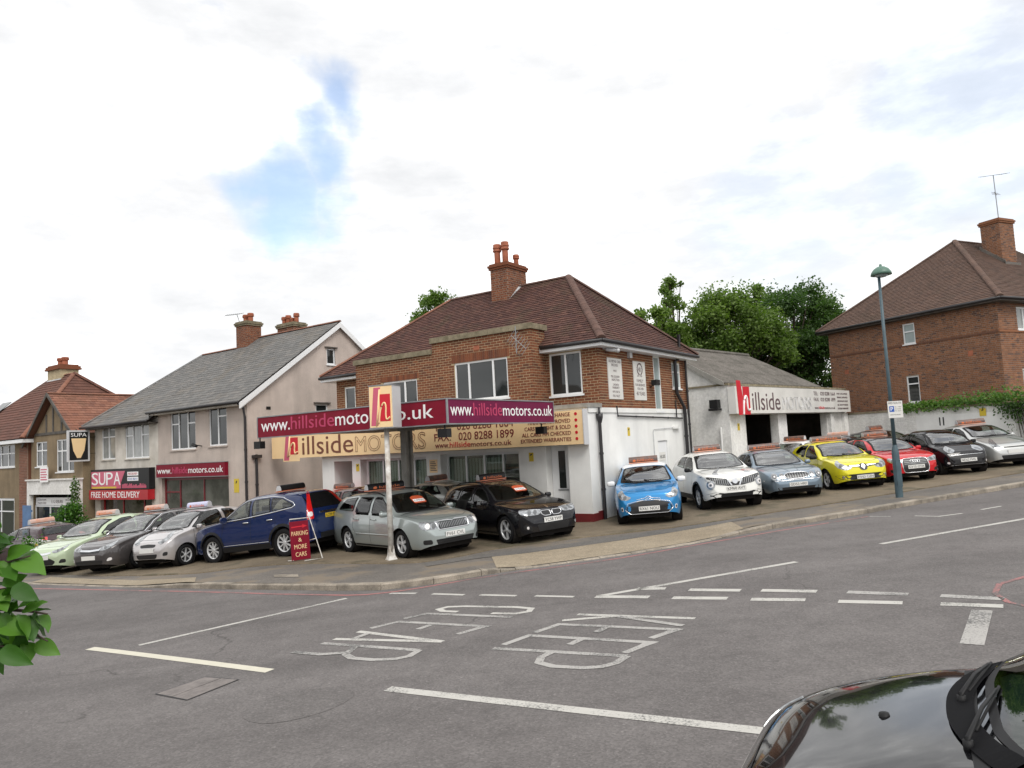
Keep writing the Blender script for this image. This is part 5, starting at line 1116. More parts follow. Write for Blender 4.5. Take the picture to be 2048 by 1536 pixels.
for i, (s, ww) in enumerate((('8am - 6.30pm', .17), ('20 minutes', .16), ('No return', .16))): text('lettering', s, M['ink'], sp, (.045, -.013, .27-.05*i), XU, ZU, width=ww, height=.028, ext=.0006)
text('lettering', 'within 40 minutes', M['ink'], sp, (-.10, -.013, .07), XU, ZU, width=.28, height=.03, ext=.0006)
mb = MB(); mb.tube([(0, .1, .1), (0, .1, .13)], .07, 12); mb.tube([(0, .1, .3), (0, .1, .33)], .07, 12); mb.box(-.02, .02, .002, .06, .08, .36); mb.build('clamp', M['greymetal'], sp)

# ------------------------------------------------------------------ trees
def tree(name, loc, h, crown, label, m, seed, n_leaf, leaf, trunk=.3, clumps=26, open_=.0):
    """crown: list of (x, y, z, rx, ry, rz) lobes relative to the trunk foot"""
    r_ = random.Random(seed); o = empty(name, loc, 0, label, 'tree'); mb = MB()
    top = Vector((crown[0][0], crown[0][1], crown[0][2]))
    mb.tube([(0, 0, -.3), (.05, 0, h*.3), (top.x*.6, top.y*.6, top.z*.75), tuple(top)], [trunk, trunk*.8, trunk*.5, trunk*.15], 9); mb.build('trunk', M['bark'], o, True)
    cl = []; tot = sum(c[3]*c[4]*c[5] for c in crown)
    for (x, y, z, rx, ry, rz_) in crown:
        for _ in range(max(3, round(clumps*rx*ry*rz_/tot))):
            while True:
                v = Vector((r_.uniform(-1, 1), r_.uniform(-1, 1), r_.uniform(-1, 1)))
                if .25 < v.length < 1: break
            v = v.normalized()*(v.length**.45)
            cl.append((Vector((x+v.x*rx, y+v.y*ry, z+v.z*rz_)), r_.uniform(.20, .36)*(rx*ry*rz_)**(1/3), r_.random()))
    br = MB()
    for (c, s, _) in cl:
        t = r_.uniform(.45, .8); a = Vector((top.x*.6*t, top.y*.6*t, max(h*.25, c.z*.55))); br.tube([a, a.lerp(c, .55)+Vector((0, 0, .15)), c], [trunk*.22, trunk*.12, .02], 5, False)
    br.build('branch', M['bark'], o, True)
    pts = []; ws = [s**2 for _, s, _ in cl]; W_ = sum(ws)
    for (c, s, tint), w_ in zip(cl, ws):
        for _ in range(int(n_leaf*w_/W_)):
            d = Vector((r_.gauss(0, 1), r_.gauss(0, 1), r_.gauss(0, .75))); d = d.normalized()*(abs(r_.gauss(.75, .32)))
            pts.append((c+d*s, leaf, .55*tint+.45*r_.random()))
    leaf_cloud(r_, pts, leaf, up=.8).build('crown', m, o, fix=False)
    return o
tree('maple_tree', (9.3, 41, 0), 9, [(.0, 0, 9.4, .95, .95, 1.9), (-.2, 0, 7.0, 1.4, 1.5, 1.9), (.35, .3, 10.5, .7, .75, .7)], 'slender light green tree rising highest behind the showroom roof', M['leafA'], 11, 16000, .18, .22, 70)
tree('maple_tree', (12.6, 41.5, 0), 9, [(0, 0, 8.0, 2.6, 2.2, 2.3), (-1.7, 0, 6.2, 1.8, 1.8, 2.0), (1.6, 0, 6.6, 1.9, 1.8, 2.2), (.9, 0, 9.7, 1.1, 1.1, 1.1), (-.9, 0, 9.4, .9, .9, .8)], 'broad mid green tree behind the corrugated workshop roof', M['leafA'], 12, 48000, .18, .3, 130)
tree('chestnut_tree', (17.0, 44, 0), 10, [(0, 0, 8.3, 2.7, 2.4, 2.6), (-.7, 0, 9.9, 1.2, 1.2, 1.0), (1.6, 0, 8.9, 1.6, 1.5, 1.4), (2.1, 0, 6.6, 2.0, 2.0, 2.2), (-1.0, 0, 6.0, 2.2, 2.0, 2.0), (.8, 0, 4.2, 2.8, 2.2, 1.6)], 'dense dark green tree beside the brick house', M['leafB'], 13, 58000, .18, .36, 130)
tree('maple_tree', (-3.7, 42, 0), 9, [(-.3, 0, 9.4, 1.5, 1.3, 1.8), (-1.4, 0, 8.6, 1.0, .9, 1.1), (1.4, 0, 9.2, 1.2, 1.1, 1.5), (-.7, 0, 10.8, .5, .5, .7)], 'light green tree top showing above the left slope of the showroom roof', M['leafA'], 14, 18000, .17, .26, 80)
tree('maple_tree', (7.6, 39, 0), 8, [(0, 0, 7.6, 1.1, 1.1, 1.7), (-.6, 0, 6.4, 1.2, 1.1, 1.3)], 'small yellow green tree top against the right hip of the showroom roof', M['leafA'], 15, 8000, .21, .2, 50)
# potted bush and the planter trough by the brown shop
def bush(name, loc, lobes, label, m, seed, n, leaf, stem=True):
    r_ = random.Random(seed); o = empty(name, loc, 0, label, 'bush'); pts = []
    for (x, y, z, rx, rz_) in lobes:
        for _ in range(n//len(lobes)):
            d = Vector((r_.gauss(0, 1), r_.gauss(0, 1), r_.gauss(0, 1))).normalized()*abs(r_.gauss(.8, .25)); pts.append((Vector((x+d.x*rx, y+d.y*rx, z+d.z*rz_)), leaf, r_.random()))
    leaf_cloud(r_, pts, leaf, up=.6).build('foliage', m, o, fix=False)
    mb = MB(); mb.tube([(0, 0, 0), (.05, 0, .5), (0, .05, 1.0)], [.05, .04, .02], 6); mb.build('stem', M['bark'], o); return o
bush('shrub', (-18.35, 30.2, Z(-18.35)+FZ), [(0, 0, 1.2, .62, .55), (-.3, 0, .85, .5, .45), (.35, 0, .8, .5, .45), (.2, 0, 1.55, .4, .35)], 'round green bush in front of the white shopfront', M['leafD'], 21, 2600, .11)
bush('climbing_shrub', (-19.6, 32.75, Z(-19.6)+FZ), [(0, 0, 1.7, .25, .5), (.05, 0, 2.4, .2, .5), (.0, 0, .8, .35, .6)], 'thin dark climbing plant beside the shopfront corner', M['leafB'], 22, 900, .10)
bush('low_hedge', (-16.4, 27.7, Z(-16.4)+FZ), [(-1.0, .6, .3, .5, .25), (-.3, .2, .35, .5, .25), (.5, -.3, .35, .5, .25), (1.1, -.7, .3, .5, .22)], 'low rusty brown hedge behind the pale green car', M['leafR'], 23, 1800, .09)
pt = empty('planter_trough', (-15.75, 24.45, Z(-15.75)+FZ), R(-38), 'pale planter trough with yellow lettering in front of the dark car', 'planter')
mb = MB(); mb.box(-1.1, .85, -.04, .04, .32, .85); o = mb.build('lettered_board', M['signwhite'], pt); text('lettering', 'SUPA', M['yellow'], o, (-.35, -.045, .40), XU, ZU, width=1.0, height=.32)
mb = MB(); mb.box(-.4, 1.0, -.42, -.06, 0, .40); mb.build('trough', M['bluewall'], pt); mb = MB(); mb.box(.1, .42, -.44, -.425, .08, .42); mb.build('paper_sheet', M['skin_sign'], pt)
for x in (-.32, .85):
    r_ = random.Random(int(x*10)); pts = [(Vector((x+r_.gauss(0, .1), -.25+r_.gauss(0, .1), .45+abs(r_.gauss(.15, .18)))), .10, r_.random()) for _ in range(260)]; leaf_cloud(r_, pts, .1, up=0).build('conifer_sprig', M['leafD'], pt, fix=False)

# ------------------------------------------------------------------ cars
def paint(name, col, metal=.0, rough=.28, flake=0.):
    m = mat('paint_'+name, col, rough, metal=metal, coat=1., spec=.08); t = m.node_tree; b = t.nodes['Principled BSDF']; g_ = nd(t, 'ShaderNodeNewGeometry')
    t.links.new(mixn(t, g_.outputs['Backfacing'], tuple(col), (.02, .02, .02)), b.inputs['Base Color'])      # inside of the shell: dark trim
    t.links.new(mathn(t, 'SUBTRACT', 1., g_.outputs['Backfacing']), b.inputs['Coat Weight']); return m
_wheels = {}
def wheel_meshes(Rw, rr, wd, spokes, style):
    key = (Rw, rr, wd, spokes, style)
    if key in _wheels: return _wheels[key]
    t = MB(); h = wd/2
    t.lathe([(rr*.96, -h*.8), (rr, -h*.92), (rr+(Rw-rr)*.45, -h*1.05), (Rw*.965, -h*.92), (Rw, -h*.6), (Rw, h*.6), (Rw*.965, h*.92), (rr+(Rw-rr)*.45, h*1.05), (rr, h*.92), (rr*.96, h*.8)], 36, 'y')
    tm = t.mesh('tyre', M['tyre'], True); smooth_by_angle(tm, 50)
    b = MB(); b.lathe([(.02, -h*.1), (rr*.97, -h*.1), (rr*.97, h*.75)], 28, 'y'); bm_ = b.mesh('rim_barrel', M['rimdark'], True)
    r_ = MB(); r_.lathe([(rr*.90, h*.62), (rr*.93, h*.82), (rr*.99, h*.90), (rr*1.0, h*.74), (rr*.92, h*.5)], 36, 'y')
    r_.lathe([(.001, h*.80), (rr*.16, h*.80), (rr*.24, h*.66), (rr*.24, h*.3)], 20, 'y')
    for k in range(spokes):
        a = 2*math.pi*k/spokes+.2
        offs = (-.09, .09) if style == 'twin' else (0,)
        for of in offs:
            w0, w1 = (.20, .30) if style == 'wide' else ((.10, .085) if style == 'twin' else (.13, .13))
            cs, sn = math.cos(a+of), math.sin(a+of); ta = (-sn, cs); pr = []
            for (rad, ww, y) in ((rr*.15, rr*w0, h*.74), (rr*.92, rr*w1, h*.72)):
                for s in (-1, 1): pr.append((cs*rad+ta[0]*ww*s*.5, y, sn*rad+ta[1]*ww*s*.5)); pr.append((cs*rad+ta[0]*ww*s*.6, y-h*.35, sn*rad+ta[1]*ww*s*.6))
            r_.add(pr, [(0, 2, 6, 4), (0, 4, 5, 1), (2, 3, 7, 6), (1, 5, 7, 3)])
    rm = r_.mesh('rim', M['rim'], True); smooth_by_angle(rm, 30)
    _wheels[key] = (tm, bm_, rm); return _wheels[key]
CARS = []
class Car:
    def __init__(s, name, label, cat, pos, heading, L, W, H, wb, fo, top, sh, plan=None, wr=.31, rr=.21, tw=.20, spokes=5, style='wide', paint=None, roofpaint=None, group=None, tum=.17, zb=.20, arch=.05, dz=None, pitch=0., bulge=None, ng=None, dense=2, tops=None):
        s.cuts = []; CARS.append(s)
        s.L, s.W, s.H, s.wb, s.fo, s.wr = L, W, H, wb, fo, wr
        s.xf = wb/2+fo; s.paint = paint
        s.root = empty(name, label=label, cat=cat, group=group or 'cars for sale on the forecourt')
        # stand on the ground: axle midpoint given by front axle position
        hd = R(heading); f = Vector((math.cos(hd), math.sin(hd)))
        fa = Vector(pos); ra = fa-f*wb; g = dz if dz is not None else FZ
        za, zr = Z(fa.x)+g+(dip(fa.x) if dz is None else 0)+pitch, Z(ra.x)+g+(dip(ra.x) if dz is None else 0)
        lf = Vector((-f.y, f.x)); c = (fa+ra)/2; fx = Vector((f.x*wb, f.y*wb, za-zr)).normalized()
        tl = Z((c+lf).x)-Z(c.x); ly = Vector((lf.x, lf.y, tl)).normalized(); n = fx.cross(ly).normalized(); ly = n.cross(fx)
        s.root.matrix_basis = Matrix(((fx.x, ly.x, n.x, c.x), (fx.y, ly.y, n.y, c.y), (fx.z, ly.z, n.z, (za+zr)/2), (0, 0, 0, 1)))
        T = pch(top); S_ = pch(sh)
        PL = pch(plan or [(0, .60), (.05, .72), (.14, .83), (.32, .925), (.60, .975), (1.0, 1.), (L-1.2, 1.), (L-.5, .965), (L-.16, .89), (L-.05, .80), (L, .68)])
        SP = pch(bulge or [(.12, .88), (.24, .955), (.40, .992), (.55, 1.0), (.72, .985), (.9, .95), (1.05, .93), (1.3, .90)])
        ds = set(np.round(np.linspace(0, L, 60*dense), 4)) | {.015, .03, .05, .08, .11, L-.015, L-.03, L-.06}
        Ra = wr+arch; arches = (fo, fo+wb)
        for a in arches: ds |= set(np.round(a+Ra*np.cos(np.linspace(0, math.pi, 22)), 4))
        ds |= set(np.round([p[0] for p in top], 4)); ds = sorted(d for d in ds if 0 <= d <= L)
        dd_ = [ds[0]]
        for d in ds[1:]:
            if d-dd_[-1] > .006: dd_.append(d)
        ds = dd_; ns, nu = 10*dense, 14*dense
        vs = []; ncol = 2*(ns+nu)+1
        for d in ds:
            zt = T(d); zs = min(S_(d), zt-.03); hw = PL(d)*W/2
            e = min(d, L-d); zbo = zb+max(0, .09*(1-e/.28)) if e < .28 else zb
            for a in arches:
                if abs(d-a) < Ra: zbo = max(zbo, wr+math.sqrt(Ra*Ra-(d-a)**2))
            zbo = min(zbo, zs-.06); half = []
            fl = sum(.022*math.exp(-((d-a)/(Ra*1.05))**4) for a in arches)
            for k in range(ns):
                z = zbo+(zs-zbo)*k/ns; half.append((hw*SP(z)+fl*math.exp(-((z-wr-.28)/.22)**2)*.7, z))
            ys = hw*SP(zs)+fl*math.exp(-((zs-wr-.28)/.22)**2)*.7; g_ = zt-zs; q = max(0, min(1, g_/.42)); q = q*q*(3-2*q); n_ = 2.8+((ng or 4.4)-2.8)*q
            for k in range(nu+1):
                th = math.pi/2*k/nu; c_, s_ = max(0, math.cos(th))**(2/n_), math.sin(th)**(2/n_)
                half.append((ys*c_*(1-tum*s_*q), zs+g_*s_))
            x = s.xf-d
            full = [(x, y, z) for y, z in half]+[(x, -y, z) for y, z in half[-2::-1]]
            vs += full
        m = len(ds); fs = [(i*ncol+j, (i+1)*ncol+j, (i+1)*ncol+j+1, i*ncol+j+1) for i in range(m-1) for j in range(ncol-1)]
        for i, sgn in ((0, 1), (m-1, -1)):
            c0 = len(vs); zc = sum(vs[i*ncol+j][2] for j in range(ncol))/ncol; vs.append((vs[i*ncol][0]+sgn*.012, 0, zc))
            ring = [i*ncol+j for j in range(ncol)]+[i*ncol]; fs += [(ring[k], ring[k+1], c0) if sgn > 0 else (ring[k+1], ring[k], c0) for k in range(ncol)]
        mb = MB(); mb.v = vs; mb.f = fs; mb.rnd = [0.]*len(vs)
        s.body = mb.build('body', paint, s.root, True); smooth_by_angle(s.body.data, 50)
        s.bvh = BVHTree.FromPolygons([Vector(v) for v in vs], fs)
        # floor pan and wheel housings keep daylight out
        u = MB(); u.box(s.xf-L+.15, s.xf-.15, -W/2+.34, W/2-.34, zb-.03, .62)
        u.box(s.xf-L+.35, s.xf-fo-wb-Ra-.02, -W/2+.12, W/2-.12, zb, .6)
        u.box(s.xf-fo-wb+Ra+.02, s.xf-fo-Ra-.02, -W/2+.10, W/2-.10, zb-.02, .6); u.build('underbody', M['dark'], s.root)
        tm, bm_, rm = wheel_meshes(wr, rr, tw, spokes, style)
        for x in (s.xf-fo, s.xf-fo-wb):
            for sd in (1, -1):
                hh = MB(); hh.lathe([(.02, -.14), (Ra*.98, -.14), (Ra*.98, .10)], 24, 'y', (x, sd*(W/2-.14), wr) if sd > 0 else (x, -(W/2-.14), wr)); hh.build('wheel_housing', M['dark'], s.root) if sd > 0 else None
                if sd < 0:
                    h2 = MB(); h2.lathe([(.02, .14), (Ra*.98, .14), (Ra*.98, -.10)], 24, 'y', (x, -(W/2-.14), wr)); h2.build('wheel_housing', M['dark'], s.root)
                Mw = Matrix.Translation((x, sd*(W/2-tw/2-.025), wr)) @ (Matrix.Rotation(random.uniform(0, 1), 4, 'Y') if sd > 0 else Matrix.Rotation(math.pi, 4, 'Z') @ Matrix.Rotation(random.uniform(0, 1), 4, 'Y'))
                t = link('wheel', tm, s.root, Mw); link('rim_barrel', bm_, t); link('rim', rm, t)
    def cast(s, view, a, b_, yaw=0.):
        if view == 'F': d = Vector((-math.cos(yaw), -math.sin(yaw), 0)); o = Vector((s.xf, a, b_))-d*3
        elif view == 'R': d = Vector((math.cos(yaw), -math.sin(yaw), 0)); o = Vector((s.xf-s.L, a, b_))-d*3
        elif view in ('SL', 'SR'): k = 1 if view == 'SL' else -1; d = Vector((0, -k, 0)); o = Vector((s.xf-a, k*4, b_))
        else: d = Vector((0, 0, -1)); o = Vector((s.xf-a, b_, 5))
        p, n, i, _ = s.bvh.ray_cast(o, d)
        if p is None:
            p, n, i, _ = s.bvh.find_nearest(o+d*(3 if view in 'FR' else 4-s.W/2))
        if n.dot(d) > 0: n = -n
        return p, n
    def patch(s, name, view, out, m, off=.006, rings=4, rnd=2, yaw=0., parent=None, skirt=.012, glass=None):
        P = roundpoly(out, {1: .03, 2: .05}[rnd]) if rnd else out
        # densify long edges
        Q = []
        for i in range(len(P)):
            a, b_ = P[i], P[(i+1) % len(P)]; k = max(1, int(math.hypot(a[0]-b_[0], a[1]-b_[1])/.045)); Q += [(a[0]+(b_[0]-a[0])*j/k, a[1]+(b_[1]-a[1])*j/k) for j in range(k)]
        n = len(Q); ca, cb = sum(q[0] for q in Q)/n, sum(q[1] for q in Q)/n; vs = []; fs = []
        p, nn = s.cast(view, ca, cb, yaw); vs.append(p+nn*off)
        tin = 1-.034/(sum(math.hypot(q[0]-ca, q[1]-cb) for q in Q)/n)
        for r_ in range(1, rings+1):
            t = r_/rings if not glass else (tin*r_/(rings-1) if r_ < rings else 1.)
            for q in Q:
                p, nn = s.cast(view, ca+(q[0]-ca)*t, cb+(q[1]-cb)*t, yaw); vs.append(p+nn*off)
        lastn = []
        for q in Q:
            p, nn = s.cast(view, q[0], q[1], yaw); vs.append(p-nn*skirt)
        for k in range(n): fs.append((0, 1+k, 1+(k+1) % n))
        for r_ in range(rings):
            for k in range(n):
                a = 1+r_*n+k; b_ = 1+r_*n+(k+1) % n; fs.append((a, b_, b_+n, a+n))
        mb = MB(); mb.add(vs, fs); o = mb.build(name, m if not glass else M['trim'], parent or s.root, True); smooth_by_angle(o.data, 50)
        if glass:      # clear pane inside a black seal; the shell is opened behind it
            o.data.materials.append(glass)
            for k, p_ in enumerate(o.data.polygons): p_.material_index = 1 if k < n*(rings-1) else 0
            tc_ = 1-.020/(sum(math.hypot(q[0]-ca, q[1]-cb) for q in Q)/n); s.cuts.append((view, [(ca+(q[0]-ca)*tc_, cb+(q[1]-cb)*tc_) for q in Q]))
        return o
    def finish(s):
        if not s.cuts: return
        me = s.body.data; bm = bmesh.new(); bm.from_mesh(me); dead = []
        boxes = [(v, p, min(a for a, _ in p), max(a for a, _ in p), min(b_ for _, b_ in p), max(b_ for _, b_ in p)) for v, p in s.cuts]
        for f in bm.faces:
            c_ = f.calc_center_median(); nn = f.normal
            if c_.z < .85: continue
            for v, p, a0, a1, b0, b1 in boxes:
                if v == 'F': ok = nn.x > .12 and nn.z > 0; a, b_ = c_.y, c_.z
                elif v == 'R': ok = nn.x < -.12; a, b_ = c_.y, c_.z
                else: ok = (nn.y > .2) if v == 'SL' else (nn.y < -.2); a, b_ = s.xf-c_.x, c_.z
                if not ok or not (a0 < a < a1 and b0 < b_ < b1): continue
                ins = False; j = len(p)-1
                for i in range(len(p)):
                    if (p[i][1] > b_) != (p[j][1] > b_) and a < (p[j][0]-p[i][0])*(b_-p[i][1])/(p[j][1]-p[i][1])+p[i][0]: ins = not ins
                    j = i
                if ins: dead.append(f); break
        bmesh.ops.delete(bm, geom=dead, context='FACES'); bm.to_mesh(me); bm.free(); me.update()
        d = s.seat_d; y = s.W*.21
        for k, (dx, ys) in enumerate(((d, (y, -y)), (d+.86, (y, -y)))):
            if dx+.5 > s.L-.3: continue
            for yy in ys:
                bm_obj('seat', bevel_box(.46, .46, .18, .05), M['seat'], s.root, Matrix.Translation((s.xf-dx+.05, yy, .62)))
                bm_obj('seat_back', bevel_box(.13, .46, .56, .05), M['seat'], s.root, Matrix.Translation((s.xf-dx-.22, yy, .90)) @ Matrix.Rotation(R(-14), 4, 'Y'))
                bm_obj('headrest', bevel_box(.09, .24, .16, .04), M['seat'], s.root, Matrix.Translation((s.xf-dx-.31, yy, min(1.28, s.H-.22))))
        bm_obj('dashboard', bevel_box(.42, s.W-.34, .26, .07), M['seat'], s.root, Matrix.Translation((s.xf-s.dash_d, 0, s.dash_z)))
        w_ = MB(); q = [Vector((0, .17*math.cos(t), .17*math.sin(t))) for t in np.linspace(0, 2*math.pi, 18)]; w_.tube(q, .016, 6, False); w_.tube([(-.0, -.15, 0), (0, .15, 0)], .014, 5); o = w_.build('steering_wheel', M['trim'], s.root, True)
        o.matrix_basis = Matrix.Translation((s.xf-s.dash_d-.30, -y, s.dash_z+.02)) @ Matrix.Rotation(R(-25), 4, 'Y')
    def line(s, name, view, pts, wd=.008, m=None, off=.003, parent=None, raise_=0., step=.03, closed=False):
        P = []
        pts = list(pts)+([pts[0]] if closed else [])
        for i in range(len(pts)-1):
            a, b_ = pts[i], pts[i+1]; k = max(1, int(math.hypot(a[0]-b_[0], a[1]-b_[1])/step)); P += [(a[0]+(b_[0]-a[0])*j/k, a[1]+(b_[1]-a[1])*j/k) for j in range(k)]
        P.append(pts[-1]); C_ = [s.cast(view, *p) for p in P]; n = len(P); vs = []
        for i in range(n):
            p, nn = C_[i]; t = (C_[min(i+1, n-1)][0]-C_[max(i-1, 0)][0]).normalized(); q = nn.cross(t).normalized()
            if raise_: vs += [p+q*wd/2-nn*.004, p+q*wd*.4+nn*raise_, p-q*wd*.4+nn*raise_, p-q*wd/2-nn*.004]
            else: vs += [p+q*wd/2+nn*off, p-q*wd/2+nn*off]
        k = 4 if raise_ else 2; mb = MB(); mb.add(vs, [(i*k+j, i*k+j+1, (i+1)*k+j+1, (i+1)*k+j) for i in range(n-1) for j in range(k-1)])
        return mb.build(name, m or M['trim'], parent or s.body, bool(raise_), fix=bool(raise_))
    def both(s, fn, *a, **k):
        return [getattr(s, fn)(a[0], v, *a[1:], **k) for v in ('SL', 'SR')]
    def lamps(s, name, view, out, m, yaw=.6, core=None, **k):
        r_ = []
        for sd in (1, -1):
            o = s.patch(name, view, [(y*sd, z) for y, z in out], m, yaw=yaw*sd if view == 'F' else yaw*sd, **k); r_.append(o)
            for (cy, cz, cr, mm) in core or ():
                c = [(sd*(cy+cr*math.cos(t)), cz+cr*math.sin(t)) for t in np.linspace(0, 2*math.pi, 12, endpoint=False)]
                s.patch('lamp_core', view, c, mm, off=k.get('off', .006)+.004, rings=2, rnd=0, yaw=yaw*sd, parent=o)
        return r_
    def plate(s, view, z, txt, m=None, y=0., w_=.52, h_=.112, tilt=0.):
        sg = 1 if view == 'F' else -1; x = max((s.cast(view, y+dy, z+dz_)[0].x)*sg for dy in (-.2, 0, .2) for dz_ in (-.04, .04))*sg
        mb = MB(); mb.box(min(x, x+sg*.014), max(x, x+sg*.014), y-w_/2, y+w_/2, z-h_/2, z+h_/2); o = mb.build('number_plate', m or M['platew'], s.root)
        if txt: text('plate_lettering', txt, M['ink'], o, (x+sg*.0155, y-sg*w_*.45, z-.036), (0, sg, 0), ZU, width=w_*.90, height=.072, ext=.001)
        return o
    def mirror(s, d, z, m, sz=(.10, .17, .12), out=.11):
        for sd in (1, -1):
            p, n = s.cast('SL' if sd > 0 else 'SR', d, z); c = p+Vector((-.02, sd*out, .03)); bm = bmesh.new(); bmesh.ops.create_uvsphere(bm, u_segments=14, v_segments=8, radius=.5)
            for v in bm.verts:
                x_, y_, z_ = v.co; e = .62
                v.co = Vector((math.copysign(abs(x_*2)**e, x_)*sz[0]*.5, math.copysign(abs(y_*2)**e, y_)*sz[1]*.5, math.copysign(abs(z_*2)**e, z_)*sz[2]*.5))
                if v.co.x < -.02: v.co.x = -.035
            o = bm_obj('wing_mirror', bm, m, s.root, Matrix.Translation(c), 60)
            a = MB(); a.tube([p-Vector((0, sd*.03, 0)), c-Vector((0, sd*.03, .03))], .025, 8); a.build('mirror_arm', M['trim'], o.parent)
    def handles(s, ds_, z, m):
        for sd, v in ((1, 'SL'), (-1, 'SR')):
            for d in ds_:
                p, n = s.cast(v, d, z); mb = MB(); mb.tube([p+Vector((.10, 0, 0)), p+Vector((.085, sd*.03, .005)), p+Vector((-.085, sd*.03, .005)), p+Vector((-.10, 0, 0))], .016, 6); mb.build('door_handle', m, s.root, True)
    def rails(s, d0, d1, y, m):
        for sd in (1, -1):
            pts = []
            for i in range(13):
                t = i/12; p, n = s.cast('T', d0+(d1-d0)*t, sd*y); pts.append(p+Vector((0, 0, .045*min(1, 6*t, 6*(1-t))-.004)))
            mb = MB(); mb.tube(pts, .016, 6); mb.build('roof_rail', m, s.root, True)
    def wipers(s, d, w_=.6):
        for y0, y1 in ((.45, -.05), (-.08, -.55)):
            a, _ = s.cast('T', d-.02, y0); b_, _ = s.cast('T', d+.10, y1); mb = MB(); mb.tube([a+Vector((0, 0, .03)), b_+Vector((0, 0, .025))], .010, 5); mb.build('wiper', M['trim'], s.root)
    def windows(s, polys, m=None, chrome=False, dark_last=False):
        for v in ('SL', 'SR'):
            for i, p in enumerate(polys): s.patch('side_window', v, p, M['carglass'], off=.008, rnd=2, rings=5, glass=None if dark_last and i == len(polys)-1 else M['cglass'])
    def standard(s, cowl, rooft, zc, zr, hoodfront, hoodz, ww=None, wtop=None, doors=(), sill=True, rear=None, wm=None):
        """windscreen, bonnet shut lines, door shut lines, black lower sill"""
        yb, yt = ww or s.W*.40, wtop or s.W*.325
        s.patch('windscreen', 'F', [(-yb, zc+.02), (-yb*.5, zc), (yb*.5, zc), (yb, zc+.02), (yt, zr-.03), (yt*.5, zr), (-yt*.5, zr), (-yt, zr-.03)], M['screen'], off=.009, rings=8, rnd=2, glass=wm or M['wglass'])
        s.seat_d = rooft+.22; s.dash_d = cowl+.28; s.dash_z = zc-.16
        s.line('bonnet_gap', 'T', [(cowl-.06, s.W*.40), (cowl*.6, s.W*.405), (hoodfront+.18, s.W*.37), (hoodfront, s.W*.25), (hoodfront-.02, 0), (hoodfront, -s.W*.25), (hoodfront+.18, -s.W*.37), (cowl*.6, -s.W*.405), (cowl-.06, -s.W*.40)], .009)
        s.line('scuttle_panel', 'T', [(cowl-.03, s.W*.36), (cowl-.05, 0), (cowl-.03, -s.W*.36)], .055, off=.004)
        for dl in doors: s.both('line', 'door_gap', dl, .009)
        if sill: s.both('line', 'sill_trim', [(s.fo+s.wr+.10, .235), (s.fo+s.wb-s.wr-.10, .235)], .05)
    def roof_sign(s, d, label, y=0., w_=.80, style=0, yawd=0):
        p, n = s.cast('T', d, y); Mx = s.root.matrix_basis @ Matrix.Translation((p.x, p.y, p.z+.012))
        o = empty('roof_sign', label=label, cat='roof sign', group='price signs on car roofs'); o.matrix_basis = Mx @ Matrix.Rotation(R(90+yawd), 4, 'Z')
        for nm, me in SIGN[style]: link(nm, me, o, Matrix.Diagonal((w_, 1, 1, 1)))
    def price(s, y, z, txt, label, w_=.34):
        p, n = s.cast('F', y, z); nx = Vector((n.x, 0, n.z)).normalized(); up = Vector((-nx.z, 0, nx.x)); up = up if up.z > 0 else -up; rt = Vector((0, 1, 0))
        Mx = Matrix(((rt.x, up.x, nx.x, p.x+nx.x*.02), (rt.y, up.y, nx.y, p.y), (rt.z, up.z, nx.z, p.z+nx.z*.02), (0, 0, 0, 1)))
        o = empty('price_card', label=label, cat='price card', group='price cards in windscreens'); o.matrix_basis = s.root.matrix_basis @ Mx
        a = MB(); a.prism([(-w_*.5, -w_*.36), (-w_*.4, -w_*.42), (w_*.4, -w_*.42), (w_*.5, -w_*.36), (w_*.5, w_*.34), (w_*.25, w_*.5), (-w_*.25, w_*.5), (-w_*.5, w_*.34)], 0, .004, lambda x, y_, d: (x, y_, d)); a.build('card', M['cardred'] if txt else M['signwhite'], o)
        a = MB(); a.box(-w_*.44, w_*.44, -w_*.26, w_*.06, .005, .008); a.build('price_panel', M['lwhite'], o)
        if txt: text('price_lettering', txt, M['ink'], o, (-w_*.38, -w_*.20, .009), XU, (0, 1, 0), width=w_*.76, height=w_*.20, ext=.0005)
def _sign_meshes(face, letter, base):
    a = MB(); a.prism(chaikin([(-.10, .022), (.10, .022), (.092, .12), (.045, .178), (-.045, .178), (-.092, .12)], 1), -.5, .5, lambda y, z, d: (d, y, z)); f = a.mesh('sign_case', face, True); smooth_by_angle(f, 35)
    b_ = MB(); b_.box(-.51, .51, -.115, .115, 0, .022); bb = b_.mesh('sign_base', base)
    ee = []
    for (d0, d1) in ((.501, .512), (-.512, -.501)): e = MB(); e.prism([(-.09, .03), (.09, .03), (.08, .11), (.038, .168), (-.038, .168), (-.08, .11)], d0, d1, lambda y, z, d: (d, y, z)); ee.append(('sign_end', e.mesh('sign_end', M['skin_sign'])))
    t, w_, h_ = text_mesh('hillside', letter, False, .002); t2 = t.copy(); vs = np.empty(len(t.vertices)*3, dtype=np.float32); t.vertices.foreach_get('co', vs); vs = vs.reshape(-1, 3)
    q = np.zeros_like(vs); q[:, 0] = (vs[:, 0]/w_-.5)*.56+.08; q[:, 2] = .042+vs[:, 1]/h_*.07; q[:, 1] = -.102+(q[:, 2]-.022)*.08-vs[:, 2]*0-.002*(vs[:, 2] > 0); t2.vertices.foreach_set('co', q.ravel()); t2.update(); t2.name = 'sign_lettering'
    s_ = MB(); s_.prism(chaikin([(-.36, .042), (-.28, .042), (-.26, .085), (-.30, .115), (-.37, .09)], 1), -.1025, -.0995, lambda x, z, d: (x, d+(z-.022)*.08, z)); ss = s_.mesh('sign_emblem', letter)
    return [('sign_case', f), ('sign_base', bb), *ee, ('sign_lettering', t2), ('sign_emblem', ss)]
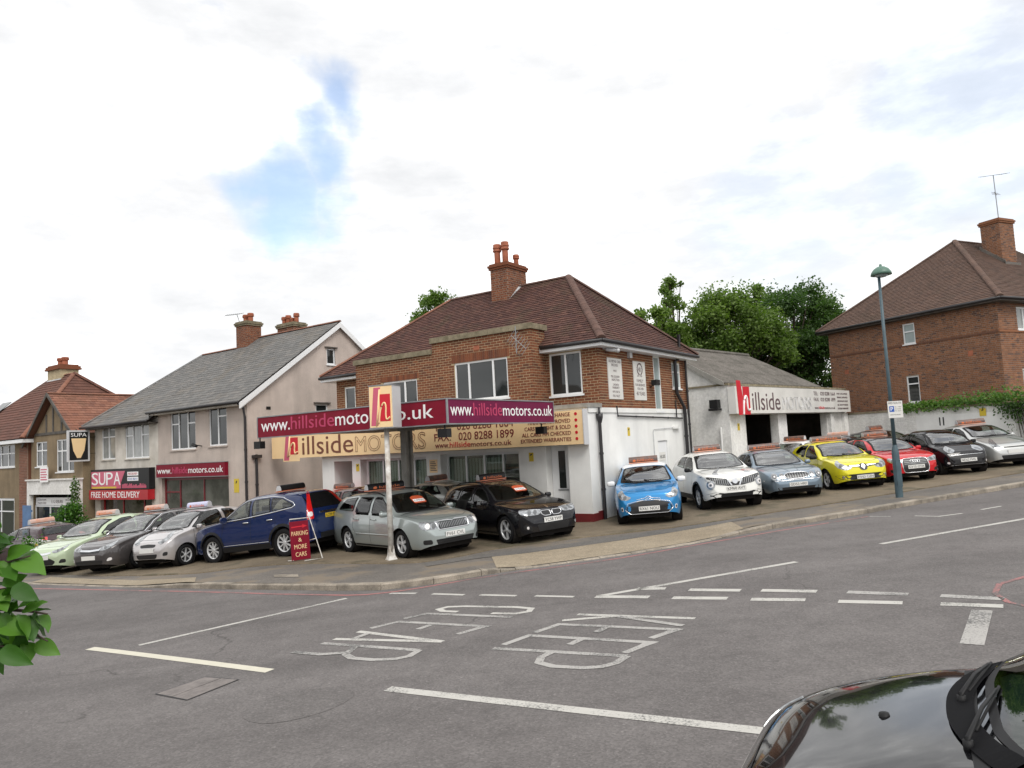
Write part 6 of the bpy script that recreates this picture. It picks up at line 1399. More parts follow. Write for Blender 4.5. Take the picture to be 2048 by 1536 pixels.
SIGN = [_sign_meshes(M['black'], M['orange'], mat('salmon_plastic', (.62, .20, .11), .4)), _sign_meshes(mat('faded_grey_plastic', (.075, .062, .06), .4, col2=(.20, .10, .07), vscale=6), M['orange'], mat('pale_salmon_plastic', (.66, .30, .20), .4)), _sign_meshes(mat('lilac_plastic', (.50, .50, .66), .4), M['orange'], M['skin_sign']), _sign_meshes(mat('faded_pink_plastic', (.52, .40, .36), .45, col2=(.55, .27, .18), vscale=3), M['orange'], M['skin_sign'])]
CH, BK = M['chrome'], M['trim']
def hatch(L, H, cowl, hz, zc, rf, tail, nose=.52):
    """silhouette of a hatchback: distance from nose, height"""
    return [(0, nose), (.035, nose+.10), (.11, hz-.06), (.24, hz), (cowl*.6, hz+(zc-hz)*.65), (cowl, zc), (cowl+(rf-cowl)*.5, zc+(H-zc)*.58), (rf, H-.065), (rf+.28, H-.015), (rf+.75, H), (tail-.55, H-.035), (tail, H-.10), (tail+(L-tail)*.55, H-.42), (L-.06, .82), (L, .60)]

# 1 pale green coupe
c = Car('parked_car', 'pale green three door car at the end of the forecourt row', 'car', (-13.9, 23.05), -108, 4.46, 1.84, 1.48, 2.695, .95, hatch(4.46, 1.48, 1.18, .80, .99, 2.08, 3.7), [(0, .50), (.15, .66), (.5, .80), (1.2, .92), (3.3, 1.0), (4.3, .92), (4.46, .58)], wr=.335, rr=.235, spokes=5, paint=paint('pale_green', (.46, .55, .38), .25))
c.standard(1.18, 2.08, .99, 1.40, .26, .8, doors=([(1.35, .93), (1.30, .5), (1.45, .28)], [(2.75, .95), (2.8, .5), (2.6, .28)]))
c.windows([[(1.35, .99), (1.75, 1.22), (2.3, 1.37), (2.7, 1.38), (2.72, 1.02), (2.0, .97)], [(2.8, 1.03), (2.8, 1.37), (3.3, 1.30), (3.7, 1.12)]])
c.lamps('headlamp', 'F', [(.36, .70), (.62, .74), (.92, .83), (1.0, .87), (.84, .72), (.58, .64), (.42, .64)], M['lampglass'], core=[(.6, .70, .04, M['lampcore']), (.75, .745, .035, M['lampcore'])])
c.patch('grille', 'F', [(-.42, .30), (.42, .30), (.52, .40), (.30, .50), (-.30, .50), (-.52, .40)], M['grille']); c.patch('chrome_bar', 'F', [(-.32, .63), (0, .58), (.32, .63), (.30, .68), (0, .65), (-.30, .68)], CH, off=.01, rnd=1)
c.lamps('fog_recess', 'F', [(.62, .34), (.86, .34), (.86, .44), (.70, .45)], M['grille']); c.plate('F', .52, None); c.mirror(1.42, .97, c.paint); c.roof_sign(2.45, 'faded pale sign on the roof of the pale green car', style=3)
# 2 grey brown estate
c = Car('parked_car', 'dark grey five door car between the pale green and small silver cars', 'car', (-11.65, 21.65), -112, 4.65, 1.81, 1.50, 2.685, .95, hatch(4.65, 1.50, 1.15, .82, 1.0, 2.0, 4.0), [(0, .50), (.15, .68), (.5, .82), (1.2, .93), (3.3, 1.0), (4.45, .95), (4.65, .58)], wr=.325, rr=.235, spokes=5, paint=paint('gunmetal', (.075, .068, .068), .5))
c.standard(1.15, 2.0, 1.0, 1.42, .26, .8, doors=([(1.35, .95), (1.28, .5), (1.42, .28)], [(2.45, 1.0), (2.45, .28)], [(3.3, .95), (3.3, .6), (3.05, .4)]))
c.windows([[(1.30, 1.0), (1.72, 1.24), (2.1, 1.39), (2.38, 1.40), (2.40, 1.04), (1.9, .99)], [(2.5, 1.04), (2.48, 1.40), (3.2, 1.38), (3.35, 1.08)], [(3.45, 1.10), (3.38, 1.36), (3.8, 1.31), (4.05, 1.18)]])
c.both('line', 'chrome_trim', [(1.24, 1.0), (1.68, 1.26), (2.08, 1.415), (2.6, 1.43), (3.4, 1.40), (4.1, 1.22)], .026, CH, raise_=.008); c.both('line', 'chrome_trim', [(1.24, .985), (2.4, 1.01), (4.0, 1.12)], .024, CH, raise_=.008)
c.lamps('headlamp', 'F', [(.38, .72), (.62, .78), (.93, .86), (.99, .88), (.88, .74), (.60, .66), (.42, .65)], M['lampglass'], core=[(.62, .73, .045, M['lampcore'])])
c.patch('grille', 'F', [(-.36, .60), (.36, .60), (.40, .70), (-.40, .70)], M['grille']); c.patch('chrome_bar', 'F', [(-.38, .66), (0, .64), (.38, .66), (.38, .705), (0, .69), (-.38, .705)], CH, off=.012, rnd=1); c.patch('lower_intake', 'F', [(-.48, .28), (.48, .28), (.54, .40), (-.54, .40)], M['grille'])
c.lamps('fog_lamp', 'F', [(.66, .36), (.84, .38), (.82, .46), (.70, .44)], M['amber']); c.plate('F', .48, None); c.mirror(1.42, .99, c.paint); c.roof_sign(2.4, 'salmon sign with white end on the roof of the dark grey car', style=3)
# 3 small silver city car
def city(label, pos, hd, col, grp=None, front=0):
    c = Car('parked_car', label, 'car', pos, hd, 3.43, 1.62, 1.46, 2.34, .62, hatch(3.43, 1.46, .78, .80, .98, 1.62, 3.02, .50), [(0, .48), (.12, .66), (.4, .82), (.9, .92), (2.4, .98), (3.3, .95), (3.43, .58)], wr=.285, rr=.195, tw=.17, spokes=6, style='plain', paint=col)
    c.standard(.78, 1.62, .98, 1.39, .22, .8, doors=([(.95, .95), (.92, .45), (1.0, .28)], [(2.1, .98), (2.1, .45), (1.95, .28)]))
    c.windows([[(.92, .99), (1.35, 1.26), (1.62, 1.36), (2.05, 1.38), (2.08, 1.0)], [(2.2, 1.01), (2.17, 1.37), (2.6, 1.33), (2.75, 1.12)]]); c.mirror(1.05, .97, col if not front else M['trim']); return c
c = city('small silver three door car beside the blue four by four', (-9.95, 20.95), -113, paint('silver', (.50, .48, .48), .55))
c.lamps('headlamp', 'F', [(.38, .72), (.56, .78), (.74, .92), (.84, .98), (.86, .86), (.72, .74), (.52, .66)], M['lampglass'], core=[(.58, .74, .05, M['lampcore']), (.71, .84, .045, M['lampcore'])])
c.patch('grille', 'F', [(-.26, .60), (.26, .60), (.30, .67), (0, .69), (-.30, .67)], M['grille']); c.patch('lower_intake', 'F', [(-.34, .30), (.34, .30), (.40, .42), (-.40, .42)], M['grille']); c.lamps('fog_recess', 'F', [(.56, .36), (.72, .36), (.74, .46), (.60, .46)], M['grille']); c.plate('F', .52, None); c.roof_sign(1.95, 'pale lilac sign on the roof of the small silver car', style=2, w_=.8)
# 4 blue four by four, nose down the slope
c = Car('parked_car', 'dark blue four by four facing downhill beside the pavement board', 'four by four', (-7.98, 21.15), 153, 4.53, 1.82, 1.66, 2.62, .92, [(0, .60), (.035, .72), (.11, .90), (.3, .98), (.9, 1.06), (1.15, 1.09), (1.6, 1.38), (2.0, 1.585), (2.3, 1.645), (2.8, 1.66), (3.6, 1.62), (4.05, 1.55), (4.28, 1.25), (4.43, .98), (4.50, .75), (4.53, .58)], [(0, .55), (.15, .78), (.5, .92), (1.2, 1.02), (3.2, 1.08), (4.3, 1.05), (4.53, .57)], wr=.36, rr=.235, tw=.22, spokes=9, style='plain', paint=paint('deep_blue', (.007, .018, .075), .12), zb=.27, pitch=-.03, arch=.06)
c.standard(1.15, 2.0, 1.09, 1.57, .3, .95, doors=([(1.38, 1.02), (1.33, .5), (1.5, .36)], [(2.42, 1.08), (2.42, .36)], [(3.3, 1.08), (3.3, .75), (3.05, .5)]), sill=False)
c.windows([[(1.40, 1.08), (1.85, 1.38), (2.15, 1.52), (2.36, 1.535), (2.38, 1.13)], [(2.46, 1.13), (2.44, 1.54), (3.05, 1.54), (3.15, 1.18)], [(3.18, 1.18), (3.10, 1.54), (3.5, 1.48), (3.86, 1.32), (3.9, 1.26)]])
for v in ('SL', 'SR'): c.line('chrome_trim', v, [(1.33, 1.075), (1.82, 1.40), (2.13, 1.55), (2.6, 1.575), (3.1, 1.57), (3.5, 1.51), (3.88, 1.35), (3.95, 1.27), (3.85, 1.22), (3.1, 1.155), (2.2, 1.10), (1.36, 1.065)], .024, CH, raise_=.008); c.line('sill_cladding', v, [(1.35, .33), (3.12, .33)], .15, BK, off=.006); c.line('chrome_strip', v, [(1.4, .43), (3.05, .43)], .012, CH, raise_=.006)
for v in ('SL', 'SR'):
    for a in (c.fo, c.fo+c.wb): c.line('arch_trim', v, [(a+(c.wr+.10)*math.cos(t), c.wr+(c.wr+.10)*math.sin(t)) for t in np.linspace(.12, math.pi-.12, 18)], .07, BK, off=.006)
c.lamps('tail_lamp', 'R', [(.62, 1.58), (.72, 1.52), (.88, 1.12), (.92, .86), (.72, .86), (.70, 1.10)], M['tail'], yaw=.55, off=.010); c.lamps('reverse_lamp', 'R', [(.73, 1.05), (.88, 1.04), (.89, .93), (.74, .93)], M['amber'], yaw=.55, off=.018)
c.patch('rear_window', 'R', [(-.60, 1.52), (.60, 1.52), (.66, 1.12), (-.66, 1.12)], M['carglassd'], rnd=1); c.patch('chrome_bar', 'R', [(-.4, .98), (.4, .98), (.4, 1.02), (-.4, 1.02)], CH, rnd=0, off=.016); c.plate('R', .90, 'LC09 FXW', M['platey']); c.patch('rear_bumper', 'R', [(-.75, .36), (.75, .36), (.75, .50), (-.75, .50)], BK, rnd=1)
c.mirror(1.48, 1.10, c.paint, (.12, .2, .16)); c.handles((2.25, 3.12), .98, CH); c.lamps('headlamp', 'F', [(.4, .80), (.8, .90), (.9, .96), (.88, .82), (.5, .72)], M['lampglass']); c.patch('grille', 'F', [(-.38, .66), (.38, .66), (.42, .82), (-.42, .82)], M['grille']); c.plate('F', .5, None)
c.roof_sign(3.15, 'black sign with orange lettering on the roof of the blue four by four', style=0, w_=.9)
# 5 silver green estate
c = Car('parked_car', 'pale silver green estate car beside the white sign post', 'estate car', (-2.02, 17.4), -50, 4.57, 1.77, 1.47, 2.578, .92, [(0, .50), (.03, .62), (.10, .76), (.25, .83), (.8, .93), (1.15, .97), (1.55, 1.22), (1.95, 1.40), (2.25, 1.455), (2.8, 1.47), (3.7, 1.43), (4.15, 1.36), (4.38, 1.05), (4.5, .85), (4.57, .58)], [(0, .47), (.15, .68), (.5, .82), (1.2, .90), (3.2, .95), (4.4, .93), (4.57, .56)], wr=.315, rr=.205, spokes=5, paint=paint('silver_green', (.36, .40, .392), .5))
c.standard(1.15, 1.95, .97, 1.385, .27, .82, doors=([(1.36, .93), (1.30, .5), (1.42, .28)], [(2.30, .96), (2.30, .28)], [(3.15, .95), (3.15, .65), (2.95, .45)]))
c.windows([[(1.38, .97), (1.75, 1.22), (2.0, 1.345), (2.24, 1.36), (2.25, .98)], [(2.36, .99), (2.34, 1.36), (2.98, 1.36), (3.08, 1.0)], [(3.18, 1.02), (3.10, 1.355), (3.72, 1.31), (4.0, 1.10), (4.0, 1.05)]])
c.lamps('headlamp', 'F', [(.40, .74), (.50, .775), (.80, .80), (.95, .80), (.95, .70), (.84, .625), (.50, .615), (.43, .66)], M['lampglass'], core=[(.56, .69, .058, M['lampcore']), (.72, .70, .062, M['amber'])])
g = c.patch('grille', 'F', [(-.37, .60), (.37, .60), (.41, .765), (-.41, .765)], M['grille'], rnd=1, off=.006)
for i in range(16):
    y = -.34+.68*i/15; c.patch('grille_bar', 'F', [(y-.006, .63), (y+.006, .63), (y+.007, .745), (y-.007, .745)], M['greymetal'], rnd=0, rings=1, off=.016, parent=g)
c.line('grille_surround', 'F', [(-.40, .60), (.40, .60), (.44, .775), (.10, .79), (0, .76), (-.10, .79), (-.44, .775)], .022, CH, raise_=.012, closed=True); c.patch('lower_intake', 'F', [(-.46, .25), (.46, .25), (.52, .40), (-.52, .40)], M['grille'], rnd=1); c.lamps('fog_recess', 'F', [(.60, .31), (.86, .31), (.86, .41), (.62, .41)], M['grille'])
for z in (.29, .335, .38): c.patch('intake_slat', 'F', [(-.48, z-.006), (.48, z-.006), (.48, z+.006), (-.48, z+.006)], BK, rnd=0, off=.014)
c.plate('F', .485, 'FV61 CVL'); c.mirror(1.46, .95, c.paint, (.12, .2, .13)); c.handles((2.12, 2.98), .84, c.paint); c.rails(2.0, 3.9, .56, BK); c.both('line', 'rub_strip', [(1.42, .50), (3.0, .50)], .03, c.paint, raise_=.012)
c.roof_sign(2.95, 'black sign with orange lettering on the roof of the silver green estate', style=0, w_=1.05); c.price(.05, 1.20, '£4950', 'orange and white price card in the silver green estate windscreen')
# 6 black estate
c = Car('parked_car', 'black estate car with twin oval grille beside the showroom door', 'estate car', (.42, 18.15), -58, 4.42, 1.82, 1.42, 2.76, .76, [(0, .48), (.03, .60), (.10, .72), (.25, .79), (.9, .90), (1.25, .94), (1.7, 1.18), (2.1, 1.345), (2.4, 1.405), (2.9, 1.42), (3.6, 1.385), (4.0, 1.32), (4.2, 1.05), (4.33, .85), (4.42, .56)], [(0, .45), (.15, .66), (.5, .80), (1.2, .88), (3.2, .92), (4.25, .9), (4.42, .54)], wr=.325, rr=.235, tw=.22, spokes=5, style='twin', paint=paint('black', (.006, .006, .008), 0., .2), zb=.17)
c.standard(1.25, 2.1, .94, 1.335, .27, .78, doors=([(1.42, .92), (1.40, .5), (1.5, .26)], [(2.35, .94), (2.35, .26)], [(3.2, .93), (3.2, .6)]))
c.windows([[(1.46, .95), (1.85, 1.18), (2.12, 1.29), (2.3, 1.30), (2.32, .96)], [(2.4, .97), (2.38, 1.31), (2.95, 1.31), (3.08, .98)], [(3.16, 1.0), (3.06, 1.30), (3.55, 1.26), (3.85, 1.06)]])
c.lamps('headlamp', 'F', [(.32, .74), (.55, .765), (.86, .78), (.97, .77), (.93, .68), (.60, .635), (.38, .64)], M['lampglass'], core=[(.50, .70, .05, M['lampcore']), (.66, .705, .05, M['lampcore'])])
for sd in (1, -1):
    ov = roundpoly([(sd*.025, .60), (sd*.22, .60), (sd*.295, .66), (sd*.27, .715), (sd*.025, .715)], .045); c.patch('kidney_grille', 'F', ov, M['grille'], rnd=0, off=.008); c.line('grille_surround', 'F', ov, .018, CH, raise_=.010, closed=True)
c.patch('lower_intake', 'F', [(-.40, .24), (.40, .24), (.46, .42), (-.46, .42)], M['grille'], rnd=1); c.lamps('fog_recess', 'F', [(.58, .30), (.84, .32), (.84, .44), (.62, .42)], M['grille'], core=[(.72, .37, .035, M['amber'])]); c.plate('F', .505, 'YC58 YWP'); c.mirror(1.52, .92, c.paint); c.handles((2.18, 3.05), .80, c.paint); c.rails(2.15, 3.75, .55, BK)
c.patch('badge', 'F', [(.035*math.cos(t), .79+.028*math.sin(t)) for t in np.linspace(0, 6.28, 10, endpoint=False)], CH, rnd=0, rings=1)
c.roof_sign(2.75, 'black sign with lilac band on the roof of the black estate', style=0); c.price(.18, 1.17, '£10450', 'orange price card in the black estate windscreen')
# 7 bright blue hatchback with white roof
c = Car('parked_car', 'bright blue small hatchback with white roof against the white side wall', 'hatchback', (3.42, 19.45), -99, 3.95, 1.71, 1.455, 2.46, .78, hatch(3.95, 1.455, 1.08, .84, .99, 1.85, 3.4, .50), [(0, .47), (.12, .68), (.45, .84), (1.1, .93), (3.0, .98), (3.8, .93), (3.95, .56)], wr=.305, rr=.215, spokes=5, paint=paint('bright_blue', (.025, .22, .50), .25))
c.patch('white_roof', 'T', [(1.86, -.56), (1.86, .56), (2.6, .60), (3.3, .54), (3.3, -.54), (2.6, -.60)], M['upvc'], off=.006, rnd=1, rings=5)
c.standard(1.08, 1.85, .99, 1.38, .25, .84, doors=([(1.25, .95), (1.2, .5), (1.35, .28)], [(2.45, .98), (2.4, .4)]))
c.windows([[(1.28, .99), (1.65, 1.21), (1.95, 1.345), (2.5, 1.36), (2.45, 1.02)], [(2.58, 1.06), (2.6, 1.36), (3.05, 1.32), (3.3, 1.15)]])
c.lamps('headlamp', 'F', [(.46, .70), (.66, .77), (.86, .86), (.94, .87), (.94, .78), (.82, .67), (.56, .63)], M['lampglass'], core=[(.64, .70, .05, M['lampcore']), (.80, .76, .04, M['lampcore'])])
c.patch('grille', 'F', [(-.42, .24), (.42, .24), (.57, .40), (.50, .54), (.2, .60), (-.2, .60), (-.50, .54), (-.57, .40)], M['grille'], rnd=1); c.line('grille_surround', 'F', [(-.40, .235), (.40, .235), (.60, .40), (.52, .555), (.2, .615), (-.2, .615), (-.52, .555), (-.60, .40)], .014, CH, raise_=.010, closed=True)
for dz_ in (0, .05): c.line('chevron', 'F', [(-.30, .585+dz_), (-.08, .62+dz_), (0, .67+dz_), (.08, .62+dz_), (.30, .585+dz_)], .013, CH, raise_=.012)
c.lamps('fog_lamp', 'F', [(.68, .36), (.78, .36), (.80, .47), (.70, .47)], M['amber'], core=[(.74, .415, .035, M['lampcore'])]); c.plate('F', .415, 'RX61 NOU'); c.mirror(1.36, .97, M['upvc'], (.12, .22, .14), out=.14); c.wipers(1.08)
c.roof_sign(2.4, 'dark sign with salmon base on the white roof of the bright blue car', style=1)
# 8 white crossover
c = Car('parked_car', 'white crossover with round lamps next to the bright blue car', 'crossover', (5.98, 21.15), -88, 4.13, 1.765, 1.56, 2.53, .83, [(0, .52), (.035, .66), (.10, .88), (.26, .97), (.8, 1.05), (1.08, 1.08), (1.45, 1.32), (1.8, 1.48), (2.1, 1.54), (2.6, 1.56), (3.1, 1.50), (3.5, 1.40), (3.85, 1.1), (4.05, .88), (4.13, .62)], [(0, .48), (.12, .76), (.45, .93), (1.1, 1.0), (3.0, 1.06), (3.9, .98), (4.13, .58)], wr=.34, rr=.215, spokes=5, paint=paint('white', (.74, .74, .71), 0., .25), zb=.27, arch=.06)
c.standard(1.08, 1.8, 1.085, 1.48, .28, .95, doors=([(1.3, 1.0), (1.22, .5), (1.36, .36)], [(2.2, 1.05), (2.2, .36)], [(3.0, 1.05), (2.95, .7)]))
c.windows([[(1.28, 1.08), (1.6, 1.29), (1.85, 1.42), (2.14, 1.44), (2.16, 1.10)], [(2.24, 1.11), (2.22, 1.45), (2.8, 1.42), (3.05, 1.17)]])
c.lamps('upper_lamp', 'F', [(.52, .96), (.66, 1.0), (.84, 1.10), (.86, 1.06), (.74, .96)], M['lampglass'])
c.lamps('round_lamp', 'F', [(.70+.115*math.cos(t), .70+.115*math.sin(t)) for t in np.linspace(0, 6.283, 20, endpoint=False)], M['lampglass'], rnd=0, yaw=.35, off=.02, skirt=.02, core=[(.70, .70, .07, M['amber']), (.70, .70, .035, M['lampcore'])])
c.patch('grille', 'F', [(-.80, .86), (-.24, .70), (.24, .70), (.80, .86), (.72, .78), (.50, .70), (.20, .645), (-.20, .645), (-.50, .70), (-.72, .78)], M['grille'], rnd=0, off=.006)
for sd in (1, -1):
    g = c.patch('grille', 'F', [(sd*.16, .66), (sd*.48, .70), (sd*.58, .80), (sd*.82, .90), (sd*.80, .93), (sd*.22, .84)], M['grille'], rnd=0, off=.007); c.patch('v_strip', 'F', [(sd*.09, .65), (sd*.13, .65), (sd*.24, .87), (sd*.20, .87)], CH, rnd=0, off=.013)
    for i in range(9):
        y = .20+i*.055; z0, z1 = .675+max(0, i-4)*.018, .83+i*.007; c.patch('grille_bar', 'F', [(sd*y, z0), (sd*(y+.014), z0), (sd*(y+.02), z1), (sd*(y+.006), z1)], M['greymetal'], rnd=0, rings=1, off=.015, parent=g)
c.patch('badge', 'F', [(.075*math.cos(t), .765+.075*math.sin(t)) for t in np.linspace(0, 6.28, 14, endpoint=False)], CH, rnd=0, rings=1, off=.016); c.patch('badge_bar', 'F', [(-.09, .75), (.09, .75), (.09, .78), (-.09, .78)], CH, rnd=0, rings=1, off=.02)
c.patch('lower_bumper', 'F', [(-.80, .30), (.80, .30), (.86, .42), (.60, .50), (.35, .46), (-.35, .46), (-.60, .50), (-.86, .42)], BK, rnd=1); c.plate('F', .575, 'KM60 AVT', w_=.54)
for v in ('SL', 'SR'):
    c.line('sill_cladding', v, [(1.25, .33), (2.95, .33)], .14, BK, off=.006)
    for a in (c.fo, c.fo+c.wb): c.line('arch_trim', v, [(a+(c.wr+.09)*math.cos(t), c.wr+(c.wr+.09)*math.sin(t)) for t in np.linspace(.12, math.pi-.12, 18)], .05, BK, off=.006)
c.mirror(1.42, 1.06, BK); c.roof_sign(2.4, 'faded grey sign on the roof of the white crossover', style=1)
# 9 grey blue saloon
c = Car('parked_car', 'silver blue saloon with four round lamps between white and yellow cars', 'saloon car', (8.15, 22.35), -91, 4.67, 1.79, 1.39, 2.71, .9, [(0, .48), (.03, .60), (.10, .71), (.3, .80), (.95, .90), (1.35, .93), (1.8, 1.17), (2.15, 1.32), (2.5, 1.38), (2.9, 1.39), (3.3, 1.34), (3.75, 1.12), (4.0, 1.0), (4.45, .95), (4.6, .85), (4.67, .56)], [(0, .46), (.15, .62), (.5, .78), (1.3, .86), (3.4, .90), (4.5, .86), (4.67, .54)], wr=.315, rr=.215, spokes=7, style='plain', paint=paint('silver_blue', (.20, .26, .32), .55))
c.standard(1.35, 2.15, .94, 1.325, .3, .8, doors=([(1.55, .88), (1.5, .5), (1.6, .28)], [(2.45, .9), (2.45, .28)], [(3.3, .9), (3.2, .5)]), wm=M['wglass'])
c.windows([[(1.60, .94), (1.95, 1.14), (2.2, 1.26), (2.4, 1.28), (2.42, .95)], [(2.5, .96), (2.48, 1.285), (2.95, 1.27), (3.25, 1.08), (3.3, .98)]])
for (y, r_) in ((.44, .075), (.645, .088)): c.lamps('round_lamp', 'F', [(y+r_*math.cos(t), .665+r_*math.sin(t)) for t in np.linspace(0, 6.283, 18, endpoint=False)], M['lampglass'], rnd=0, yaw=.12, off=.03, skirt=.03, core=[(y, .665, r_*.6, M['lampcore']), (y, .665, r_*.3, M['amber'])])
g = c.patch('grille', 'F', [(-.30, .60), (.30, .60), (.34, .70), (.24, .745), (-.24, .745), (-.34, .70)], M['grille'], rnd=1, off=.01)
for i in range(8):
    y = -.26+.52*i/7; c.patch('grille_bar', 'F', [(y-.008, .605), (y+.008, .605), (y+.008, .735), (y-.008, .735)], M['greymetal'], rnd=0, rings=1, off=.018, parent=g)
c.line('grille_surround', 'F', chaikin([(-.30, .59), (.30, .59), (.36, .70), (.25, .757), (-.25, .757), (-.36, .70)], 1), .018, CH, raise_=.016, closed=True); c.patch('bumper_strip', 'F', [(-.85, .545), (.85, .545), (.85, .57), (-.85, .57)], CH, rnd=0, off=.012); c.patch('lower_intake', 'F', [(-.55, .25), (.55, .25), (.60, .36), (-.60, .36)], M['grille'], rnd=1); c.plate('F', .43, 'GD53 HRF'); c.mirror(1.62, .92, c.paint)
c.line('bonnet_crease', 'T', [(.35, .14), (1.25, .34)], .02, c.paint, raise_=.010); c.line('bonnet_crease', 'T', [(.35, -.14), (1.25, -.34)], .02, c.paint, raise_=.010); c.roof_sign(2.8, 'faded sign with salmon base on the roof of the silver blue saloon', style=1, w_=1.0)
# 10 yellow hatchback
c = Car('parked_car', 'bright yellow hatchback with black and chrome nose band', 'hatchback', (10.55, 23.3), -89, 4.06, 1.73, 1.45, 2.59, .82, hatch(4.06, 1.45, 1.15, .82, .98, 1.98, 3.5, .50), [(0, .47), (.12, .66), (.45, .82), (1.1, .91), (3.0, 1.0), (3.9, .93), (4.06, .56)], wr=.31, rr=.215, spokes=5, paint=paint('yellow', (.66, .60, .02), 0., .25))
c.standard(1.15, 1.98, .985, 1.385, .26, .82, doors=([(1.35, .93), (1.28, .5), (1.42, .28)], [(2.35, .98), (2.3, .28)], [(3.1, .98), (3.0, .6)]))
c.windows([[(1.36, .985), (1.78, 1.22), (2.05, 1.345), (2.28, 1.36), (2.30, 1.01)], [(2.38, 1.02), (2.36, 1.365), (2.95, 1.34), (3.2, 1.16), (3.15, 1.10)]])
c.lamps('headlamp', 'F', [(.36, .70), (.55, .73), (.80, .82), (.96, .90), (.98, .80), (.85, .68), (.60, .60), (.44, .62)], M['lampglass'], core=[(.58, .67, .055, M['lampcore']), (.76, .73, .055, M['lampcore'])])
c.patch('nose_band', 'F', [(-.50, .70), (-.12, .66), (-.10, .585), (0, .56), (.10, .585), (.12, .66), (.50, .70), (.50, .74), (.12, .735), (0, .78), (-.12, .735), (-.50, .74)], M['grille'], rnd=1, off=.008); c.patch('diamond_badge', 'F', [(0, .585), (.062, .675), (0, .765), (-.062, .675)], CH, rnd=0, off=.018, rings=2)
for sd in (1, -1): c.patch('chrome_bar', 'F', [(sd*.12, .69), (sd*.40, .71), (sd*.40, .73), (sd*.12, .715)], CH, rnd=0, off=.016)
c.patch('lower_intake', 'F', [(-.70, .34), (-.55, .30), (.55, .30), (.70, .34), (.80, .44), (.60, .47), (-.60, .47), (-.80, .44)], M['grille'], rnd=1); c.lamps('fog_lamp', 'F', [(.66+.045*math.cos(t), .395+.045*math.sin(t)) for t in np.linspace(0, 6.283, 12, endpoint=False)], CH, rnd=0, yaw=.4, off=.016); c.plate('F', .375, 'HV63 CZN'); c.mirror(1.46, .97, BK, (.12, .2, .13)); c.wipers(1.15); c.roof_sign(2.45, 'grey and orange sign on the roof of the yellow hatchback', style=1, w_=1.0)
# 11 red hatchback with black roof arch
c = Car('parked_car', 'bright red hatchback with large single grille behind the lamp post', 'hatchback', (12.55, 24.05), -90, 3.95, 1.74, 1.42, 2.47, .79, hatch(3.95, 1.42, 1.12, .80, .96, 1.92, 3.4, .50), [(0, .47), (.12, .66), (.45, .80), (1.1, .90), (3.0, .96), (3.8, .92), (3.95, .56)], wr=.31, rr=.225, spokes=5, paint=paint('red', (.52, .012, .018), 0., .22))
c.patch('black_roof', 'T', [(1.75, -.56), (1.92, .0), (1.75, .56), (2.6, .60), (3.35, .54), (3.35, -.54), (2.6, -.60)], paint('roof_black', (.012, .010, .012), 0., .2), off=.005, rnd=1, rings=5)
c.standard(1.12, 1.92, .965, 1.345, .26, .8, doors=([(1.3, .92), (1.25, .5), (1.38, .28)], [(2.5, .96), (2.45, .4)]), ww=.68, wtop=.57)
c.windows([[(1.32, .97), (1.72, 1.19), (2.0, 1.31), (2.45, 1.33), (2.48, 1.0)], [(2.58, 1.01), (2.55, 1.33), (3.0, 1.28), (3.2, 1.12)]])
c.lamps('headlamp', 'F', [(.40, .70), (.66, .735), (.92, .78), (.95, .70), (.80, .62), (.46, .60)], M['lampglass'], core=[(.58, .67, .05, M['lampcore']), (.75, .68, .045, M['lampcore'])])
c.patch('grille', 'F', [(-.34, .28), (.34, .28), (.40, .42), (.38, .68), (.30, .72), (-.30, .72), (-.38, .68), (-.40, .42)], M['grille'], rnd=1, off=.008); c.line('grille_surround', 'F', chaikin([(-.35, .27), (.35, .27), (.42, .42), (.395, .69), (.31, .735), (-.31, .735), (-.395, .69), (-.42, .42)], 1), .020, CH, raise_=.012, closed=True)
for z in (.56, .61, .66): c.patch('grille_slat', 'F', [(-.35, z-.006), (.35, z-.006), (.35, z+.006), (-.35, z+.006)], M['greymetal'], rnd=0, off=.014)
for i in range(4): c.line('ring_badge', 'F', [(-.105+.07*i+.045*math.cos(t), .635+.045*math.sin(t)) for t in np.linspace(0, 6.283, 14, endpoint=False)], .012, CH, raise_=.018, closed=True)
c.lamps('fog_recess', 'F', [(.56, .30), (.84, .32), (.86, .42), (.60, .40)], M['grille']); c.plate('F', .47, 'GV15 OYA'); c.mirror(1.42, .95, c.paint); c.roof_sign(2.45, 'brown and orange sign on the roof of the red hatchback', style=1)
# 12 small black city car
c = city('small glossy black city car between the red and the silver cars', (14.75, 24.75), -91, paint('black_city', (.007, .007, .009), 0., .2), front=1)
c.lamps('headlamp', 'F', [(.42, .78), (.55, .84), (.72, .92), (.80, .92), (.82, .82), (.66, .72), (.48, .70)], M['lampglass'], core=[(.62, .79, .045, M['lampcore'])]); c.patch('grille', 'F', [(-.46, .34), (.46, .34), (.58, .46), (.55, .60), (-.55, .60), (-.58, .46)], M['grille'], rnd=1); c.patch('chrome_lip', 'F', [(-.50, .628), (.50, .628), (.50, .638), (-.50, .638)], CH, rnd=0, off=.012); c.patch('chrome_lip', 'F', [(-.56, .305), (.56, .305), (.56, .313), (-.56, .313)], CH, rnd=0, off=.012); c.lamps('fog_lamp', 'F', [(.60, .36), (.70, .36), (.72, .42), (.62, .43)], M['amber']); c.plate('F', .46, 'ND62 FWL'); c.wipers(.78)
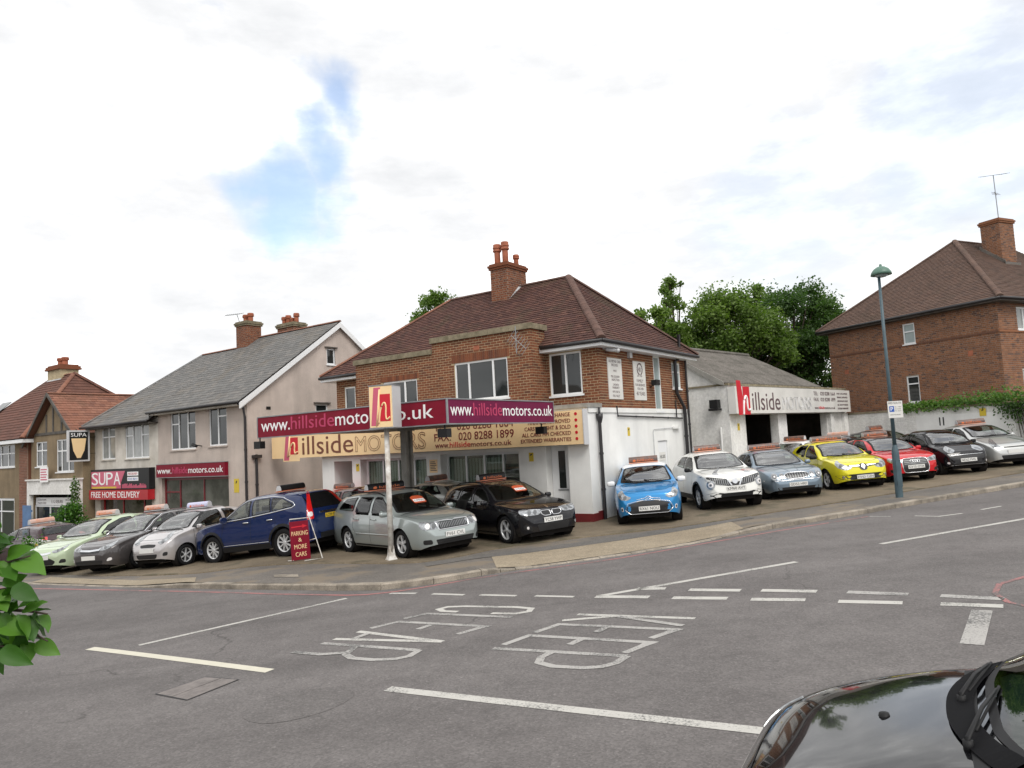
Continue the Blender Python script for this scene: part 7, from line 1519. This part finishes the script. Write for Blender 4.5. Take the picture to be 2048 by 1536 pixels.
# 13 silver saloon hatch
c = Car('parked_car', 'pale silver car with sloping tail last in the row by the white wall', 'car', (16.95, 26.0), -91, 4.45, 1.725, 1.49, 2.70, .93, [(0, .50), (.03, .62), (.10, .74), (.28, .82), (.8, .97), (1.05, 1.03), (1.5, 1.27), (1.95, 1.43), (2.3, 1.485), (2.6, 1.49), (3.2, 1.42), (3.8, 1.26), (4.25, 1.08), (4.38, .9), (4.45, .58)], [(0, .47), (.15, .68), (.5, .84), (1.2, .95), (3.2, .99), (4.3, .95), (4.45, .56)], wr=.30, rr=.20, spokes=6, style='plain', paint=paint('pale_silver', (.52, .53, .52), .5))
c.standard(1.05, 1.95, 1.04, 1.42, .28, .8, doors=([(1.35, .96), (1.3, .5), (1.42, .28)], [(2.3, 1.0), (2.3, .28)]))
c.windows([[(1.28, 1.02), (1.7, 1.26), (2.0, 1.36), (2.25, 1.38), (2.28, 1.04)], [(2.36, 1.05), (2.34, 1.385), (2.9, 1.36), (3.25, 1.20), (3.2, 1.08)]])
c.lamps('headlamp', 'F', [(.46, .68), (.62, .80), (.80, .96), (.90, 1.0), (.90, .84), (.74, .68), (.54, .62)], M['lampglass'], core=[(.66, .76, .05, M['lampcore'])]); c.patch('lower_intake', 'F', [(-.45, .28), (.45, .28), (.5, .42), (-.5, .42)], M['grille'], rnd=1); c.plate('F', .53, None); c.patch('upper_slot', 'F', [(-.36, .66), (.36, .66), (.36, .70), (-.36, .70)], M['grille']); c.mirror(1.42, 1.0, c.paint); c.wipers(1.05); c.roof_sign(2.35, 'faded orange sign on the roof of the pale silver car', style=1, w_=1.0)
# second row, mostly hidden
def plain(label, pos, hd, col, H=1.46, L=4.0, W=1.7, sign=None, style=1, cat='car'):
    c = Car('parked_car', label, cat, pos, hd, L, W, H, 2.5, .8, hatch(L, H, 1.1, .84, 1.0, 1.9, L-.55), [(0, .48), (.12, .68), (.45, .84), (1.1, .93), (3.0, .99), (L-.2, .93), (L, .56)], paint=col)
    c.standard(1.1, 1.9, 1.0, H-.075, .26, .84, doors=([(1.3, .93), (1.28, .3)], [(2.3, .98), (2.3, .3)]))
    c.windows([[(1.3, 1.0), (1.7, 1.22), (1.95, H-.11), (2.25, H-.095), (2.27, 1.02)], [(2.36, 1.03), (2.34, H-.09), (2.9, H-.11), (3.15, 1.1)]]); c.patch('rear_window', 'R', [(-.55, H-.15), (.55, H-.15), (.62, 1.05), (-.62, 1.05)], M['carglass'], rnd=1, rings=5, off=.008, glass=M['cglass'])
    c.lamps('tail_lamp', 'R', [(.6, 1.0), (.8, .98), (.84, .78), (.66, .78)], M['tail'], yaw=.4); c.lamps('headlamp', 'F', [(.4, .72), (.7, .8), (.9, .88), (.88, .72), (.5, .62)], M['lampglass']); c.patch('grille', 'F', [(-.4, .3), (.4, .3), (.5, .45), (-.5, .45)], M['grille']); c.mirror(1.4, .98, col)
    if sign: c.roof_sign(2.4, sign, style=style)
    return c
def loc1(t, s): v = B1.matrix_basis @ Vector((-t, s, 0)); return (v.x, v.y)
plain('red car mostly hidden behind the blue four by four', loc1(8.9, -2.4), -122, paint('second_red', (.42, .012, .02), 0., .25), 1.36, sign='small orange sign on the hidden red car roof', style=1)
plain('maroon car seen over the tailgate of the silver green estate', loc1(7.65, -2.78), 145, paint('maroon', (.12, .010, .014), .2), 1.52, 3.9, cat='car')
plain('pale grey car tucked behind the black estate by the showroom windows', loc1(6.25, -1.05), 145, paint('pale_grey', (.45, .46, .43), .4), 1.44, 3.7, 1.6, sign='reddish sign on the pale grey car roof', style=1)
plain('white hatchback parked in front of the first open garage bay', (9.55, 27.15), 222, paint('second_white', (.72, .72, .70)), 1.45, 3.9, sign='dark orange sign on the roof of the white hatchback', style=1)
plain('black car parked across the second garage bay behind the yellow hatchback', (13.85, 29.85), 42, paint('second_black', (.008, .008, .01), 0., .2), 1.44, 3.9, sign='pale sign with rounded top on the black car behind the yellow hatchback', style=3)
plain('dark estate by the white painted wall behind the red hatchback', (15.85, 29.6), -65, paint('third_black', (.012, .011, .012), 0., .2), 1.50, 4.0, sign='brown sign on the dark estate by the white wall', style=1)
plain('dark maroon car behind the lettered planter trough', (-18.1, 27.0), 149, paint('dark_plum', (.03, .008, .012), .2), 1.42, sign='pink sign on the roof of the dark maroon car', style=3)
# near black car, bonnet and windscreen base in the corner of the frame
c = Car('black_hatchback', 'glossy black car close to the camera with wipers and windscreen edge', 'car', (1.60, 3.59), 150, 3.72, 1.66, 1.52, 2.43, .62, [(0, .52), (.03, .63), (.09, .76), (.2, .84), (.55, .945), (.95, 1.03), (1.12, 1.055), (1.5, 1.27), (1.85, 1.44), (2.2, 1.51), (2.6, 1.52), (3.0, 1.48), (3.35, 1.35), (3.6, .95), (3.72, .60)], [(0, .49), (.1, .66), (.3, .78), (.8, .91), (1.2, .96), (3.0, 1.0), (3.6, .9), (3.72, .56)], plan=[(0, .46), (.03, .58), (.09, .70), (.2, .82), (.4, .925), (.7, .985), (1.1, 1.), (2.6, 1.), (3.3, .95), (3.6, .82), (3.72, .6)], wr=.29, rr=.20, paint=paint('near_black', (.004, .004, .005), 0., .12), group='passing cars', dz=0., dense=2)
c.standard(1.12, 1.85, 1.06, 1.44, .17, .8, doors=([(1.2, .95), (1.2, .3)], [(2.2, 1.0), (2.2, .3)]), ww=.66, wtop=.54, wm=M['gglass'])
c.windows([[(1.3, 1.02), (1.7, 1.3), (1.9, 1.4), (2.15, 1.42), (2.15, 1.03)], [(2.25, 1.04), (2.25, 1.42), (2.8, 1.4), (3.0, 1.1)]])
c.line('scuttle_panel', 'T', chaikin([(1.20, .62), (1.10, .42), (1.04, .2), (1.03, 0), (1.04, -.2), (1.10, -.42), (1.20, -.62)], 2, False), .11, mat('scuttle_plastic', (.008, .008, .009), .7, spec=.06), off=.014, parent=c.root)
for y0, y1, d0, d1 in ((.42, -.12, 1.05, 1.18), (-.08, -.56, 1.04, 1.17)):
    a, _ = c.cast('T', d0, y0); b_, _ = c.cast('T', d1, y1); m_ = a.lerp(b_, .5)+Vector((0, 0, .055)); mb = MB(); mb.tube([a+Vector((0, 0, .01)), a+Vector((0, 0, .04)), m_, b_+Vector((0, 0, .03))], [.014, .011, .009, .006], 8); mb.tube([b_.lerp(a, .75)+Vector((0, 0, .015)), b_+(b_-a)*.1+Vector((0, 0, .02))], .007, 6); mb.tube([a+Vector((0, 0, -.01)), a+Vector((0, 0, .035))], .02, 10); mb.build('wiper', BK, c.root, True)
p, n = c.cast('T', .72, .0); mb = MB(); mb.lathe([(.026, -.002), (.022, .012), (.001, .016)], 14, 'z', p); mb.build('washer_jet', BK, c.root, True)
c.lamps('headlamp', 'F', [(.40, .72), (.6, .8), (.75, .86), (.8, .74), (.6, .64)], M['lampglass']); c.patch('grille', 'F', [(-.3, .5), (.3, .5), (.32, .6), (-.32, .6)], M['grille']); c.plate('F', .42, None)

for c in CARS: c.finish()

# ------------------------------------------------------------------ leaves hanging into the frame
br = empty('shrub_branch', (-1.35, 1.55, Z(-1.35)), 0, 'leafy green branch of a shrub reaching in at the frame edge', 'shrub')
def RAY(px, py, d):
    v = _fw*1471+_rt*(px-1024)+_up*(768-py); return Vector((0, 0, 2.4))+v*(d/1471) - br.location
rl = random.Random(9)
def leaf(base, tip, wd, fold, curl, nrm, tint):
    b0, t0 = base, tip; ax = t0-b0; L = ax.length; ax.normalize(); s = ax.cross(nrm).normalized(); up = s.cross(ax).normalized(); mb = MB(); vs = []; N = 9
    for i in range(N):
        t = i/(N-1); w_ = wd*L*(math.sin(math.pi*min(1, t**.72))**.85)*(1-.15*t) if 0 < t < 1 else .001; c = b0+ax*L*t+up*(-curl*L*t*t+.02*L*math.sin(t*9))
        for k in (-1, -.5, 0, .5, 1): vs.append(c+s*w_*.5*k+up*(fold*w_*abs(k)*.5+.012*L*math.sin(t*14+k*2)*abs(k)))
    mb.add(vs, [(i*5+j, i*5+j+1, (i+1)*5+j+1, (i+1)*5+j) for i in range(N-1) for j in range(4)], tint); o = mb.build('leaf', M['leafD'], br, True); return o
TW = [[(-220, 1250, 1.60), (-90, 1210, 1.56), (-15, 1182, 1.53), (48, 1170, 1.5)], [(-220, 1250, 1.60), (-70, 1205, 1.56), (-5, 1130, 1.52), (60, 1112, 1.50)], [(-220, 1250, 1.60), (-70, 1235, 1.56), (25, 1245, 1.52), (95, 1282, 1.49)], [(-220, 1250, 1.60), (-90, 1285, 1.56), (-10, 1290, 1.52), (25, 1296, 1.50)], [(-70, 1235, 1.56), (0, 1218, 1.53), (55, 1222, 1.5), (95, 1228, 1.49)], [(-220, 1250, 1.60), (-90, 1150, 1.57), (-30, 1085, 1.53), (5, 1065, 1.51)]]
def on_twig(P, t):
    k = t*(len(P)-1); i = min(int(k), len(P)-2); return [P[i][q]+(P[i+1][q]-P[i][q])*(k-i) for q in range(3)]
for ti, P in enumerate(TW):
    for k in range(13):
        t = .34+.66*k/12; x, y, d = on_twig(P, t); x2, y2, _ = on_twig(P, min(1, t+.08)); sd = 1 if k % 2 else -1
        if k == 12: ang = math.atan2(y2-y+4, 10)
        else: ang = math.atan2(P[-1][1]-P[-2][1], P[-1][0]-P[-2][0])+sd*rl.uniform(.35, 1.0)+.18
        ln = rl.uniform(30, 60); x -= 30; bx, by = x+math.cos(ang)*7, y+math.sin(ang)*7
        n_ = Vector((rl.gauss(.15, .5), -.55+rl.gauss(0, .35), .65+rl.gauss(0, .4)))
        leaf(RAY(bx, by, d+rl.uniform(-.03, .03)), RAY(bx+math.cos(ang)*ln, by+math.sin(ang)*ln+rl.uniform(0, 14), d+rl.uniform(-.06, .06)), rl.uniform(.46, .68), rl.uniform(.1, .5), rl.uniform(-.05, .28), n_, rl.uniform(.05, .98))
mb = MB()
for P in TW: mb.tube([RAY(*q) for q in P], [.006, .004, .003, .0015], 6)
mb.tube([(-.35, .3, 0), (-.25, .15, .9), RAY(-220, 1250, 1.6)], [.03, .022, .009], 8); mb.build('stem', M['bark'], br, True)

# ------------------------------------------------------------------ houses on the near side of the road, seen mirrored in the glass
def mirror_house(x, y, label, m, seed):
    o = empty('gabled_house', (x, y, 0), R(149), label, 'house', 'houses across the road'); mb = MB()
    z0 = Z(x)-.3; mb.box(-3.4, 3.4, 0, 7, z0, z0+5.2); mb.add([(-3.4, 0, z0+5.2), (3.4, 0, z0+5.2), (0, 0, z0+8.4), (-3.4, 7, z0+5.2), (3.4, 7, z0+5.2), (0, 7, z0+8.4)], [(0, 1, 2), (3, 5, 4)]); mb.build('wall', m, o)
    r_ = MB(); r_.add([(-3.8, -.4, z0+4.95), (0, -.4, z0+8.55), (0, 7.3, z0+8.55), (-3.8, 7.3, z0+4.95), (3.8, -.4, z0+4.95), (3.8, 7.3, z0+4.95)], [(0, 1, 2, 3), (1, 4, 5, 2)]); r_.build('roof', M['tile2'], o)
    b = MB(); b.prism([(-3.8, z0+4.85), (0, z0+8.4), (3.8, z0+4.85), (3.8, z0+5.05), (0, z0+8.65), (-3.8, z0+5.05)], -.45, -.40, lambda a, c, d: (a, d, c)); b.build('bargeboard', M['upvc'], o)
    Fh = Frame((0, -.1, 0), (1, 0, 0), (0, 1, 0))
    for (u, z) in ((-2.6, z0+3.0), (.8, z0+3.0), (-2.6, z0+.6), (.8, z0+.6)): window(o, Fh, (u, u+1.8, z, z+1.4), [(1, [2, 1]), (1, [2, 1]), (1, [2, 1])])
for i, (t, m) in enumerate(((21, M['cream']), (29.5, M['dash']), (38, M['cream']), (46.5, M['whiteold']))):
    x, y = -1.6-.857*t, -2.6+.515*t
    o = mirror_house(x, y, ['cream gabled house across the road mirrored in the showroom windows', 'beige gabled house across the road mirrored in the upper windows', 'second cream gabled house further down across the road', 'stained white gabled house furthest down across the road'][i], m, i)
